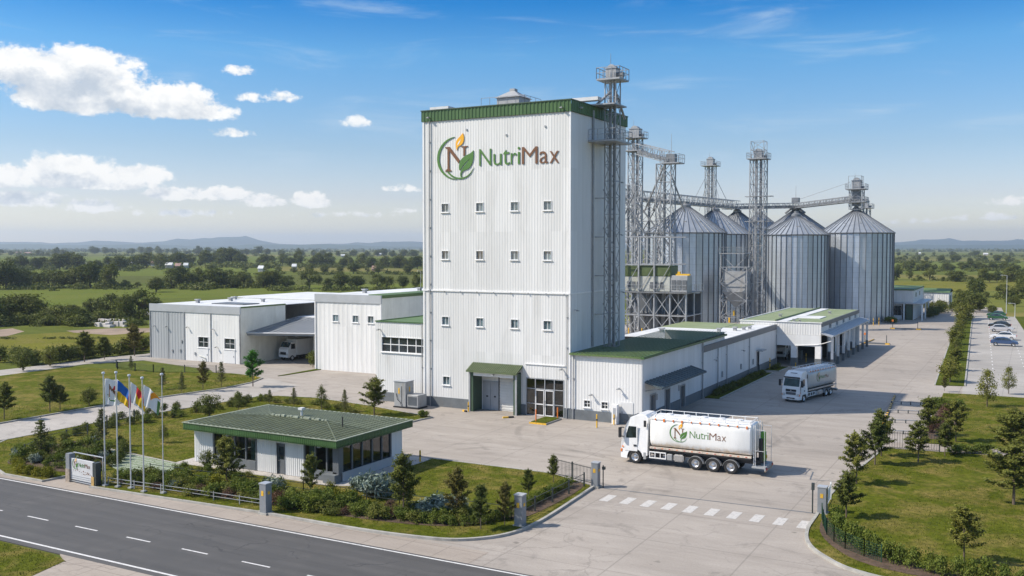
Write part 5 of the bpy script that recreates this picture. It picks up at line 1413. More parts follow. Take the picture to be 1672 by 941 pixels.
# elevator and frames left of the silos
x1_, y1_ = lat_dep(1036.5, 180)
elevator('bucket_elevator', 'lattice elevator just right of the tower with two railed platforms near its top', x1_, y1_, 2.1, 0, 37.3, (1.9,1.6,2.2), 3.6, levels=(34.9,), mat='steel')
x2_, y2_ = lat_dep(1086, 168)
def support_frame(label, x, y, w, d, z1, bay=3.2):
    t = thing('support_frame', label, 'steel frame', (x, y, 0))
    lattice(MB(), x, y, w, d, 0, z1, bay, .12, .07).build('lattice_frame', M['steel'], t)
    MB().tube((x-.2,y,6),(x-.2,y,z1),.24,.24,8).build('drop_pipe', M['steel_dark'], t)
    return t
sf = support_frame('lattice support tower carrying the end of the short upper conveyor', x2_, y2_, 2.7, 2.4, 31.4)
MB().tube((x2_-.4,y2_,31.0),(x1_+2.6,y1_-2,23.5),.17,.17,7).tube((x2_+.8,y2_,30.0),(x2_+2.6,y2_+3,23.0),.15,.15,7).tube((x2_-.2,y2_,30.6),(x1_+5.0,y1_-4,23.5),.13,.13,7).build('spout', M['steel'], sf)
def conveyor(name, label, a, b, w=1.3, h=1.4, railh=1.0, mat='steel', walk=True, enclosed=True):
    a, b = Vector(a), Vector(b); t = thing(name, label, 'conveyor', tuple(a))
    d = (b-a); L = d.length; n = max(2, int(L/1.7)); ud = d.normalized(); s = Vector((-ud.y, ud.x, 0)).normalized(); up = Vector((0,0,1))
    mb = MB()
    for k in (-w/2, w/2):
        for z in (0, h): mb.tube(a+s*k+up*z, b+s*k+up*z, .09, .09, 5)
        for i in range(n):
            p, q = a+ud*(L*i/n), a+ud*(L*(i+1)/n)
            z0, z1 = (0, h) if i % 2 else (h, 0)
            mb.tube(p+s*k+up*z0, q+s*k+up*z1, .05, .05, 4, False); mb.tube(p+s*k, p+s*k+up*h, .05, .05, 4, False)
    for i in range(n+1):
        p = a+ud*(L*i/n); mb.tube(p-s*w/2, p+s*w/2, .05, .05, 4, False)
    mb.build('lattice_frame', M[mat], t)
    if enclosed:
        c = MB(); P = lambda q, k, z: tuple(q+s*k+up*z)
        c.add([P(a,-w*.3,.12),P(b,-w*.3,.12),P(b,w*.3,.12),P(a,w*.3,.12),P(a,-w*.3,.72),P(b,-w*.3,.72),P(b,w*.3,.72),P(a,w*.3,.72)], [(0,1,2,3),(7,6,5,4),(0,4,5,1),(3,2,6,7),(0,3,7,4),(1,5,6,2)])
        c.build('conveyor_trough', M['steel_dark'], t)
    if walk:
        wk = MB(); P = lambda q, k, z: tuple(q+s*k+up*z)
        wk.add([P(a,-w*.5-.9,.0),P(b,-w*.5-.9,.0),P(b,-w*.5,.0),P(a,-w*.5,.0),P(a,-w*.5-.9,-.1),P(b,-w*.5-.9,-.1),P(b,-w*.5,-.1),P(a,-w*.5,-.1)], [(3,2,1,0),(4,5,6,7),(0,1,5,4),(2,3,7,6)])
        o = wk.build('walkway', M['steel'], t)
        r = MB(); rail(r, [tuple(a-s*(w*.5+.88)), tuple(b-s*(w*.5+.88))], 0, railh, 1.7, .035); r.build('railing', M['steel'], o)
    return t
def at_silo(S, z): return (S[0], S[1], z)
conveyor('conveyor_bridge', 'short upper conveyor bridge sloping from the railed elevator to the lattice support tower', (x1_+.8, y1_-.8, 34.2), (x2_+1.2, y2_-1.0, 31.5), 1.4, 1.9, walk=False)
MB_ = platform
sf2 = thing('end_platform', 'railed drive platform at the right end of the short upper conveyor', 'platform', (x2_+1.6, y2_-1, 31.4))
platform(sf2, x2_+1.4, y2_-.6, 3.4, 3.0, 31.5, 1.4); MB().box(x2_+.4,y2_-1.2,31.5,x2_+2.0,y2_+.2,33.0).build('drive_housing', M['steel_dark'], sf2)
MB().tube((x2_+1.0,y2_,31.5),(x2_+1.0,y2_,36.6),.05,.03,5).build('mast', M['steel'], sf2)
d0 = (S1[0]-x1_, S1[1]-y1_)
conveyor('conveyor_bridge', 'long conveyor bridge running over the left row of silos', (x1_-4.0, y1_-6, 25.9), at_silo(S3, 26.6), 1.5, 2.0)
conveyor('conveyor_bridge', 'conveyor bridge from the left silo row to the rear cone roofed silo', (S3[0]-3, S3[1]-2, 26.5), at_silo(SN, 27.3), 1.3, 1.3)
conveyor('conveyor_bridge', 'conveyor bridge ending at the headhouse on the rightmost silo', at_silo(SN, 27.2), (SR[0]-1.2, SR[1]+1, 27.4), 1.3, 1.3)
st = thing('cable_stay', 'thin cable stays above the right conveyor bridge', 'cable', (SN[0], SN[1], 28))
MB().tube((SN[0]+1, SN[1], 29.6), (SR[0]-1.6, SR[1]+1, 32.0), .05, .05, 4).build('cable', M['steel'], st)
x3_, y3_ = lat_dep(1237, 193)
e3 = elevator('bucket_elevator', 'tallest free standing lattice elevator between the silo groups, caged top', x3_, y3_, 2.8, 0, 34.6, (1.7,1.6,2.0), 3.9)
lattice(MB(), x3_, y3_, 2.6, 2.6, 34.6, 38.0, 1.7, .06, .05).build('cage', M['steel'], e3)
for z in (22.0, 27.0): MB().box(x3_-2.6, y3_-.6, z, x3_+2.9, y3_+.7, z+.14).build('platform', M['steel'], e3)
x4_, y4_ = lat_dep(1411, 268)
elevator('bucket_elevator', 'small railed elevator top behind the rightmost silo', x4_, y4_, 2.6, 0, 27.8, (2.0,1.8,2.6), 4.2)
x5_, y5_ = lat_dep(1159, 262)
elevator('bucket_elevator', 'distant stayed elevator rising behind the left silo row', x5_, y5_, 2.4, 0, 39.0, (1.8,1.8,2.4), 4.2, stays=True)
# headhouse on the right silo
hx, hy = SR
hh = thing('silo_headhouse', 'railed headhouse with two platforms on top of the rightmost silo', 'headhouse', (hx, hy, 25.4))
lattice(MB(), hx, hy, 2.9, 2.9, 25.6, 30.2, 2.3, .10, .06).build('lattice_frame', M['steel'], hh)
platform(hh, hx, hy, 4.6, 4.6, 27.3); platform(hh, hx, hy, 4.4, 4.4, 30.3)
head_box(hh, hx, hy, 30.3, 2.0, 1.8, 2.6)
MB().box(hx-.9,hy-.9,26.4,hx+.9,hy+.9,30.2).build('elevator_leg', M['steel_dark'], hh)
r_ = MB(); rail(r_, [(hx-1.6,hy-1.6),(hx+1.2,hy-1.6),(hx+1.2,hy+1.6)], 30.3, 2.9, 1.4, .05); r_.build('lifting_frame', M['steel'], hh)
# small drive house over the rear cone roofed silo
nh = thing('drive_unit', 'small conveyor drive on the peak of the rear cone roofed silo', 'machine', (*SN, 27.2))
MB().box(SN[0]-.9,SN[1]-.9,28.5,SN[0]+.9,SN[1]+.9,30.0).build('drive_housing', M['steel_dark'], nh)
MB().tube((SN[0],SN[1],30),(SN[0],SN[1],33.2),.06,.03,5).build('mast', M['steel'], nh)
MB().tube((SN[0]-2.6,SN[1]-.6,25.9),(SN[0]-.8,SN[1]-.6,27.3),.3,.3,8).tube((SN[0]+2.6,SN[1]-.6,25.9),(SN[0]+.8,SN[1]-.6,27.3),.3,.3,8).build('spout', M['steel_dark'], nh)

# denser steel between the elevator and the leftmost silo
for px, dep, w, d, z1, lab in [(1061, 176, 4.6, 3.2, 26.0, 'braced steel frame under the long conveyor bridge beside the first elevator'), (1027, 166, 3.4, 3.0, 27.6, 'steel frame with big diagonals half hidden by the tower edge')]:
    fx_, fy_ = lat_dep(px, dep); q_ = support_frame(lab, fx_, fy_, w, d, z1, 4.2)
    for z_ in (13.5, 19.5): 
        k_ = MB().box(fx_-w/2-.3, fy_-d/2-.7, z_, fx_+w/2+.3, fy_-d/2, z_+.12).build('walkway', M['steel_dark'], q_)
        g_ = MB(); rail(g_, [(fx_-w/2-.3, fy_-d/2-.68), (fx_+w/2+.3, fy_-d/2-.68)], z_+.12, 1.1, 1.0, .04); g_.build('railing', M['steel'], k_)
    MB().tube((fx_-w/2, fy_-d/2, z1-.5), (fx_+w/2+1.8, fy_-d/2, z1-8.5), .16, .16, 7).tube((fx_+w/2, fy_-d/2, z1-1), (fx_-w/2-.6, fy_-d/2, z1-9.5), .13, .13, 7).build('spout', M['steel_dark'], q_)

# process steelwork between tower and silos: open frame, tanks on two levels
def process_frame():
    rnd = random.Random(5)
    bx, by = lat_dep(1024, 152); cx, cy = lat_dep(1112, 150)
    X0, X1 = -57.6, -45.3; Y0_, Y1_ = 140.0, 149.0
    X0 = lat_dep(1018, 150)[0]; X1 = X0 + 10.2; Y0_ = lat_dep(1018, 150)[1]; Y1_ = Y0_ + 7.5
    t = thing('steel_structure', 'open steel process frame with cross bracing between tower and leftmost silo', 'steel frame', ((X0+X1)/2, Y0_, 0))
    f = MB(); xs = [X0+(X1-X0)*i/4 for i in range(5)]; ys = [Y0_, (Y0_+Y1_)/2, Y1_]; zs = [0, 3.2, 6.4, 9.9]
    for x in xs:
        for y in ys: f.tube((x,y,0),(x,y,9.9 if x > X0+7 else 18.5),.16,.16,5)
    for z in zs[1:]:
        for y in ys: f.tube((X0,y,z),(X1,y,z),.12,.12,5)
        for x in xs: f.tube((x,Y0_,z),(x,Y1_,z),.1,.1,5)
    for i in range(4):
        for k in range(3):
            for y in (Y0_, Y1_):
                a, b = (xs[i], xs[i+1]) if (i+k) % 2 else (xs[i+1], xs[i])
                f.tube((a,y,zs[k]),(b,y,zs[k+1]),.08,.08,4,False)
                f.tube((b,y,zs[k]),(a,y,zs[k+1]),.07,.07,4,False)
    for z in (14.2, 18.5):
        f.tube((X0,Y0_,z),(xs[3],Y0_,z),.1,.1,5).tube((X0,Y1_,z),(xs[3],Y1_,z),.1,.1,5)
    for i in range(3): f.tube((xs[i],Y0_,9.9),(xs[i+1],Y0_,14.2),.06,.06,4).tube((xs[i+1],Y0_,14.2),(xs[i],Y0_,18.5),.06,.06,4)
    f.build('lattice_frame', M['steel'], t)
    dk = MB().box(X0-.2,Y0_-.6,9.9,X1+.3,Y1_+.2,10.05).box(X0,Y0_,6.4,X1,Y1_,6.5).build('platform', M['steel_dark'], t)
    r = MB(); rail(r, [(X0-.2,Y0_-.6),(X1+.3,Y0_-.6),(X1+.3,Y1_+.2)], 10.05, 1.1, 1.2, .04); r.build('railing', M['steel'], dk)
    pi = MB()
    for i in range(9):
        x = X0+.6+i*1.1; pi.path([(x,Y0_+1.5+rnd.random()*3,0),(x,Y0_+1.5,5+rnd.random()*3),(x+rnd.uniform(-1,1),Y0_+2,9.8)], rnd.uniform(.12,.3), 7)
    pi.build('pipework', M['steel_dark'], t)
    yp = MB()
    for i in range(5):
        x = X0+1+i*2.2; yp.tube((x,Y0_-.2,2.2+rnd.random()),(x,Y0_-.2,3.4+rnd.random()),.1,.1,6)
    yp.build('valve', M['yellow'], t)
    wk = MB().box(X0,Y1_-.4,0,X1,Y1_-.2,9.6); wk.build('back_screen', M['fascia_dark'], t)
    def tank(label, x, y, z, w, d, hw, hg):
        q = thing('process_tank', label, 'tank', (x, y, z))
        MB().box(x,y,z,x+w,y+d,z+hw).build('tank_body', M['tank_grey_green'], q, bevel=.08)
        MB().box(x-.06,y-.06,z+hw,x+w+.06,y+d+.06,z+hw+hg).build('tank_cover', M['container_green'], q, bevel=.06)
        MB().box(x-.1,y-.1,z+hw+hg,x+w+.1,y+d+.1,z+hw+hg+.12).build('tank_rim', M['container_green'], q)
        for i in range(3): MB().box(x+w*.35+i*.8,y-.08,z+.5,x+w*.35+i*.8+.5,y-.002,z+1.5).build('inspection_hatch', M['fascia_dark'], q)
    tank('larger green topped process tank on the steel frame', X0+2.6, Y0_+.2, 10.06, 5.0, 3.4, 2.4, 1.5)
    tank('partly hidden green topped tank against the tower on the steel frame', X0-.6, Y0_+.6, 10.06, 2.9, 3.0, 2.3, 1.5)
    q = thing('control_cabinet', 'grey control cabinet with yellow beacon at the right end of the steel frame', 'cabinet', (X1-2.0, Y0_, 10.06))
    MB().box(X1-2.6,Y0_+.3,10.06,X1+.1,Y0_+2.6,12.6).build('cabinet_body', M['metal_box'], q, bevel=.05)
    for i in range(3): MB().box(X1-2.4+i*.85,Y0_+.22,10.5,X1-1.75+i*.85,Y0_+.298,11.9).build('cabinet_door', M['fascia_dark'], q)
    MB().box(X1-1.9,Y0_+.6,12.6,X1+.3,Y0_+1.2,12.85).box(X1-1.6,Y0_+.6,12.85,X1-1.2,Y0_+1.0,13.2).build('beacon_bar', M['yellow'], q)
process_frame()
def hopper_frame():
    x, y = lat_dep(1203, 188)
    t = thing('hopper_frame', 'steel hopper stand with railed walkway beside the tallest elevator', 'steel frame', (x, y, 0))
    f = MB(); lattice(f, x, y, 5.2, 4.6, 0, 13.0, 3.2, .13, .08).build('lattice_frame', M['steel'], t)
    MB().box(x-2.2,y-1.9,8.2,x+2.2,y+1.9,12.2).build('hopper_bin', M['metal_box'], t)
    h = MB(); h.add([(x-2.2,y-1.9,8.2),(x+2.2,y-1.9,8.2),(x+2.2,y+1.9,8.2),(x-2.2,y+1.9,8.2),(x-.4,y-.4,5.2),(x+.4,y-.4,5.2),(x+.4,y+.4,5.2),(x-.4,y+.4,5.2)], [(0,1,5,4),(1,2,6,5),(2,3,7,6),(3,0,4,7),(7,6,5,4)])
    h.build('hopper_cone', M['metal_box'], t, fixn=True)
    w = MB().box(x-2.8,y-2.6,15.6,x+3.2,y-1.2,15.75).build('walkway', M['steel'], t)
    r = MB(); rail(r, [(x-2.8,y-2.6),(x+3.2,y-2.6)], 15.75, 1.15, .9, .045); r.build('railing', M['steel'], w)
    s = MB()
    for dx in (-2.6, 2.9): s.tube((x+dx,y-1.9,13),(x+dx,y-1.9,15.6),.12,.12,5)
    s.tube((x-2.6,y-1.9,15.6),(x,y-1.9,13),.08,.08,4).tube((x+2.9,y-1.9,15.6),(x+.3,y-1.9,13),.08,.08,4).build('walkway_strut', M['steel'], t)
    v = MB()
    for i in range(5): v.box(x-1.8+i*.9,y-2.4,.8+(i % 3)*1.4,x-1.5+i*.9,y-2.1,1.8+(i % 3)*1.4)
    v.build('valve', M['yellow'], t)
hopper_frame()
# ------------------------------------------------------------------ lorries
def pitched(pts, y0, y1):
    "prism of a side profile (x,z) between y0 and y1"
    n = len(pts); mb = MB()
    vs = [(x,y0,z) for x,z in pts] + [(x,y1,z) for x,z in pts]
    mb.add(vs, [tuple(range(n)), tuple(range(2*n-1, n-1, -1))] + [(i, n+i, n+(i+1) % n, (i+1) % n) for i in range(n)])
    return mb
def wheel(t, x, y, r, w, side, twin=False):
    "side: -1 or +1, the outer face"
    prof = [(r*.62,-w/2),(r*.93,-w/2),(r,-w*.36),(r,w*.36),(r*.93,w/2),(r*.62,w/2),(r*.58,w*.36),(r*.58,-w*.36),(r*.62,-w/2)]
    ty = MB(); n = 26
    for i in range(n):
        a, b = 2*PI*i/n, 2*PI*(i+1)/n
        for (r0,o0),(r1,o1) in zip(prof[:-1], prof[1:]):
            P = lambda rr, o, q: (x+rr*math.cos(q), y+o, r+rr*math.sin(q))
            ty.quad(P(r0,o0,a),P(r1,o1,a),P(r1,o1,b),P(r0,o0,b))
    o = ty.build('wheel', M['rubber'], t, smooth=False, fixn=True)
    rm = MB(); f = y+side*w*.30; g = y+side*w*.12
    ring = [(r*.60, y+side*w*.46), (r*.52, f), (r*.30, g), (r*.24, y+side*w*.36), (r*.10, y+side*w*.42), (0.001, y+side*w*.42)]
    for i in range(20):
        a, b = 2*PI*i/20, 2*PI*(i+1)/20
        for (r0,o0),(r1,o1) in zip(ring[:-1], ring[1:]):
            rm.quad((x+r0*math.cos(a),o0,r+r0*math.sin(a)),(x+r1*math.cos(a),o1,r+r1*math.sin(a)),(x+r1*math.cos(b),o1,r+r1*math.sin(b)),(x+r0*math.cos(b),o0,r+r0*math.sin(b)))
    rm.build('rim', M['chrome'], o, fixn=True)
    return o
def fender(t, x, y0, y1, r, name='mudguard', mat='metal_box', a0=.05, a1=.95):
    mb = MB(); n = 14
    for i in range(n):
        a, b = PI*(a0+(a1-a0)*i/n), PI*(a0+(a1-a0)*(i+1)/n)
        P = lambda q, rr, y: (x+rr*math.cos(q), y, r*.85+rr*math.sin(q))
        mb.add([P(a,r*1.16,y0),P(b,r*1.16,y0),P(b,r*1.16,y1),P(a,r*1.16,y1),P(a,r*1.20,y0),P(b,r*1.20,y0),P(b,r*1.20,y1),P(a,r*1.20,y1)], [(3,2,1,0),(4,5,6,7),(0,1,5,4),(2,3,7,6)])
    return mb.build(name, M[mat], t)
def make_truck(label, L, cab_x, wheels, tank, rear_gear=True, number=1, e=.42, tank_mat='tank_paint'):
    """local frame: +x ahead, +y left, ground z 0. cab rear wall at cab_x; tank = (x0, x1, z0, z1)."""
    t = local_thing('tanker_truck', label, 'truck')
    cl = L - cab_x; W = 1.24
    # chassis
    MB().box(.55,-.55,.78,cab_x+cl-.5,-.33,1.08).box(.55,.33,.78,cab_x+cl-.5,.55,1.08).box(.6,-.33,.82,.8,.33,1.04).box(4,-.33,.82,4.2,.33,1.04).build('chassis', M['black'], t)
    # cab
    fx = cab_x + 1.02; wr = .60
    prof = [(cab_x,.95),(cab_x,3.62),(cab_x+.22,3.86),(cab_x+.8,3.88),(cab_x+1.45,3.60),(cab_x+cl-.42,3.04),(cab_x+cl-.10,1.98),(cab_x+cl-.02,1.55),(cab_x+cl,.72),(cab_x+cl-.06,.38),(fx+wr+.06,.36)]
    for i in range(9):
        a = math.radians(8 + 164*i/8); prof.append((fx+wr*1.08*math.cos(a), .50+wr*1.12*math.sin(a)))
    prof.append((fx-wr-.05,.60)); prof.append((cab_x,.72))
    mb = pitched(prof, -W, W)
    me = mb.build('cab', M['white_paint'], t)
    bm = bmesh.new(); bm.from_mesh(me.data); bmesh.ops.recalc_face_normals(bm, faces=bm.faces)
    for v in bm.verts:
        if v.co.z > 3.0:
            k = 1 - .16*min(1, (v.co.z-3.0)/.8); v.co.y *= k
        if v.co.x > cab_x+cl-.5: v.co.y *= .965
    es = [e for e in bm.edges if len(e.link_faces) == 2 and e.calc_face_angle(0) > math.radians(50) and min(v.co.z for v in e.verts) > .6]
    bmesh.ops.bevel(bm, geom=es, offset=.09, segments=3, affect='EDGES', clamp_overlap=True)
    bm.to_mesh(me.data); bm.free()
    for f in me.data.polygons: f.use_smooth = False
    # windscreen on the slope
    xt, zt, xb, zb = cab_x+cl-.42, 3.04, cab_x+cl-.10, 1.98
    nx, nz = (zt-zb), (xt-xb); nl = math.hypot(nx, nz); nx, nz = nx/nl, -nz/nl
    def WS(f, y, o): return (xb+(xt-xb)*f+nx*o, y, zb+(zt-zb)*f+nz*o)
    w = MB(); w.add([WS(.05,-1.07,.012),WS(.05,1.07,.012),WS(.93,1.02,.012),WS(.93,-1.02,.012),WS(.05,-1.07,-.02),WS(.05,1.07,-.02),WS(.93,1.02,-.02),WS(.93,-1.02,-.02)], [(0,1,2,3),(7,6,5,4),(0,4,5,1),(1,5,6,2),(2,6,7,3),(3,7,4,0)])
    ws = w.build('windscreen', M['glass_wind'], t)
    wp = MB()
    for y in (-.55, .35): wp.tube(WS(.06,y,.04), WS(.5,y+.45,.04), .015, .015, 4)
    wp.build('wiper', M['black'], ws)
    MB().add([WS(.98,-1.06,.02),WS(.98,1.06,.02),WS(.98,1.06,.30),WS(.98,-1.06,.30),WS(1.1,-1.03,.02),WS(1.1,1.03,.02),WS(1.12,1.03,.25),WS(1.12,-1.03,.25)], [(0,1,2,3),(7,6,5,4),(0,4,5,1),(1,5,6,2),(2,6,7,3),(3,7,4,0)]).build('sun_visor', M['black'], t)
    # doors, side windows, mirrors both sides
    for s in (1, -1):
        yo = s*(W+.004)
        X = cab_x+cl
        d = MB(); pts = [(X-1.38,.98),(X-1.38,3.0),(X-.62,3.0),(X-.40,2.30),(X-.30,1.95),(X-.30,1.0),(X-.42,.98)]
        n = len(pts); k = s*.012
        d.add([(x,yo,z) for x,z in pts] + [(x,yo+k,z) for x,z in pts], [tuple(range(n)), tuple(range(2*n-1,n-1,-1))] + [(i,n+i,n+(i+1) % n,(i+1) % n) for i in range(n)])
        dd = d.build('door', M['white_paint'], t, fixn=True)
        pts = [(X-1.28,2.05),(X-1.28,2.92),(X-.66,2.92),(X-.46,2.28),(X-.44,1.98),(X-.75,2.0)]; n = len(pts); k0, k1 = s*.012, s*.022
        MB().add([(x,yo+k0,z) for x,z in pts] + [(x,yo+k1,z) for x,z in pts], [tuple(range(n)), tuple(range(2*n-1,n-1,-1))] + [(i,n+i,n+(i+1) % n,(i+1) % n) for i in range(n)]).build('side_window', M['glass_dark'], dd, fixn=True)
        MB().box(X-1.32,yo+s*.012,1.36,X-1.08,yo+s*.05,1.5).build('handle', M['black'], dd)
        mr = MB().box(X-.12,s*(W+.12),2.02,X+.06,s*(W+.42),2.82).box(X-.30,s*(W-.02),2.75,X-.05,s*(W+.16),2.81).box(X-.30,s*(W-.02),2.05,X-.05,s*(W+.16),2.1).build('mirror', M['black'], t, bevel=.03)
        flat_ = MB().box(X-1.36,s*(W-.02),.46,X-.55,s*(W+.035),.62).box(X-1.3,s*(W-.02),.72,X-.6,s*(W+.03),.82); 
        MB().box(fx-wr-.30,s*(W-.4),.42,fx-wr-.1,s*(W+.01),.95).build('step', M['metal_box'], t)
        MB().box(cab_x+.10,s*W*1.0,2.95,cab_x+.30,s*(W+.025),3.45).build('air_intake', M['black'], t)
        hl = MB().box(X-.10,s*.78,.80,X+.035,s*1.16,1.14).build('headlight', M['headlight'], t, bevel=.03)
        MB().box(X-.12,s*1.13,.84,X+.02,s*1.225,1.08).build('indicator', M['orange'], hl, bevel=.01)
        MB().box(X-.24,s*(W-.01),1.22,X-.10,s*(W+.02),1.32).build('side_marker', M['orange'], t)
        MB().box(X-.06,s*.62,.44,X+.02,s*1.05,.58).build('fog_lamp', M['headlight'], t)
    X = cab_x+cl
    g = MB().box(X-.06,-.70,1.38,X+.015,.70,1.66).box(X-.06,-.66,.98,X+.025,.66,1.30).build('grille', M['black'], t)
    for z in (1.06, 1.15, 1.24): MB().box(X+.02,-.64,z,X+.04,.64,z+.03).build('grille_bar', M['metal_box'], g)
    MB().lathe([(0.0,.0),(.09,.0),(.09,.02),(0,.02)], (0,0,0), 12) 
    bd = MB(); bd.tube((X+.015,0,1.52),(X+.035,0,1.52),.09,.09,14); bd.build('badge', M['chrome'], t)
    MB().box(X-.08,-1.10,.34,X+.06,1.10,.70).build('bumper', M['white_paint'], t, bevel=.04)
    MB().box(X+.055,-.55,.46,X+.07,.55,.62).build('bumper_grille', M['black'], t)
    MB().box(X-.02,-.26,.36,X+.08,.26,.47).build('number_plate', M['logo_white'], t)
    MB().box(X-1.05,-.45,3.60,X-.78,.45,3.68).build('roof_hatch', M['black'], t)
    for s in (-.7, -.35, .35, .7): MB().box(X-.62,s-.06,3.10,X-.5,s+.06,3.2).build('roof_lamp', M['headlight'], t)
    # tank body: flat roofed tube with bulged flanks
    x0, x1, z0, z1 = tank
    sec = []; hz = (z1-z0)/2; zc = (z0+z1)/2; b = 1.27
    for i in range(40):
        a = 2*PI*i/40; c_, s_ = math.cos(a), math.sin(a)
        sec.append((b*math.copysign(abs(c_)**e, c_), zc+hz*math.copysign(abs(s_)**e, s_)))
    n = len(sec); xs = [x0, x0+.06, x0+.10] + list(np.linspace(x0+.12, x1-.12, 6)) + [x1-.10, x1-.06, x1]
    ks = [.90,.965,.99] + [1]*6 + [.99,.965,.90]
    mb = MB(); vs = []
    for x, k in zip(xs, ks): vs += [(x, y*k, zc+(z-zc)*k) for y, z in sec]
    fs = [tuple(range(n-1,-1,-1)), tuple(range((len(xs)-1)*n, len(xs)*n))]
    for j in range(len(xs)-1):
        for i in range(n): fs.append((j*n+i, j*n+(i+1) % n, (j+1)*n+(i+1) % n, (j+1)*n+i))
    mb.add(vs, fs)
    tk = mb.build('tank', M[tank_mat], t, fixn=True)
    for f in tk.data.polygons: f.use_smooth = len(f.vertices) == 4
    try: tk.data.set_sharp_from_angle(angle=math.radians(35))
    except Exception: pass
    MB().box(x0-.03,-1.24,z0+.02,x0+.07,1.24,z1-.03).build('end_frame', M['white_paint'], t, bevel=.05) if False else None
    # roof walkway and handrails
    rw = MB().box(x0+.2,-.42,z1+.01,x1-.2,.42,z1+.05).build('roof_walkway', M['white_paint'], t)
    hr = MB()
    for s in (-1, 1):
        rail(hr, [(x0+.1,s*1.08,z1-.08),(x1-.1,s*1.08,z1-.08)], 0, .26, 1.0, .028, False)
    rail(hr, [(x0+.1,-1.08,z1-.08),(x0+.1,1.08,z1-.08)], 0, .26, .9, .028, False); rail(hr, [(x1-.1,-1.08,z1-.08),(x1-.1,1.08,z1-.08)], 0, .26, .9, .028, False)
    hr.build('roof_rail', M['white_paint'], t)
    hx = MB()
    for i in range(5): hx.tube((x0+1.2+i*(x1-x0-2.4)/4,0,z1+.04),(x0+1.2+i*(x1-x0-2.4)/4,0,z1+.13),.26,.26,12)
    hx.build('fill_lid', M['white_paint'], t)
    rd = random.Random(number)
    for s in (-1, 1):
        sr = MB().box(x0,s*1.10,z0-.10,x1,s*1.26,z0+.04).build('side_rail', M['rail_pale'], t)
        tr = MB().box(x0+.05,s*1.13,z1-.22,x1-.05,s*1.225,z1-.13).build('gutter_rail', M['trim_white'], t)
        for i in range(11): MB().box(x0+.3+i*(x1-x0-.8)/10,s*1.21,z1-.24-rd.random()*.1,x0+.36+i*(x1-x0-.8)/10+rd.random()*.1,s*1.262,z1-.12).build('marker_lamp', M['orange'], tr)
        for i in range(13): MB().box(x0+.3+i*(x1-x0-.8)/12,s*1.255,z0-.06,x0+.44+i*(x1-x0-.8)/12,s*1.266,z0-.01).build('reflector', M['orange'] if i % 2 else M['red'], sr)
    MB().box(x0+.1,-.9,1.05,x1-.1,.9,z0+.06).build('subframe', M['black'], t)
    # between the axles: side guard, fuel tank, boxes
    rear = [w for w in wheels if w < cab_x]; xf = max(rear) + .8; xe = cab_x - .15
    for s in (-1, 1):
        gd = MB()
        xm = xf + (xe-xf)*.52
        gd.box(xm+.05,s*1.12,.55,xe,s*1.2,.63).box(xm+.05,s*1.12,1.0,xe,s*1.2,1.08)
        for q in (0, .33, .66, 1.0): gd.box(xm+.05+(xe-xm-.1)*q,s*1.11,.55,xm+.11+(xe-xm-.1)*q,s*1.195,1.08)
        gd.build('side_guard', M['trim_white'], t)
        MB().box(xf+.15,s*.62,.46,xf+.15+(xm-xf-.2)*.62,s*1.2,1.04).build('fuel_tank', M['chrome'], t, bevel=.09, segs=3)
        MB().box(xf+.2+(xm-xf-.2)*.66,s*.62,.5,xm-.02,s*1.18,1.0).build('tool_box', M['metal_box'], t, bevel=.04)
        MB().box(xm+.5,s*.6,.55,xe-.3,s*1.02,.95).build('battery_box', M['black'], t)
    # wheels
    for x in wheels:
        r = .52
        for s in (-1, 1):
            wheel(t, x, s*1.06, r, .36, s)
            if x < cab_x:
                fender(t, x, s*.86, s*1.25, r)
            else: fender(t, x, s*.80, s*1.235, r*1.0, 'wheel_arch', 'black', .02, .98)
        MB().tube((x,-.9,r),(x,.9,r),.1,.1,8).build('axle', M['black'], t)
    # rear gear: ladder, hoses, platform, lamps
    pf = MB().box(.02,-1.2,.62,x0-.02,1.2,.74).box(.0,-1.22,.50,.10,1.22,.66).build('rear_platform', M['metal_box'], t)
    MB().box(.0,-1.15,.40,.08,1.15,.52).build('rear_bumper', M['rust'], t)
    for s in (-1, 1):
        MB().box(-.03,s*.75,.52,.02,s*1.15,.66).build('tail_light', M['red'], t)
        MB().tube((x0-.25,s*1.05,.7),(x0-.25,s*1.05,z1-.05),.035,.035,6).tube((.12,s*1.1,.7),(.12,s*1.1,z1-.35),.022,.022,6).tube((.12,s*1.1,z1-.35),(x0-.2,s*1.05,z1-.35),.022,.022,6).tube((.12,s*1.1,1.9),(x0-.25,s*1.05,1.9),.02,.02,6).build('rear_frame', M['pole'], t)
        ld = MB()
        for o in (.62, 1.02): ld.tube((x0-.12,s*o,.8),(x0-.12,s*o,z1),.025,.025,5)
        for i in range(9): ld.tube((x0-.12,s*.62,1.0+i*.3),(x0-.12,s*1.02,1.0+i*.3),.02,.02,5)
        ld.build('ladder', M['trim_white'], t)
    if rear_gear:
        MB().tube((x0-.5,-.35,.9),(x0-.5,-.35,3.1),.20,.20,12).build('discharge_pipe', M['leafy_paint'], t)
        MB().tube((x0-.5,.35,.9),(x0-.5,.35,2.7),.16,.16,12).build('discharge_pipe', M['black'], t)
        MB().box(x0-.6,-1.1,.8,x0-.3,-.65,1.5).build('pump_box', M['metal_box'], t); MB().box(x0-.66,-1.0,1.0,x0-.6,-.8,1.25).build('hazard_plate', M['yellow'], t)
    return t
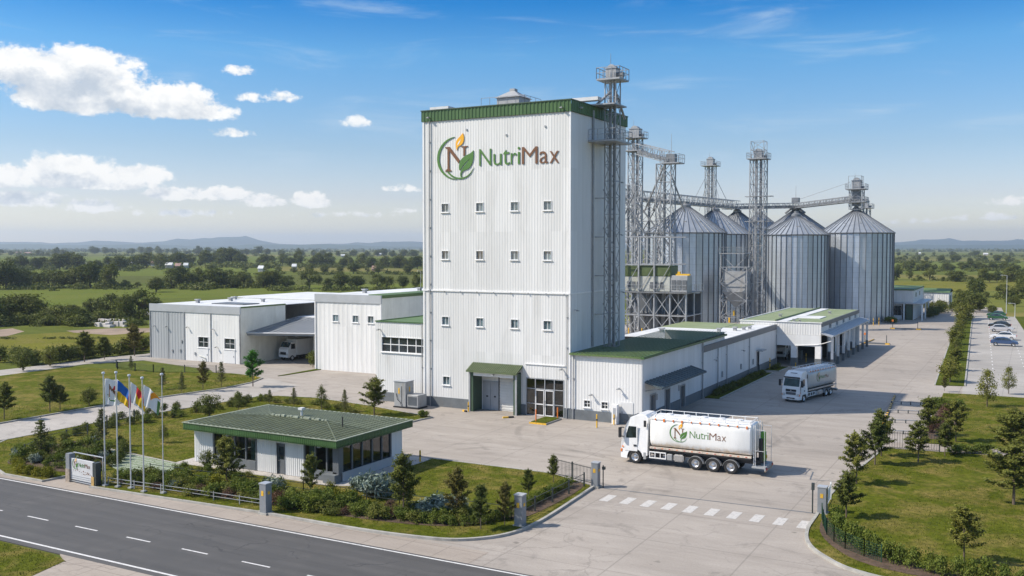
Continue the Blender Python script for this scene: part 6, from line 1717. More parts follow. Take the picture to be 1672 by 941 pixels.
def mat_tank():
    m, t, b = new_mat('white_tank_paint'); p = t.obj(); x, y, z = t.sep(p)[:3]
    n = t.noise(p, 3.0, 7, .7); n2 = t.noise(t.vmul(p, (1, 1, .25)), 1.2, 6, .65)
    base = t.mix(t.mapr(n2, .4, .7), (.80,.80,.78), (.70,.70,.67))
    # road dirt thrown up along the lower edge of the tank
    d = t.math('MULTIPLY', t.mapr(z, 1.42, 1.98, 1, 0), t.mapr(n, .44, .62))
    c = t.mix(t.math('MULTIPLY', d, .85), base, (.55,.33,.06))
    t.set(b.inputs['Base Color'], c); b.inputs['Roughness'].default_value = .3; return m
M['tank_paint'] = mat_tank()
M['rail_pale'] = mk('stained_pale_rail', (.58,.50,.42), .6, .1, .3, 5, coord='obj', grime=(.30,.18,.08), gk=.8)
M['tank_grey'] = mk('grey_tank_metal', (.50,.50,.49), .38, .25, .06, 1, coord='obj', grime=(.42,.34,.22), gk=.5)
M['leafy_paint'] = mk('green_pipe_paint', (.10,.28,.03), .4, 0, .2, 3)
M['glass_wind'] = glass_opaque('windscreen_glass', (.02,.055,.065))
# tanker crossing the yard
T1 = make_truck('white tanker crossing the yard with large leaf emblem and lettering on its flank', 11.35, 9.15, (10.17, 5.30, 3.95, 2.60), (1.05, 8.95, 1.42, 3.82), True, 1)
def truck_logo(t, x0, x1, zm, y, s):
    k = (x1-x0)/1448.0
    # left flank (+y) is read with x running backwards
    pl = (lambda a, b, d: (x1 - (a-100)*k, y + d, zm + (b-385)*k*.94)) if s > 0 else (lambda a, b, d: (x0 + (a-100)*k, -y - d, zm + (b-385)*k*.94))
    e = bpy.data.objects.new('logo', None); COL.objects.link(e); e.parent = t; e.empty_display_size = .2; BASE[e.name] = (0,0,0)
    logo(e, pl, .012)
truck_logo(T1, 2.95, 7.35, 2.72, 1.268, 1)
truck_logo(T1, 2.95, 7.35, 2.72, 1.268, -1)
def place(t, front, ang, L):
    "front = world xy of the middle of the front bumper, ang = heading"
    t.location = (front[0]-math.cos(ang)*L, front[1]-math.sin(ang)*L, .004); t.rotation_euler = (0,0,ang)
place(T1, (-28.45, 71.3), PI + .013, 11.35)
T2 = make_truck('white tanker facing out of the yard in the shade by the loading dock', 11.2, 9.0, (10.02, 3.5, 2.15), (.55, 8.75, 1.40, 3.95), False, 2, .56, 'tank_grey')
truck_logo(T2, 3.0, 6.6, 2.8, 1.268, 1)
truck_logo(T2, 3.0, 6.6, 2.8, 1.268, -1)
place(T2, (-23.15, 106.05), -PI/2 - math.radians(14.0), 11.2*.86); T2.scale = (.86,.86,.86)

def box_van(label, x, y, rz, tint='white_paint'):
    t = local_thing('box_truck', label, 'truck')
    MB().box(0,-1.05,.75,3.3,1.05,3.1).build('cargo_box', M[tint], t, bevel=.05)
    mb = pitched([(3.35,.5),(3.35,2.75),(4.2,2.8),(4.75,1.9),(5.0,1.75),(5.05,.5)], -1.0, 1.0); mb.build('cab', M['white_paint'], t, bevel=.06, segs=2)
    MB().add([(4.26,-.9,2.70),(4.26,.9,2.70),(4.75,.92,1.98),(4.75,-.92,1.98)], [(0,1,2,3)]).build('windscreen', M['glass_wind'], t).location = (.03,0,.03)
    MB().box(5.04,-.6,.9,5.08,.6,1.3).build('grille', M['black'], t)
    for s in (-1,1):
        MB().box(5.02,s*.65,.85,5.09,s*.95,1.1).build('headlight', M['headlight'], t)
        MB().box(3.6,s*.99,1.75,4.4,s*1.02,2.5).build('side_window', M['glass_dark'], t)
        for xx in (.9, 4.2): wheel(t, xx, s*.9, .40, .26, s)
    MB().box(.1,-.8,.45,4.9,.8,.75).build('chassis', M['black'], t)
    t.location = (x, y, .004); t.rotation_euler = (0,0,rz); return t
box_van('white box truck parked under the grey bay roof in the open middle', -97.6, 113.6, -PI/2-.10)
box_van('shaded box truck parked deeper in the covered bay at left', -99.0, 116.8, -PI/2)
box_van('white van parked inside the dark loading dock bay', -33.5, 150.0, -PI/2)

# ------------------------------------------------------------------ cars
def make_car(label, paint, loc, rz):
    t = local_thing('parked_car', label, 'car', group='cars in the car park')
    body = [(-2.1,.42),(-2.18,.75),(-2.05,.95),(-1.2,1.0),(1.0,.98),(1.9,.84),(2.15,.68),(2.15,.36)]
    mb = pitched(body, -.88, .88); mb.build('body', M[paint], t, bevel=.07, segs=2)
    cabp = [(-1.75,.97),(-1.25,1.42),(-.2,1.50),(.45,1.40),(1.15,.97)]
    c = pitched(cabp, -.80, .80); o = c.build('cabin', M[paint], t, bevel=.06, segs=2)
    for v in o.data.vertices:
        if v.co.z > 1.2: v.co.y *= .86
    for s in (-1, 1):
        MB().add([(-1.45,s*.815,1.02),(-1.14,s*.725,1.36),(-.25,s*.71,1.44),(.38,s*.725,1.36),(.92,s*.815,1.02)], [(0,1,2,3,4)]).build('side_window', M['glass_dark'], t)
        for x in (-1.35, 1.35): wheel(t, x, s*.80, .33, .22, s)
        MB().box(2.05,s*.5,.62,2.17,s*.8,.76).build('headlight', M['headlight'], t)
        MB().box(-2.2,s*.5,.72,-2.1,s*.82,.86).build('tail_light', M['red'], t)
    MB().add([(1.14,-.72,1.02),(1.14,.72,1.02),(.52,.64,1.38),(.52,-.64,1.38)], [(0,1,2,3)]).build('windscreen', M['glass_dark'], t).location = (.03,0,.02)
    MB().add([(-1.74,.70,1.02),(-1.74,-.70,1.02),(-1.31,-.62,1.38),(-1.31,.62,1.38)], [(0,1,2,3)]).build('rear_window', M['glass_dark'], t).location = (-.03,0,.02)
    t.location = loc; t.rotation_euler = (0,0,rz); return t
for nme, c in (('car_blue',(.05,.09,.19)),('car_silver',(.5,.5,.52)),('car_dark',(.03,.035,.04)),('car_green',(.03,.11,.05)),('car_white',(.72,.72,.72))):
    M[nme] = mk(nme, c, .25, .2, .05, 1)
for lb, pt, px, py, a in [('dark blue car, nearest in the car park', 'car_blue', 1640, 565, 0), ('white car parked just behind the dark blue one', 'car_white', 1638, 555, PI), ('silver car in the second parked pair', 'car_silver', 1635, 542, 0), ('black car behind the silver one', 'car_dark', 1632, 536, PI), ('dark green car at the far end of the car park', 'car_green', 1629, 523, 0), ('green car half hidden beyond the dark green one', 'car_green', 1627, 518, PI)]:
    x, y = G(px, py); make_car(lb, pt, (x, y, .02), a)
# ------------------------------------------------------------------ leaves
def leaf_quads(c, nrm, size, rng, asp=.55, droop=0.0):
    n = len(c)
    nr = nrm + rng.normal(0, .55, (n, 3)); nr /= np.linalg.norm(nr, axis=1)[:, None] + 1e-9
    r = rng.normal(0, 1, (n, 3)); r[:, 2] -= droop
    t = r - nr*(r*nr).sum(1)[:, None]; t /= np.linalg.norm(t, axis=1)[:, None] + 1e-9
    b = np.cross(nr, t)
    s = size*rng.uniform(.6, 1.3, n)[:, None]
    v = np.stack([c - t*s*.5, c + b*s*asp*.5 + t*s*.05, c + t*s*.5, c - b*s*asp*.5 + t*s*.05], 1)
    return v.reshape(-1, 3)
def limb(mb, p, q, r0, r1, rng, n=3, sag=.06):
    p, q = np.array(p, float), np.array(q, float); L = np.linalg.norm(q-p); prev = p
    for i in range(1, n+1):
        f = i/n; c = p + (q-p)*f + rng.normal(0, L*sag, 3)*(0 if i == n else 1)
        mb.tube(prev, c, r0+(r1-r0)*(i-1)/n, r0+(r1-r0)*f, 5, False); prev = c
def mesh_of(mb, name, mat):
    o = mb.build(name, mat); me = o.data; bpy.data.objects.remove(o); return me
PROTO = {}
def proto_tree(key, seed, H, kind, leaf, dens=1.0):
    """upright young tree: a whippy trunk, limbs reaching out, tufts of leaves along the outer part of each limb"""
    rng = np.random.default_rng(seed); tb = MB(); C, N = [], []
    if kind == 'sapling':
        bend = rng.normal(0, .03*H, 2); trunk = lambda f: np.array([bend[0]*f*f, bend[1]*f*f, H*f])
        for i in range(7): tb.tube(trunk(i/7*.96), trunk((i+1)/7*.96), .045*H/4*(1.15-i/7)+.012, .045*H/4*(1.15-(i+1)/7)+.010, 6, False)
        nl = int(42*dens); az = rng.uniform(0, 6.28)
        for i in range(nl):
            f = .24 + .74*(i/nl)**.92; az += 2.4 + rng.normal(0, .5)
            env = (1-((f-.36)/.68)**2 if f > .36 else .80+.2*(f-.24)/.12)
            L = H*.31*max(.12, env)*rng.uniform(.55, 1.25)
            p = trunk(f*.98); up = rng.uniform(.10, .75) + .5*f
            d = np.array([math.cos(az), math.sin(az), up]); d /= np.linalg.norm(d); q = p + d*L
            limb(tb, p, q, .016*H/4*(1.2-f)+.006, .006, rng)
            nt = max(3, int(L/(.068*H/4)))
            for k in range(nt):
                g = .25 + .8*(k+rng.random())/nt
                c = p + (q-p)*g + rng.normal(0, .05*H/4, 3); m_ = int(rng.integers(11, 19))
                C.append(c + rng.normal(0, .085*H/4, (m_, 3))*np.array([1, 1, .62])); N.append(np.tile(d*.5+np.array([0,0,.7]), (m_, 1)))
        C.append(trunk(.99) + rng.normal(0, .06*H/4, (26, 3))*np.array([1,1,2.2])); N.append(np.tile([0,0,.6], (26, 1)))
        size = .145*H/4
    elif kind == 'pine':
        for i in range(5): tb.tube((0,0,H*i/5*.95), (0,0,H*(i+1)/5*.95), .035*H/4*(1.2-i/5)+.01, .035*H/4*(1.2-(i+1)/5)+.01, 6, False)
        nw = 12
        for w in range(nw):
            f = .20 + .76*w/nw; R = H*.235*(1-(f-.2)/.82)**.8*rng.uniform(.85, 1.12); nb = int(7+3*(1-f)); a0 = rng.uniform(0, 6)
            for i in range(nb):
                az = a0 + 2*PI*i/nb + rng.normal(0, .25); L = R*rng.uniform(.6, 1.25)
                p = np.array([0,0,H*f]); q = p + np.array([math.cos(az)*L, math.sin(az)*L, L*rng.uniform(.02,.45)])
                limb(tb, p, q, .010*H/4+.004, .004, rng, 2)
                m_ = int(40*dens*L/R); g = rng.uniform(.2, 1.05, m_)[:, None]
                C.append(p + (q-p)*g + rng.normal(0, .05*H/4, (m_, 3))); N.append(np.tile([math.cos(az)*.4, math.sin(az)*.4, .8], (m_, 1)))
        C.append(np.array([0,0,H*.97]) + rng.normal(0, .03*H, (20, 3))*np.array([.5,.5,1.2])); N.append(np.tile([0,0,.6], (20, 1)))
        size = .12*H/4
    elif kind == 'round':      # broad crown on a short trunk: clumps through the volume, gaps between
        tb.tube((0,0,0), (0,0,H*.42), .035*H, .024*H, 7, False)
        W = H*.44; nc = int(84*dens); cz = H*.53
        for i in range(nc):
            u = rng.normal(0, 1, 3); u /= np.linalg.norm(u); u[2] = abs(u[2])*1.0 if rng.random() < .3 else u[2]
            rr = rng.uniform(.35, 1.0)**.5
            lob = 1+.26*math.sin(2*math.atan2(u[1], u[0])+seed)+.14*math.sin(3*math.atan2(u[1], u[0])+2*seed)
            c = np.array([u[0]*W*rr*lob*rng.uniform(.8,1.12), u[1]*W*rr*lob*rng.uniform(.8,1.12), cz + u[2]*H*.43*rr*(1 if u[2] > 0 else .92)])
            if i % 4 == 0: limb(tb, (0,0,H*rng.uniform(.25,.42)), c, .012*H, .004*H, rng)
            m_ = int(rng.integers(26, 44)); s = H*rng.uniform(.05, .085)
            C.append(c + rng.normal(0, s, (m_, 3))*np.array([1, 1, .75])); N.append(np.tile(u*.7+np.array([0,0,.35]), (m_, 1)))
        size = .07*H
    elif kind == 'oval':
        tb.tube((0,0,0), (0,0,H*.5), .018*H, .012*H, 6, False); nc = int(60*dens)
        for i in range(nc):
            f = rng.random(); R = H*.25*math.sin(PI*min(.98, .12+.86*f))**.7*(1.15-.55*f); az = rng.uniform(0, 6.28); rr = rng.uniform(.4, 1)**.5
            c = np.array([R*rr*math.cos(az), R*rr*math.sin(az), H*(.22+.74*f)]); u = np.array([math.cos(az)*.6, math.sin(az)*.6, .4]); m_ = int(rng.integers(24, 40))
            if i % 5 == 0: limb(tb, (0,0,H*(.15+.4*f)), c, .007*H, .003*H, rng)
            C.append(c + rng.normal(0, H*.042, (m_, 3))); N.append(np.tile(u, (m_, 1)))
        size = .036*H*1.1
    C = np.concatenate(C); N = np.concatenate(N)
    crown = np_mesh('crown', leaf_quads(C, N, size, rng), 4, [M[leaf]])
    trunk_me = mesh_of(tb, 'trunk', M['bark'])
    PROTO[key] = (trunk_me, crown, H)
def proto_shrub(key, seed, W, H, leaf, style='ball', n=900, size=.11):
    rng = np.random.default_rng(seed); C, N = [], []; tb = MB()
    nc = max(5, int(n/42))
    for i in range(nc):
        az = rng.uniform(0, 6.28); e = rng.random()**.7
        rr = rng.uniform(.25, 1)**.6
        if style == 'ball': c = np.array([W/2*rr*math.cos(az)*math.cos(e*1.4), W/2*rr*math.sin(az)*math.cos(e*1.4), H*(.12+.76*e*rr**.3)])
        elif style == 'spike': c = np.array([W/2*rr*math.cos(az), W/2*rr*math.sin(az), H*(.15+.5*(1-rr)+.4*rng.random())])
        else: c = np.array([rng.uniform(-W/2, W/2), rng.uniform(-W*.3, W*.3), H*(.12+.8*rng.random())])
        tb.tube((c[0]*.15, c[1]*.15, 0), tuple(c*.9), .014, .006, 4, False)
        m_ = int(n/nc); s = min(W, H)*.13
        C.append(c + rng.normal(0, s, (m_, 3))); u = np.array([math.cos(az)*.5, math.sin(az)*.5, .6]); N.append(np.tile(u, (m_, 1)))
    C = np.concatenate(C); N = np.concatenate(N); C[:, 2] = np.maximum(C[:, 2], .03)
    lv = leaf_quads(C, N, size, rng, .34 if style == 'spike' else .6)
    tv = np.array([tb.v[i] for f in tb.f for i in f]).reshape(-1, 3)
    me = np_mesh('shrub', np.concatenate([lv, tv]), 4, [M[leaf], M['bark']], np.concatenate([np.zeros(len(lv)//4), np.ones(len(tv)//4)]))
    PROTO[key] = me
for i in range(5): proto_tree(f'sap{i}', 20+i, 4.0, 'sapling', ['leaf','leaf_dark','leaf','leaf_dark','leaf_autumn'][i], [1,1.15,.95,1.2,1][i])
for i in range(3): proto_tree(f'pine{i}', 40+i, 3.0, 'pine', 'leaf_pine' if i != 1 else 'leaf_dark')
for i in range(8): proto_tree(f'round{i}', 60+i, 9.0, 'round', 'leaf_field', [1,1.25,.7,1.1,.85,.6,1,1.3][i])
for i in range(2): proto_tree(f'oval{i}', 80+i, 4.2, 'oval', 'leaf' if i else 'leaf_dark', 1.2)
proto_tree('bright0', 91, 4.0, 'sapling', 'leaf_bright', 1.1)
proto_tree('bushy0', 93, 3.0, 'round', 'leaf_dark', .8)
proto_tree('bushy1', 94, 3.2, 'round', 'leaf', .9)
for k, (lf, st, sz) in {'green': ('leaf_hedge','ball',.11), 'dark': ('leaf_dark','ball',.11), 'yellow': ('leaf_yellow','ball',.10), 'silver': ('leaf_silver','spike',.20), 'red': ('leaf_red','ball',.09), 'hedge': ('leaf_hedge','box',.10), 'olive': ('leaf','spike',.14)}.items():
    for j in range(3): proto_shrub(f'{k}{j}', 100+j+hash(k) % 1 + {'green':0,'dark':10,'yellow':20,'silver':30,'red':40,'hedge':50,'olive':60}[k], 1.0, .8, lf, st, 900, sz)

def plant_tree(key, x, y, h, label, cat='tree', group=None, name='young_tree', rz=None, wide=1.0, z=.1, lean=0):
    tm, cm, H = PROTO[key]; s = h/H; rnd = random.Random(hash((round(x*10), round(y*10))) & 0xffff)
    t = local_thing(name, label, cat, (x, y, z), rnd.uniform(0, 6.28) if rz is None else rz, group)
    t.scale = (s*wide, s*wide, s)
    for nm, me in (('trunk', tm), ('crown', cm)):
        o = bpy.data.objects.new(nm, me); COL.objects.link(o); o.parent = t
    return t
def px_tree(key, px, py, top, label, **k):
    x, y = G(px, py, .1); h = (py-top)/F_PX*depth(x, y)*1.0
    return plant_tree(key, x, y, h, label, **k)
def plant_shrub(key, x, y, w, h, label, group, cat='shrub', name='shrub', z=.12, rz=None):
    o = bpy.data.objects.new(name, PROTO[key]); COL.objects.link(o); o.location = (x, y, z)
    o.rotation_euler = (0, 0, random.uniform(0, 6.28) if rz is None else rz); o.scale = (w, w, h/.8)
    return tag(o, label, cat, group)
# cone trees / saplings, each at its own surveyed foot
TREES = [
 # lawn beyond the access road
 ('sap1',7,685,624,'young tree at the left picture edge beyond the access road',{}), ('sap3',81.6,672.5,613,'taller of two close young trees on the lawn beyond the access road',{}),
 ('sap1',98,669.5,629,'shorter of two close young trees on the lawn beyond the access road',{'wide':1.2}), ('bushy1',145.7,662,632,'small round yellowish tree alone on the lawn beyond the access road',{}),
 ('pine2',265.6,636,598,'dark cone tree behind the empty flagpole',{}), ('pine0',297,643,606,'cone tree just right of the empty flagpole on the far lawn',{'wide':.9}),
 ('sap4',331.5,638,590,'thin brownish sapling in front of the two warehouse windows',{'wide':.75}), ('pine2',361.5,631.5,588,'slim cone tree in front of the warehouse right corner',{'wide':.9}),
 ('bright0',413,631,572,'vivid bright green tree at the tip of the far lawn',{}), ('pine1',214,605.5,580,'small lone tree beside the green pond in front of the grey bay',{}),
 ('bushy1',511,600,572,'small yellowish tree at the left foot of the tall white store',{'wide':.7}),
 # beyond the footpath
 ('bushy0',37.7,605,567,'round tree beyond the path, leftmost of that row',{}), ('bushy1',81.6,598,567,'lighter round tree beyond the path, second of that row',{}),
 ('sap3',138,591,541,'dark upright tree beyond the path, tallest of that row',{'wide':1.2}), ('sap1',170.5,587,550,'dark tree beyond the path beside the tallest of its row',{'wide':1.2}), ('sap4',219.6,581,530,'brownish upright tree beyond the path next to the grey warehouse bay',{'wide':1.1}),
 # strip behind the gatehouse
 ('bushy0',341.5,681,642,'round tree behind the left half of the gatehouse roof',{}), ('oval0',389,671.5,639,'dense oval tree behind the gatehouse ridge',{}), ('pine1',440.5,661.5,635,'leftmost of the four small trees in a row behind the gatehouse',{'wide':1.2}),
 ('pine0',479.8,665.5,631.5,'second small tree of the row behind the gatehouse',{}), ('oval0',525,670.5,630,'third and densest small tree of the row behind the gatehouse',{}), ('pine2',563,672.5,634,'last slim cone tree of the row behind the gatehouse',{'wide':.95}), ('sap0',611,678.5,617,'broad open young tree left of the grey generator',{'wide':1.35}),
 # left garden by the entrance sign
 ('pine1',67.5,746,681,'dark conical tree in the bed left of the entrance sign',{'wide':1.35}), ('pine2',166.5,729.5,663,'slim yellowish conifer behind the first flagpole',{'wide':.95}), ('bushy0',106,727,704,'small dark round tree by the kerb of the access road',{'wide':.8}), ('oval0',267,723,693,'little ball shaped tree beside the empty flagpole',{'wide':1.2}),
 # front garden
 ('sap0',370.4,797,712,'leafy young tree in front of the left gatehouse windows',{'wide':1.05}), ('bushy0',338.5,768,733,'small bushy tree hard by the left gatehouse windows',{'wide':.75}), ('sap2',507,814,739,'yellowish young tree in front of the gatehouse corner windows',{'wide':.85}),
 ('sap3',659,845,738,'tallest garden tree, standing right of the gatehouse',{'wide':.9}), ('sap4',745,850,764,'sparse young tree in the middle of the front lawn bed',{'wide':.9}), ('sap1',785,864,789,'small dark young tree near the front hedge',{'wide':.85}), ('sap4',824,858,786,'slim young tree just left of the front corner pillar',{'wide':.7}),
 ('sap3',863,813,765,'small young tree on the lawn behind the corner pillar',{'wide':.9}), ('sap1',904,788,743,'small tree against the black fence left of the gate',{'wide':.9}),
 # right lawn
 ('sap3',1381.6,845,768,'young tree nearest the right gate pillar',{'wide':1.1}), ('sap0',1398.5,790,706,'second young tree along the yard side of the right lawn',{'wide':1.1}), ('sap1',1428.5,759,684,'third young tree along the yard side of the right lawn',{'wide':1.1}), ('sap2',1439,745,668,'rearmost young tree on the yard side of the right lawn',{'wide':1.0}),
 ('sap0',1499.3,755,688,'open crowned tree inside the right lawn in front of the black fence',{'wide':1.15}), ('sap3',1542.7,745,689,'dark tree at the footpath edge of the right lawn',{'wide':1.0}), ('sap1',1516,711,649,'dark tree on the bed beyond the footpath',{'wide':1.1}), ('sap0',1560.7,721,653,'broad young tree on the lawn beyond the footpath',{'wide':1.1}),
 ('oval1',1611.7,664,604,'dense egg shaped tree near the car park corner',{'wide':1.1}), ('oval1',1647,643,599,'smaller rounded tree beside the parking bays',{'wide':1.0}), ('sap2',1574,918,823,'spreading young tree in the bottom right corner behind the hedge',{'wide':1.15}),
 ('sap2',1655,824,720,'large bushy tree at the right picture edge',{'wide':1.5}), ('sap0',1652,757,667,'pointed yellow green tree at the right picture edge behind the large one',{'wide':1.35}), ('sap4',1542,639,615,'thin sapling at the near end of the tree lined verge',{'wide':.8}),
]
for key, px, py, top, lab, kw in TREES: px_tree(key, px, py, top, lab, **kw)
# verge between yard and car park
for i in range(11):
    f = i/10; x = -8.9 + (-14.8+8.9)*f; y = 131 + (258-131)*f
    plant_tree(['bushy1','sap0','oval1','sap2'][i % 4], x + random.uniform(-.4,.4), y, random.uniform(3.0, 4.0) + .8*(i > 7), f'{nth(i+1)} tree from the near end of the verge between yard and car park', group='trees along the yard verge', wide=1.25 if i % 4 else .95)

# ------------------------------------------------------------------ shrubs and hedges
def bed(poly, n, kinds, size, label, group, seed, z=.12, mind=.36):
    rnd = random.Random(seed); pts = []
    xs = [p[0] for p in poly]; ys = [p[1] for p in poly]
    def inside(x, y):
        c = False; j = len(poly)-1
        for i in range(len(poly)):
            if (poly[i][1] > y) != (poly[j][1] > y) and x < (poly[j][0]-poly[i][0])*(y-poly[i][1])/(poly[j][1]-poly[i][1])+poly[i][0]: c = not c
            j = i
        return c
    tries = 0
    while len(pts) < n and tries < 6000:
        tries += 1; x, y = rnd.uniform(min(xs), max(xs)), rnd.uniform(min(ys), max(ys))
        if inside(x, y) and all((x-a)**2+(y-b)**2 > mind**2 for a, b in pts): pts.append((x, y))
    words = {'green': 'leafy mid green', 'dark': 'dark green', 'yellow': 'yellow green', 'silver': 'spiky silver blue', 'red': 'reddish brown', 'hedge': 'clipped green', 'olive': 'loose olive green'}
    for x, y in pts:
        k = rnd.choice(kinds); w = rnd.uniform(*size); h = w*rnd.uniform(.55, .95)*(.8 if k == 'red' else 1)
        plant_shrub(f'{k}{rnd.randrange(3)}', x, y, w, h, f'{words[k]} shrub {label}', f'{words[k]} shrubs {group}', z=z)
bed([(-57.3,46.2),(-50,46.3),(-44,46.7),(-44,49.2),(-50,48.6),(-57,48.3)], 84, ['green','dark','olive','green','red','yellow','green','hedge','silver'], (.65,1.4), 'in the bed behind the flagpoles', 'behind the flagpoles', 1)
bed([(-57.0,50.4),(-44.5,51.0),(-44.5,52.2),(-57.0,51.8)], 15, ['green','hedge','olive'], (.5,.85), 'on the grass just before the gatehouse wall', 'before the gatehouse wall', 7, mind=.7)
bed([(-62.0,60.5),(-59.6,56),(-59.6,65),(-62.5,68)], 10, ['dark','green','olive'], (.6,1.1), 'on the lawn left of the gatehouse', 'left of the gatehouse', 8, mind=.9)
bed([(-76.5,60),(-74.8,60),(-73.5,74),(-72,80),(-75.2,80)], 24, ['dark','green','olive','dark'], (.7,1.3), 'in the strip along the access road', 'along the access road', 9, mind=.8)
bed([(-43.4,46.8),(-38.5,46.9),(-38.5,49.2),(-43.4,49.0)], 32, ['olive','green','dark','red','hedge','green'], (.8,1.4), 'in the bed before the gatehouse', 'before the gatehouse', 2)
bed([(-38.5,47.0),(-31.5,48.6),(-29.8,50.6),(-34,50.2),(-38.5,49.4)], 44, ['dark','green','olive','hedge','green','red'], (.6,1.2), 'in the bed right of the middle pillar', 'right of the middle pillar', 3)
bed([(-72.8,49),(-70,46.6),(-63.4,47.0),(-63.3,49.4),(-66.4,52.4),(-71.4,55.2)], 46, ['dark','hedge','green','olive','green','silver'], (.7,1.35), 'in the bed left of the entrance sign', 'left of the entrance sign', 4)
for px, py, w, h, k in [(611,812,1.9,1.7,'silver'),(588,803,1.3,1.2,'silver'),(640,806,1.2,1.3,'silver'),(706,838,1.9,1.1,'silver'),(728,838,2.1,1.2,'silver'),(690,842,1.2,.9,'silver'),(750,832,1.1,.9,'silver')]:
    x, y = G(px, py, .12); side = 'left of the tallest garden tree' if px < 660 else 'right of the tallest garden tree'
    plant_shrub(f'{k}{int(px) % 3}', x, y, w, h, f'big spiky silver blue shrub {side}', f'silver shrubs {side}')
for px, py, w, h in [(546,815,1.0,.9),(558,820,.9,.8),(578,822,.9,.8),(540,806,.8,.9),(588,826,.7,.7)]:
    x, y = G(px, py, .12); plant_shrub(f'yellow{int(px) % 3}', x, y, w, h, 'bright yellow green shrub beside the silver blue shrubs', 'yellow shrubs in the front bed')
def hedge(pts, n, w, h, label, group, key='hedge', name='hedge_shrub', jit=.06, cat='shrub'):
    L = [0]
    for a, b in zip(pts[:-1], pts[1:]): L.append(L[-1] + math.dist(a, b))
    for i in range(n):
        d = L[-1]*(i+.5)/n; k = max(j for j in range(len(L)-1) if L[j] <= d + 1e-9)
        f = (d-L[k])/(L[k+1]-L[k]); x = pts[k][0]+(pts[k+1][0]-pts[k][0])*f; y = pts[k][1]+(pts[k+1][1]-pts[k][1])*f
        a = math.atan2(pts[k+1][1]-pts[k][1], pts[k+1][0]-pts[k][0])
        plant_shrub(f'{key}{i % 3}', x+random.uniform(-jit,jit), y+random.uniform(-jit,jit), w*random.uniform(.88,1.15), h*random.uniform(.85,1.18), label, group, cat, name, rz=a if key == 'hedge' else None)
hedge([G(*p, .1) for p in [(565,825),(620,842),(680,852),(740,858),(800,856)]], 17, .72, .62, 'rounded low shrub in the row along the front kerb', 'rounded shrubs along the front kerb', 'green')
hedge([G(*p, .1) for p in [(790,852),(842,846)]], 5, .8, .6, 'clipped hedge piece ending at the front corner pillar', 'hedge by the corner pillar')
hedge([(-28.6,53.6),(-28.6,60.6)], 12, .85, .62, 'clipped hedge piece along the black fence to the gate', 'hedge along the gate fence')
hedge([G(*p, .1) for p in [(28,760),(32,772),(55,776),(90,780)]], 12, .85, .72, 'yellowish clipped shrub curving round the left bed', 'clipped shrubs round the left bed', 'yellow')
hedge([(-61.9,47.6),(-62.3,50.0),(-64.8,52.8),(-68.5,55.4)], 9, .9, .9, 'dark shrub in the belt behind the left bed', 'dark shrubs behind the left bed', 'dark')
hedge([(-10.4,59.9),(-9.5,57.2),(-8.2,55.6),(-6.2,54.2),(-3.5,53.2),(-.2,52.9),(3,52.8)], 23, .95, 1.15, 'upright hedge shrub in the curved row on the right lawn', 'hedge row on the right lawn', 'green', jit=.1)
hedge([G(*p, .1) for p in [(118,716),(180,690),(190,684),(235,678),(262,673),(300,668)]], 11, .9, .7, 'small dark round shrub along the access road strip', 'round shrubs along the access road', 'dark', jit=.5)
hedge([G(*p, .1) for p in [(448,657),(500,660),(545,668),(585,675)]], 9, 1.0, .55, 'low shrub at the foot of the trees behind the gatehouse', 'low shrubs behind the gatehouse', 'olive', jit=.5)
hedge([G(*p, .1) for p in [(686,681),(697,681)]], 3, .8, .6, 'low shrub on the tip of the lawn by the tower', 'shrubs on the lawn tip', 'green')
hedge([(-31.5,106),(-31.5,128)], 20, 1.1, .55, 'low dark shrub in the strip along the white wing', 'shrubs along the white wing', 'dark', z_ if False else 'shrub', .2) if False else hedge([(-31.5,106),(-31.5,128)], 20, 1.2, .6, 'low dark shrub in the strip along the white wing', 'shrubs along the white wing', 'dark', 'shrub', .2)
hedge([(-31.4,132.2),(-31.3,136)], 4, 1.0, .6, 'low shrub in the short strip before the loading dock', 'shrubs before the loading dock', 'dark', 'shrub', .15)
hedge([G(*p, .1) for p in [(1522,664),(1540,668),(1560,668)]], 5, 1.7, 1.0, 'vivid green shrub at the near end of the verge', 'vivid shrubs at the verge end', 'hedge', 'shrub', .3)
hedge([G(*p, .1) for p in [(1560,741),(1612,738)]], 6, 1.3, .7, 'low shrub along the footpath fence line', 'shrubs along the footpath', 'green', 'shrub', .3)
hedge([(-7.6,93.5),(-7.7,110)], 10, 1.2, .8, 'shrub in the planted bed at the yard edge', 'shrubs in the yard edge bed', 'red', 'shrub', .5)
hedge([G(*p) for p in [(0,592),(60,596),(110,590),(150,584),(200,578),(244,572)]], 26, 2.6, 2.0, 'dark bush in the untrimmed belt beyond the path', 'bushes beyond the path', 'dark', 'bush', .8)
hedge([G(*p) for p in [(0,532),(60,528),(120,532),(190,524),(240,520)]], 18, 4.5, 2.2, 'bush along the country lane on the left', 'bushes along the country lane', 'dark', 'bush', 2.0)
hedge([(-26.5,226),(-29,229),(-30.5,232)], 5, 1.8, 1.3, 'bush at the foot of the rightmost silo', 'bushes at the silo foot', 'green', 'bush', .5)
hedge([(-22.5,246),(-21.5,262),(-19,276)], 8, 2.2, 2.4, 'bush beside the far office block', 'bushes by the office block', 'dark', 'bush', .8)
hedge([(-31,287),(-20,286.5)], 7, 2.2, 1.9, 'bush in front of the far storage shed', 'bushes before the far shed', 'dark', 'bush', .8)

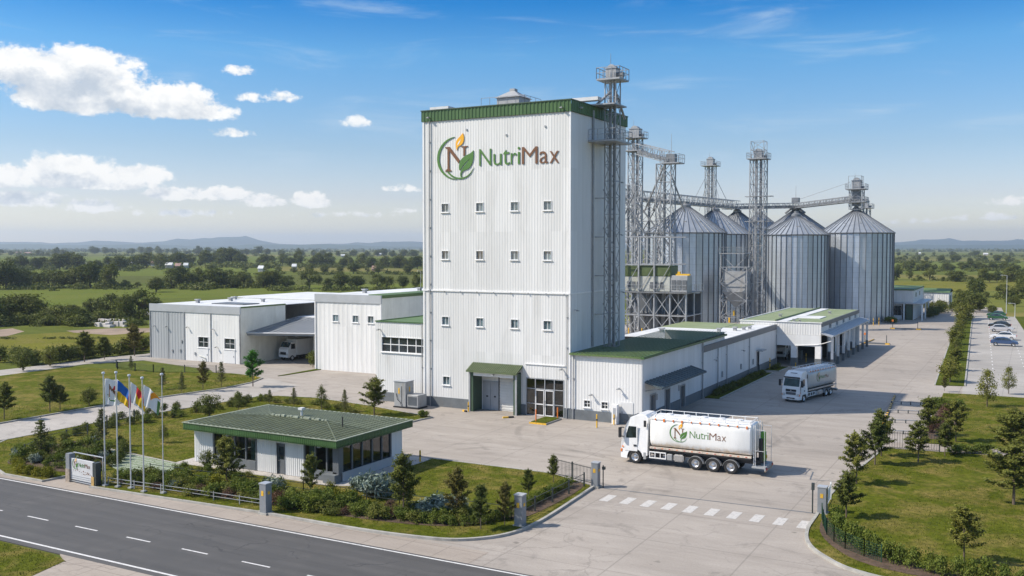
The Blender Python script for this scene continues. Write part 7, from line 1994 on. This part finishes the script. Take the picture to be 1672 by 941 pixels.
# ------------------------------------------------------------------ country trees, each its own; far belts merge
FT = []
def one_mesh_tree(key):
    k = 'one_' + key
    if k not in PROTO:
        tm, cm, H = PROTO[key]
        co = np.empty(len(cm.vertices)*3, np.float32); cm.vertices.foreach_get('co', co)
        tv = np.array([tm.vertices[i].co[:] for p in tm.polygons for i in (list(p.vertices)*2)[:4]]).reshape(-1, 3)
        v = np.concatenate([co.reshape(-1, 3), tv])
        PROTO[k] = np_mesh('field_tree', v, 4, [M['leaf_field'], M['bark']], np.concatenate([np.zeros(len(co)//12), np.ones(len(tv)//4)]))
    return PROTO[k]
def field_row(name_, pts, jit=6):
    "pts: (px, base py, height px)"
    pts = sorted(pts)
    for i, (px, py, hp) in enumerate(pts):
        x, y = G(px, py); dp = depth(x, y); h = hp/F_PX*dp*1.2; key = f'round{(i*5+int(px)) % 8}'
        o = bpy.data.objects.new('field_tree', one_mesh_tree(key)); COL.objects.link(o); o.location = (x, y, -.1)
        s = h/9.0; rr = random.Random(int(px*13+py)); o.scale = (s*rr.uniform(.8,1.45), s*rr.uniform(.8,1.45), s*rr.uniform(.85,1.1)); o.rotation_euler = (0, 0, rr.uniform(0, 6.28))
        tag(o, f'{nth(i+1)} tree from the left {name_}', 'tree', f'trees {name_}')
R_ = random.Random(21)
def line(x0, x1, y0, y1, h0, h1, n, jx=6, jy=1.5):
    jx = jx*1.6; h0 = h0*.75
    return [(x0+(x1-x0)*(i+.5)/n + R_.uniform(-jx, jx), y0+(y1-y0)*(i+.5)/n + R_.uniform(-jy, jy), R_.uniform(h0, h1)) for i in range(n)]
field_row('in the nearest country row left of the warehouse', [(-14,530,44),(8,527,40),(40,526,46),(66,522,22),(97,528,33),(132,530,22),(150,514,22),(178,516,34),(204,521,32),(233,519,38),(248,515,30),(120,513,14),(165,513,16),(20,524,30)])
field_row('in the wooded clump beside the warehouse roof', [(255,477,24)] + line(282,345,470,469,22,30,7) + line(345,372,470,470,18,24,2))
field_row('in the second country row on the left', [(10,472,38),(30,470,30),(-10,472,38),(40,468,24),(57,468,22),(79,470,28),(102,470,26),(122,470,28),(147,470,36),(180,471,34),(66,469,18),(205,469,10),(225,470,9)])
field_row('in the hedgerow behind the two stores', line(372,470,469,468,14,26,11) + [(470,473,20),(505,471,26),(535,474,18),(557,473,25),(583,470,18),(616,472,24),(632,470,18),(658,471,20),(680,471,18),(520,466,14)])
field_row('in the village tree row on the left', line(-10,150,440,440,16,24,13,5,1) + [(160,441,15),(196,442,21),(178,439,19)] + line(205,262,438,438,18,25,5,4,1))
field_row('in the long dark tree belt beyond the village', line(262,405,434,433,16,24,15,5,1.5) + line(415,560,432,436,12,20,15,5,1.5) + line(560,690,436,438,12,20,14,5,1.5))
field_row('scattered along the pale field edge', [(435,446,14),(505,447,14),(530,448,12),(555,447,10),(577,447,15),(618,447,14),(666,448,14),(455,445,9),(480,446,8),(400,445,10),(600,446,8),(345,444,10)])
field_row('in the far left belt under the hills', line(-10,30,418,418,8,11,4,4,.6) + line(60,115,418,418,6,12,7,4,.6) + line(150,300,415,415,6,11,18,5,.8) + line(300,420,416,416,7,13,14,5,.8) + line(440,690,418,420,6,12,22,6,1))
field_row('in the meadow right of the silos', [(1462,457,16),(1485,456,12),(1518,458,17),(1560,460,18),(1605,462,20),(1628,461,16),(1650,460,22),(1672,461,22),(1540,459,7),(1585,459,8),(1616,461,14),(1500,458,7)])
field_row('in the hedge beyond the car park', [(1594,484,26),(1638,486,22),(1566,483,10),(1610,486,10),(1662,486,20),(1677,484,26)])
field_row('at the far end of the yard', [(1572,505,24),(1589,510,26),(1600,508,20),(1620,512,14),(1565,503,14),(1536,503,12),(1532,500,10),(1510,500,11),(1655,500,14)])
field_row('in the far belt right of the silos', line(1455,1690,442,442,9,15,26,5,1) + line(1455,1690,428,428,7,11,20,6,1))
field_row('in the last thin row right of the silos', line(1455,1690,418,418,5,8,14,6,.6))

def far_wood():
    rng = np.random.default_rng(5); V = []
    def belt(px0, px1, py, hp, n):
        for _ in range(n):
            px = rng.uniform(px0, px1); x, y = G(px, py + rng.normal(0, .35)); dp = depth(x, y); h = hp/F_PX*dp*rng.uniform(.6, 1.3)
            m_ = 26; u = rng.normal(0, 1, (m_, 3)); u /= np.linalg.norm(u, axis=1)[:, None]; u[:, 2] = np.abs(u[:, 2])
            c = np.array([x, y, 0]) + u*np.array([h*.9, h*.9, h])*rng.uniform(.5, 1, (m_, 1))
            V.append(leaf_quads(c, u, h*.8, rng, .8))
    belt(-60, 720, 411.2, 3.2, 300); belt(-60, 720, 408.2, 2.4, 300); belt(100, 260, 409, 3, 60); belt(-60, 120, 413, 3.5, 60)
    belt(1440, 1740, 411, 3.2, 130); belt(1440, 1740, 408.2, 2.4, 120); belt(-60, 720, 406.2, 2.0, 260); belt(1440, 1740, 406.2, 2.0, 100)
    # thorny understorey joining the rows of trees into uneven hedges
    for px0, px1, py, hp, n in [(-30,250,530,9,60),(262,345,471,9,46),(345,480,469,8,40),(-30,210,471,9,60),(-30,262,440,8,90),(262,700,436,7,150),(400,700,448,5,60),(-30,700,418,4,160),(1455,1700,458,6,50),(1455,1700,442,5,70),(1455,1700,429,4,80),(1455,1700,419,3,60),(1550,1700,487,9,34),(-30,245,553,3,40),(440,700,474,7,70),(-30,245,515,6,30)]:
        ph = rng.uniform(0, 6)
        for _ in range(int(n*1.9)):
            px = rng.uniform(px0, px1)
            if math.sin(px*.045+ph) + math.sin(px*.13+ph*2) < -.7: continue
            x, y = G(px, py + rng.normal(0, 1.2*hp/8)); dp = depth(x, y); h = hp/F_PX*dp*rng.uniform(.4, 1.45); m_ = 60
            u = rng.normal(0, 1, (m_, 3)); u /= np.linalg.norm(u, axis=1)[:, None]; u[:, 2] = np.abs(u[:, 2])
            c = np.array([x, y, 0]) + u*np.array([h*1.3, h*1.3, h])*rng.uniform(.35, 1, (m_, 1))
            V.append(leaf_quads(c, u, h*.42, rng, .7))
    v = np.concatenate(V)
    o = bpy.data.objects.new('far_woodland', np_mesh('far_woodland', v, 4, [M['leaf_field']])); COL.objects.link(o); tag(o, kind='stuff')
far_wood()

# ------------------------------------------------------------------ grass blades over the near lawns
M['blade'] = foliage('grass_blades', (.050,.070,.008), (.150,.155,.030), .3)
def blades(name, poly, dens, hmax, seed, z=.10):
    rng = np.random.default_rng(seed); P = np.array([p[:2] for p in poly]); lo, hi = P.min(0), P.max(0)
    n = int((hi-lo).prod()*dens); q = rng.uniform(lo, hi, (n, 2)); ins = np.zeros(n, bool); j = len(P)-1
    for i in range(len(P)):
        yi, yj, xi, xj = P[i,1], P[j,1], P[i,0], P[j,0]
        c = (yi > q[:,1]) != (yj > q[:,1])
        with np.errstate(divide='ignore', invalid='ignore'): ins ^= c & (q[:,0] < (xj-xi)*(q[:,1]-yi)/(yj-yi)+xi)
        j = i
    q = q[ins]; n = len(q); a = rng.uniform(0, 6.28, n); h = hmax*rng.uniform(.35, 1, n)*(.6+.8*rng.random(n)**2); w = .022*rng.uniform(.7, 1.6, n)
    dx, dy = np.cos(a), np.sin(a); b = rng.uniform(0, 6.28, n); l = h*rng.uniform(.1, .7, n)
    v = np.stack([np.stack([q[:,0]-dx*w, q[:,1]-dy*w, np.full(n, z-.01)], 1), np.stack([q[:,0]+dx*w, q[:,1]+dy*w, np.full(n, z-.01)], 1), np.stack([q[:,0]+np.cos(b)*l, q[:,1]+np.sin(b)*l, z+h], 1)], 1).reshape(-1, 3)
    o = bpy.data.objects.new(name, np_mesh(name, v, 3, [M['blade']])); COL.objects.link(o); tag(o, kind='stuff')
def outside(poly, boxes): return poly
blades('grass', LAWN_A, 34, .10, 1)
blades('grass', [(x, y) for x, y in LAWN_E if x < 3] + [(3,86.8)], 40, .10, 2)
blades('grass', LAWN_F[:-3] + [(3,121.3),(3,90.3)], 16, .12, 3)
blades('grass', [(-60,28),(-45.1,28),(-45.3,33.2),(-47.5,33.6),(-60,33.8)], 60, .10, 4, .05)
blades('grass', [(-87.2,56),(-87.3,68),(-86.2,78),(-85.4,84),(-86,89),(-87.6,92),(-93,93.3),(-94,60)], 22, .12, 5)
# ------------------------------------------------------------------ entrance sign, flags
def entrance_sign():
    a, b = Vector(G(116,787)), Vector(G(153,795)); d = (b-a); L = d.length; u = tuple(d.normalized()); n = (u[1], -u[0])
    a = (a.x, a.y); t = thing('entrance_sign', 'low white entrance sign wall with coloured emblem between two piers', 'sign', (a[0], a[1], .1))
    MB().obox(a,u,n,.0,L,-.12,.0,.22,1.75).build('sign_board', M['sign_face'], t, bevel=.01)
    pr = MB().obox(a,u,n,-.45,-.01,-.35,.1,.95,2.05).build('pier', M['pillar'], t); MB().obox(a,u,n,-.47,.0,-.38,.13,0,.95).build('pier_base', M['stone'], pr)
    pr = MB().obox(a,u,n,L+.01,L+.38,-.35,.08,0,1.72).build('pier', M['fence_dark'], t); MB().obox(a,u,n,L-.12,L+.20,.082,.12,.05,.72).build('pier_base', M['stone_gold'], pr)
    MB().obox(a,u,n,-.5,L+.3,-.62,-.56,1.98,2.04).obox(a,u,n,-.46,-.42,-.62,-.56,0,1.98).obox(a,u,n,L+.22,L+.26,-.62,-.56,0,1.98).build('back_rail', M['pole'], t)
    sl = MB()
    for i in range(4): sl.obox(a,u,n,.02,L-.02,-.05,.03,.1+i*.14,.14+i*.14)
    sl.build('slat', M['fascia_grey'], t)
    k = L*.78/1448
    pl = lambda x, y, dd: (a[0]+u[0]*(L*.08+(x-100)*k)+n[0]*(dd+.002), a[1]+u[1]*(L*.08+(x-100)*k)+n[1]*(dd+.002), 1.38+(y-385)*k*1.1)
    e = bpy.data.objects.new('logo', None); COL.objects.link(e); e.parent = t; BASE[e.name] = BASE[t.name]
    logo(e, pl, .012)
    rnd = random.Random(4); mk_ = MB()
    for i in range(9):
        x = L*(.12+.085*i); z = .92 + rnd.uniform(-.05,.05) - .012*i
        w = rnd.uniform(.04,.10)
        mk_.obox(a,u,n,x,x+w,.0,.012,z,z+rnd.uniform(.03,.09)); 
    for i in range(6):
        x = L*(.55+.07*i); z = .72 + rnd.uniform(-.12,.06); mk_.obox(a,u,n,x,x+rnd.uniform(.05,.12),.0,.012,z,z+rnd.uniform(.04,.1))
    mk_.each('small_pictogram', M['logo_brown'], t)
M['sign_face'] = mk('pale_sign_face', (.50,.51,.52), .5, 0, .08, 2, grime=(.36,.36,.36))
M['stone_gold'] = mk('ochre_stone', (.42,.28,.10), .8, 0, .3, 4)
entrance_sign()
def flags():
    poles = [(172,793,609),(192.6,795,608),(214,797,613),(235,803,617),(267,805,611)]
    words = ['first flagpole from the entrance sign, carrying the emblem flag','second flagpole, carrying the blue and yellow flag','third flagpole, carrying the red and yellow flag','fourth flagpole, carrying the white flag with orange and green','thin bare flagpole without a flag, right of the flags']
    P = []
    for i, ((px, py, top), lab) in enumerate(zip(poles, words)):
        x, y = G(px, py, .12); h = (py-top)/F_PX*depth(x, y)
        t = thing('flagpole', lab, 'flagpole', (x, y, .12), 0, 'flagpoles by the entrance')
        r = .055 if i < 4 else .04
        MB().tube((x,y,.12),(x,y,.12+h),r,r*.7,10).build('pole', M['pole'], t)
        MB().lathe([(0,0),(.09,.02),(.12,.10),(.09,.18),(0,.2)],(x,y,.12+h),10).build('finial', M['pole'], t)
        MB().box(x-.16,y-.16,.1,x+.16,y+.16,.2).build('base_plate', M['metal_box'], t)
        P.append((x, y, .12+h))
    def flag(i, label, w, drop, zoff, slump, cols, style):
        x, y, zt = P[i]; nx, nz = 26, 20
        t = local_thing('flag', label, 'flag', (x, y, zt-zoff)); mb = MB()
        V = []
        for j in range(nz+1):
            for k in range(nx+1):
                s, v = k/nx, j/nz
                wave = .12*math.sin(s*7+v*2+i*1.3)*s + .05*math.sin(s*15+v*4)
                xx = .09 + w*s*(1-.15*slump*v); zz = -drop*v*(1-.25*slump*s) - slump*s**1.4*1.0 + .03*math.sin(s*9+i)
                V.append((xx*V_R[0]-wave*V_H[0], xx*V_R[1]-wave*V_H[1], zz))
        for j in range(nz):
            for k in range(nx):
                s, v = (k+.5)/nx, (j+.5)/nz; mb.cur = style(s, v)
                a = j*(nx+1)+k; mb.f.append((a+nx+1, a+nx+2, a+1, a)); mb.m.append(mb.cur)
        mb.v = V; mb.build('flag_cloth', [M[c] for c in cols], t, smooth=True)
        return t
    ellipse = lambda s, v, a, b, c, d: ((s-a)/c)**2+((v-b)/d)**2 < 1
    def st0(s, v):
        if abs(v-(.25+.75*(s-.28))) < .07 and .25 < s < .78: return 1
        if ellipse(s,v,.78,.58,.12,.13): return 2
        if ellipse(s,v,.60,.33,.05,.10): return 3
        r = math.hypot((s-.55)*1.0, (v-.52)*1.2)
        if .36 < r < .41 and v > .6: return 2
        if abs(s-.30) < .03 and .3 < v < .7: return 1
        return 0
    flag(0, 'white flag with the brown and green leaf emblem', 1.05, 1.85, .30, .12, ['flag_white','logo_brown','logo_green','flag_red'], st0)
    flag(1, 'folded blue and yellow flag with a pink edge', 1.0, 1.45, .45, 1.05, ['flag_blue','flag_yellow','flag_pink'], lambda s, v: 2 if s > .86 else (0 if v < .55 else 1))
    flag(2, 'red and yellow flag hanging in folds', 1.05, 1.5, .35, 1.15, ['flag_white','flag_red','flag_yellow'], lambda s, v: 0 if s < .38 else (1 if v < .42+.12*math.sin(s*14) else (2 if v < .9 else 0)))
    flag(3, 'white flag with an orange patch and green corner', 1.15, 1.5, .35, 1.05, ['flag_white','flag_orange','logo_green'], lambda s, v: 2 if s > .85 and v > .2 else (1 if abs(v-.18-.28*math.sin(s*5))<.16 and s > .45 else 0))
for n_, c_ in (('flag_white',(.75,.75,.74)),('flag_red',(.6,.03,.03)),('flag_blue',(.015,.12,.42)),('flag_yellow',(.75,.48,.02)),('flag_pink',(.55,.1,.25)),('flag_orange',(.8,.30,.02))):
    m, t, b = new_mat(n_); n = t.noise(t.obj(), 3, 3); t.set(b.inputs['Base Color'], t.mix(n, shade(c_, .92), shade(c_, 1.05))); b.inputs['Roughness'].default_value = .8
    tr = t.new('ShaderNodeBsdfTranslucent'); tr.inputs[0].default_value = c_ + (1,); mx = t.new('ShaderNodeMixShader'); mx.inputs[0].default_value = .3
    t.set(mx.inputs[1], b.outputs[0]); t.set(mx.inputs[2], tr.outputs[0]); t.set([x for x in t.n if x.type == 'OUTPUT_MATERIAL'][0].inputs[0], mx.outputs[0]); M[n_] = m
flags()

# ------------------------------------------------------------------ gate pillars and fences
def pillar(label, x, y, h, w=.55, rz=0, z=.0):
    t = thing('gate_pillar', label, 'pillar', (x, y, z))
    MB().box(x-w/2,y-w/2,z,x+w/2,y+w/2,z+h).build('pillar_body', M['pillar'], t, bevel=.015)
    MB().box(x-w/2-.03,y-w/2-.03,z+h,x+w/2+.03,y+w/2+.03,z+h+.06).build('pillar_cap', M['fascia_grey'], t)
    MB().box(x-w/2-.08,y-w/2-.08,z,x+w/2+.08,y+w/2+.08,z+.12).build('pillar_foot', M['kerb'], t)
    MB().box(x-.1,y-w/2-.015,z+h*.62,x+.08,y-w/2-.002,z+h*.78).build('warning_plate', M['yellow'], t)
    MB().box(x+w/2+.002,y-.1,z+h*.66,x+w/2+.015,y+.1,z+h*.76).build('warning_plate', M['yellow'], t)
    return t
pillar('grey pillar with yellow plates at the pavement break, left of the front bed', -42.7, 45.5, 1.95)
pillar('grey pillar with yellow plates at the rounded front corner of the garden', -27.15, 50.8, 1.95)
pl_ = pillar('grey pillar holding the left end of the sliding gate track', -26.95, 61.75, 1.75, .5)
MB().tube((-26.45,61.9,0),(-26.45,61.9,1.6),.04,.04,6).box(-26.5,61.8,1.3,-26.3,62.0,1.5).build('gate_latch', M['fence_dark'], pl_)
pr_ = pillar('grey pillar at the right end of the gate track with a small yellow emblem', -11.55, 62.4, 1.75, .55)
MB().tube((-12.15,62.3,0),(-12.15,62.3,1.9),.045,.045,6).box(-12.22,62.22,1.5,-12.05,62.4,1.95).build('gate_latch', M['fence_dark'], pr_)
def fence(label, pts, h, bar=.14, mat='fence_dark', z=.1, posts=2.4, thick=.02, name='metal_fence', style='bar', pw=.045):
    t = thing(name, label, 'fence', (pts[0][0], pts[0][1], z)); L = sum(math.dist(a, b) for a, b in zip(pts[:-1], pts[1:]))
    bars = MB(); P = MB(); carry = 0
    for a, b in zip(pts[:-1], pts[1:]):
        d = math.dist(a, b); u = ((b[0]-a[0])/d, (b[1]-a[1])/d)
        if style == 'bar':
            for zz in (z+.12, z+h-.08): bars.tube((*a, zz), (*b, zz), .025, .025, 4)
            n = max(1, int(d/bar))
            for i in range(n+1): x, y = a[0]+u[0]*d*i/n, a[1]+u[1]*d*i/n; bars.tube((x,y,z+.1),(x,y,z+h),thick*.7,thick*.7,4,False)
        elif style == 'mesh':
            for k in range(7): zz = z+.06+(h-.1)*k/6; bars.tube((*a, zz), (*b, zz), .010, .010, 3, False)
            n = max(1, int(d/.12))
            for i in range(n+1): x, y = a[0]+u[0]*d*i/n, a[1]+u[1]*d*i/n; bars.tube((x,y,z+.03),(x,y,z+h),.008,.008,3,False)
        else:
            for zz in (z+h*.5, z+h*.95): bars.tube((*a, zz), (*b, zz), .022, .022, 4)
        n = max(1, int(d/posts+.5))
        for i in range(n+1):
            x, y = a[0]+u[0]*d*i/n, a[1]+u[1]*d*i/n
            MB().box(x-pw,y-pw,z-.1,x+pw,y+pw,z+h+.06).build('post', M[mat], t) if n < 9 else P.box(x-pw,y-pw,z-.1,x+pw,y+pw,z+h+.06)
    if P.v: P.build('posts', M[mat], t)
    bars.build('fence_bars', M[mat], t)
    return t
fence('black bar fence running back from the left gate pillar along the lawn', [(-27.2,61.9),(-31.2,63.4)], 1.25)
fence('low two rail fence between the hedge and the verge up to the gate', [(-27.75,51.4),(-27.6,61.2)], .95, style='rail', posts=2.4)
fence('thin two rail fence along the back of the front flower bed', [(-57.2,48.9),(-50,49.4),(-43.5,50.0),(-36,50.7),(-30.4,51.5),(-28.2,51.6)], .85, style='rail', posts=2.9, pw=.025)
fence('low rail fence in front of the flagpole bed', [(-57.4,45.4),(-50,45.9),(-43.3,46.2)], .55, style='rail', posts=2.4, mat='metal_box', pw=.025)
fence('dark green mesh fence curving round the right lawn hedge', smooth_line([(-11.3,60.9),(-10.4,57.6),(-9.0,55.4),(-6.9,53.9)], 2), .95, mat='mesh_green', style='mesh', posts=3.0, pw=.025)
fence('short white bar fence behind the right gate pillar', [(-11.5,63.2),(-11.7,66.0)], 1.1, mat='trim_white')
fence('black bar fence across the back of the right lawn', [(-11.0,85.0),(-6.6,85.6)], 1.45, .2)
fence('low wire fence along the bend of the access road at left', [(-70.5,48.0),(-72.6,51.2),(-73.4,56)], 1.1, style='rail', posts=2.6)
fence('dark bar fence stub by the round shrubs of the access road', [(-75.4,59.6),(-75.8,63.0)], 1.2, .3)
fence('wire fence round the small green pond beside the path', [(-113.2,91.2),(-111.0,89.6),(-104,89.7),(-96,93.2)], 1.0, style='mesh', mat='fence_dark', posts=4)
fence('tall fence along the right side of the car park', [(6.5,150),(2.6,262)], 1.8, .6, mat='metal_box')
slab('green_court', [(-113.2,91.4),(-104,90.0),(-96.4,93.3),(-103,95.6),(-111.5,94.4)], .14, M['green_net'] if 'green_net' in M else M['field_green'])
def mat_net():
    m, t, b = new_mat('pale_green_netting'); p = t.pos(); x, y, z = t.sep(p)[:3]
    g = t.math('MAXIMUM', t.math('LESS_THAN', t.math('PINGPONG', x, .3), .05), t.math('LESS_THAN', t.math('PINGPONG', y, .3), .05))
    t.set(b.inputs['Base Color'], t.mix(g, t.mix(t.noise(p, 2, 4), (.15,.20,.11), (.22,.27,.17)), (.33,.36,.29))); b.inputs['Roughness'].default_value = .85; return m
M['net'] = mat_net()
slab('paved_court', [G(*p) for p in [(165,733),(300,762),(262,778),(200,775),(150,745)]], .125, M['net'])
kerb([G(*p) for p in [(150,745),(165,733),(300,762)]], .14, .17)

# ------------------------------------------------------------------ bollards, kerb guards, yard furniture
def bollard(label, x, y, h=1.05, r=.07, z=0, group='yellow bollards'):
    t = thing('bollard', label, 'bollard', (x, y, z), 0, group)
    MB().tube((x,y,z),(x,y,z+h),r,r,10).lathe([(r,0),(r*.8,.04),(0,.06)],(x,y,z+h),10).build('post', M['yellow'], t)
    MB().tube((x,y,z+h*.55),(x,y,z+h*.68),r+.003,r+.003,10).build('band', M['black'], t)
    MB().box(x-r*1.6,y-r*1.6,z,x+r*1.6,y+r*1.6,z+.03).build('base_plate', M['metal_box'], t)
def bol(px, py, label, h=1.05, **k): x, y = G(px, py); bollard(label, x, y, h, **k)
bol(765,673,'yellow bollard left of the loading porch',1.0); bol(974.5,699,'yellow bollard in front of the annex windows',1.25); bol(1002.5,694,'yellow bollard in front of the annex side door',.95)
bol(686,757,'yellow bollard at the paved corner right of the gatehouse',1.0); bol(418,619,'yellow bollard on the green strip before the covered bay',.8); bol(1229,612,'yellow bollard at the door of the white wing',1.2)
bol(1257,604,'tall yellow bollard on the short planted strip',1.6); bol(1357,596,'tall yellow post at the dock canopy corner',1.7); bol(1316,592,'yellow guard post between the dock bays',1.3); bol(1334,590,'yellow guard post at the dock corner pier',1.1); bol(1299,600,'short yellow post in front of the dock pier',.6)
for i, px in enumerate((1417,1426,1435)): bol(px, 533-i*.8, f'{nth(i+1)} yellow post at the foot of the rightmost silo', 1.6)
def kerb_guard(label, pts, z=.0):
    t = thing('kerb_guard', label, 'barrier', (pts[0][0], pts[0][1], z)); d = math.dist(*pts); n = max(2, int(d/.6)); u = ((pts[1][0]-pts[0][0])/d, (pts[1][1]-pts[0][1])/d); nn = (u[1], -u[0])
    y, b = MB(), MB()
    for i in range(n): (y if i % 2 == 0 else b).obox(pts[0],u,nn,d*i/n,d*(i+1)/n,-.09,.09,z,z+.16)
    y.each('yellow_block', M['yellow'], t); b.each('black_block', M['black'], t)
kerb_guard('black and yellow kerb guard beside the loading dock lane', [G(1368,580), G(1427,555)])
kerb_guard('black and yellow kerb guard at the head of the right parking pads', [G(1442,694), G(1461,647)])
kerb_guard('yellow corner block left of the loading porch', [(-51.6,84.0),(-51.0,83.7)]); kerb_guard('yellow corner block right of the loading porch', [(-46.0,82.4),(-45.2,83.2)])
def planter(label, x0, y0, x1, y1):
    t = thing('planted_island', label, 'planter', ((x0+x1)/2, y0, 0))
    MB().box(x0,y0,0,x1,y1,.14).build('planter_kerb', M['kerb'], t); MB().box(x0+.12,y0+.12,.14,x1-.12,y1-.12,.2).build('planter_grass', M['lawn_dark'], t)
    MB().box(x0-.02,y0-.03,0,x1+.02,y0-.002,.16).build('planter_marking', M['yellow'], t)
    MB().tube((x0+.5,y0+.4,.2),(x0+.5,y0+.4,1.35),.06,.06,8).tube((x1-.3,y1-.3,.2),(x1-.3,y1-.3,1.2),.06,.06,8).each('planter_post', M['orange'], t)
planter('small kerbed grass island by the glass entrance', -42.4, 81.2, -40.6, 84.6)
for k, (py, lab) in enumerate([(660,'rearmost'),(674,'second'),(690,'third'),(708,'front')]):
    a, b = G(1456-k*6, py), G(1503-k*3, py+2)
    t = thing('parking_barrier', f'{lab} low grey barrier across the small parking pads by the right bed', 'barrier', (a[0], a[1], 0), 0, 'barriers on the small parking pads')
    MB().tube((*a,.30),(*b,.30),.05,.05,6).build('barrier_rail', M['steel'], t)
    for f in (0,.33,.66,1): x, y = a[0]+(b[0]-a[0])*f, a[1]+(b[1]-a[1])*f; MB().box(x-.05,y-.05,0,x+.05,y+.05,.34).build('post', M['fence_dark'], t)
def yard_lane(label, px, py, s):
    x, y = G(px, py); t = thing('lane_divider', label, 'barrier', (x, y, 0))
    MB().box(x-3*s,y-.4,0,x+2*s,y+.4,.22).build('island', M['fascia_dark'], t); MB().box(x-3*s,y-.45,.0,x-2.2*s,y-.402,.24).box(x+1.2*s,y-.45,0,x+2*s,y-.402,.24).build('marker', M['yellow'], t)
    MB().tube((x-2.6*s,y,.2),(x-2.6*s,y,1.9),.06,.06,6).tube((x+1.4*s,y,.2),(x+1.4*s,y,1.6),.06,.06,6).build('post', M['fence_dark'], t)
    MB().box(x-2.75*s,y-.06,1.5,x-2.45*s,y+.06,1.9).build('lane_sign', M['orange'], t)
yard_lane('dark lane divider with two posts at the dock canopy end', 1435, 562, .9); yard_lane('far lane divider with yellow ends in front of the office block', 1484, 538, 1.2); yard_lane('farthest lane divider near the storage shed', 1514, 514, 1.3)
# generator
def generator():
    x, y = -59.3, 82.6; t = thing('generator', 'grey generator cabinet with yellow stickers on the concrete beside the tower', 'generator', (x+.8, y, 0))
    MB().box(x,y,.14,x+1.5,y+1.5,2.75).build('cabinet', M['metal_box'], t, bevel=.03); MB().box(x-.05,y-.05,2.75,x+1.55,y+1.55,2.82).build('cabinet_top', M['fascia_grey'], t)
    MB().box(x+1.55,y+.1,.14,x+3.0,y+1.7,1.45).build('tank_box', M['metal_box'], t, bevel=.04)
    MB().box(x-.1,y-.05,.02,x+3.1,y+1.7,.14).build('skid', M['black'], t)
    gr = MB()
    for i in range(10): gr.box(x+1.7,y+.06,.4+i*.09,x+2.8,y+.098,.44+i*.09)
    gr.build('louvre', M['fascia_dark'], t)
    MB().box(x+.55,y-.018,1.5,x+.72,y-.002,2.1).box(x+1.502,y+.6,1.7,x+1.52,y+.8,2.2).each('warning_plate', M['yellow'], t)
    MB().box(x+.95,y-.018,.5,x+1.0,y-.002,2.3).build('door_gap', M['black'], t)
    MB().path([(x+.3,y-.03,1.5),(x+.5,y-.12,.9),(x+.9,y-.12,.6),(x+1.0,y-.05,.2)],.03,5).build('cable', M['black'], t)
generator()
cb_x, cb_y = -33.0, 84.6
t_ = thing('utility_cabinet', 'small pale utility cabinet at the annex corner behind the tanker cab', 'cabinet', (-35.0, 84.9, 0))
MB().box(-35.3,84.6,0,-34.75,85.2,1.9).build('cabinet_body', M['trim_white'], t_, bevel=.02); MB().box(-35.15,84.58,.6,-34.9,84.598,1.6).build('cabinet_plate', M['fascia_grey'], t_)
# lamp posts and a leaning crane post on the far right
def lamp_post(label, px, py, top, arm=1):
    x, y = G(px, py); h = (py-top)/F_PX*depth(x, y); t = thing('lamp_post', label, 'lamp post', (x, y, 0), 0, 'lamp posts')
    MB().tube((x,y,0),(x,y,h),.10,.05,8).build('pole', M['pole'], t)
    MB().tube((x,y,h),(x-1.0*arm,y,h+.1),.04,.04,6).box(x-1.5*arm,y-.1,h+.04,x-.9*arm,y+.1,h+.14).build('lamp_head', M['pole'], t)
lamp_post('white lamp post beyond the far end of the car park', 1643, 513, 450); lamp_post('shorter lamp post at the right of the car park end', 1657, 520, 496); lamp_post('thin lamp post in the fields just left of the tower', 687, 482, 443)
# rubble and dumped sheets by the country lane
t_ = thing('rubble_heap', 'pale rubble heap with broken sheets by the country lane', 'rubble', (*G(175,530), 0)); rr = random.Random(2)
q = MB()
for i in range(26):
    x, y = G(150+rr.random()*55, 526+rr.random()*8); s = rr.uniform(.4,1.3); q.box(x-s,y-s*.6,-.1,x+s,y+s*.6,rr.uniform(.3,1.0))
q.build('slabs', M['pale_wall'], t_, bevel=.05)
# things under the dock roof
t_ = thing('pallet_stack', 'dark stacked pallets under the loading dock beam', 'pallets', (-31.2, 147, 0)); q = MB()
for i in range(7): q.box(-31.9,146.2,.05+i*.2,-30.5,147.6,.2+i*.2)
q.build('pallets', M['desk'], t_)
for i, (y, lab) in enumerate([(148,'first grey waste bin under the dock canopy'),(157.5,'second grey waste bin under the dock canopy'),(166,'last grey waste bin under the dock canopy')]):
    t_ = thing('waste_bin', lab, 'bin', (-26.2, y, 0), 0, 'bins under the dock canopy')
    MB().box(-26.9,y-.5,.1,-25.9,y+.5,1.2).build('bin_body', M['fascia_dark'], t_, bevel=.05); MB().box(-26.95,y-.55,1.2,-25.85,y+.55,1.3).build('bin_lid', M['metal_box'], t_, bevel=.03)
SC.cycles.use_denoising = True
SC.cycles.max_bounces = 6; SC.cycles.diffuse_bounces = 3; SC.cycles.glossy_bounces = 3; SC.cycles.transmission_bounces = 4; SC.cycles.transparent_max_bounces = 8; SC.cycles.volume_bounces = 0
SC.cycles.sample_clamp_indirect = 6.0
SC.cycles.volume_step_rate = 4
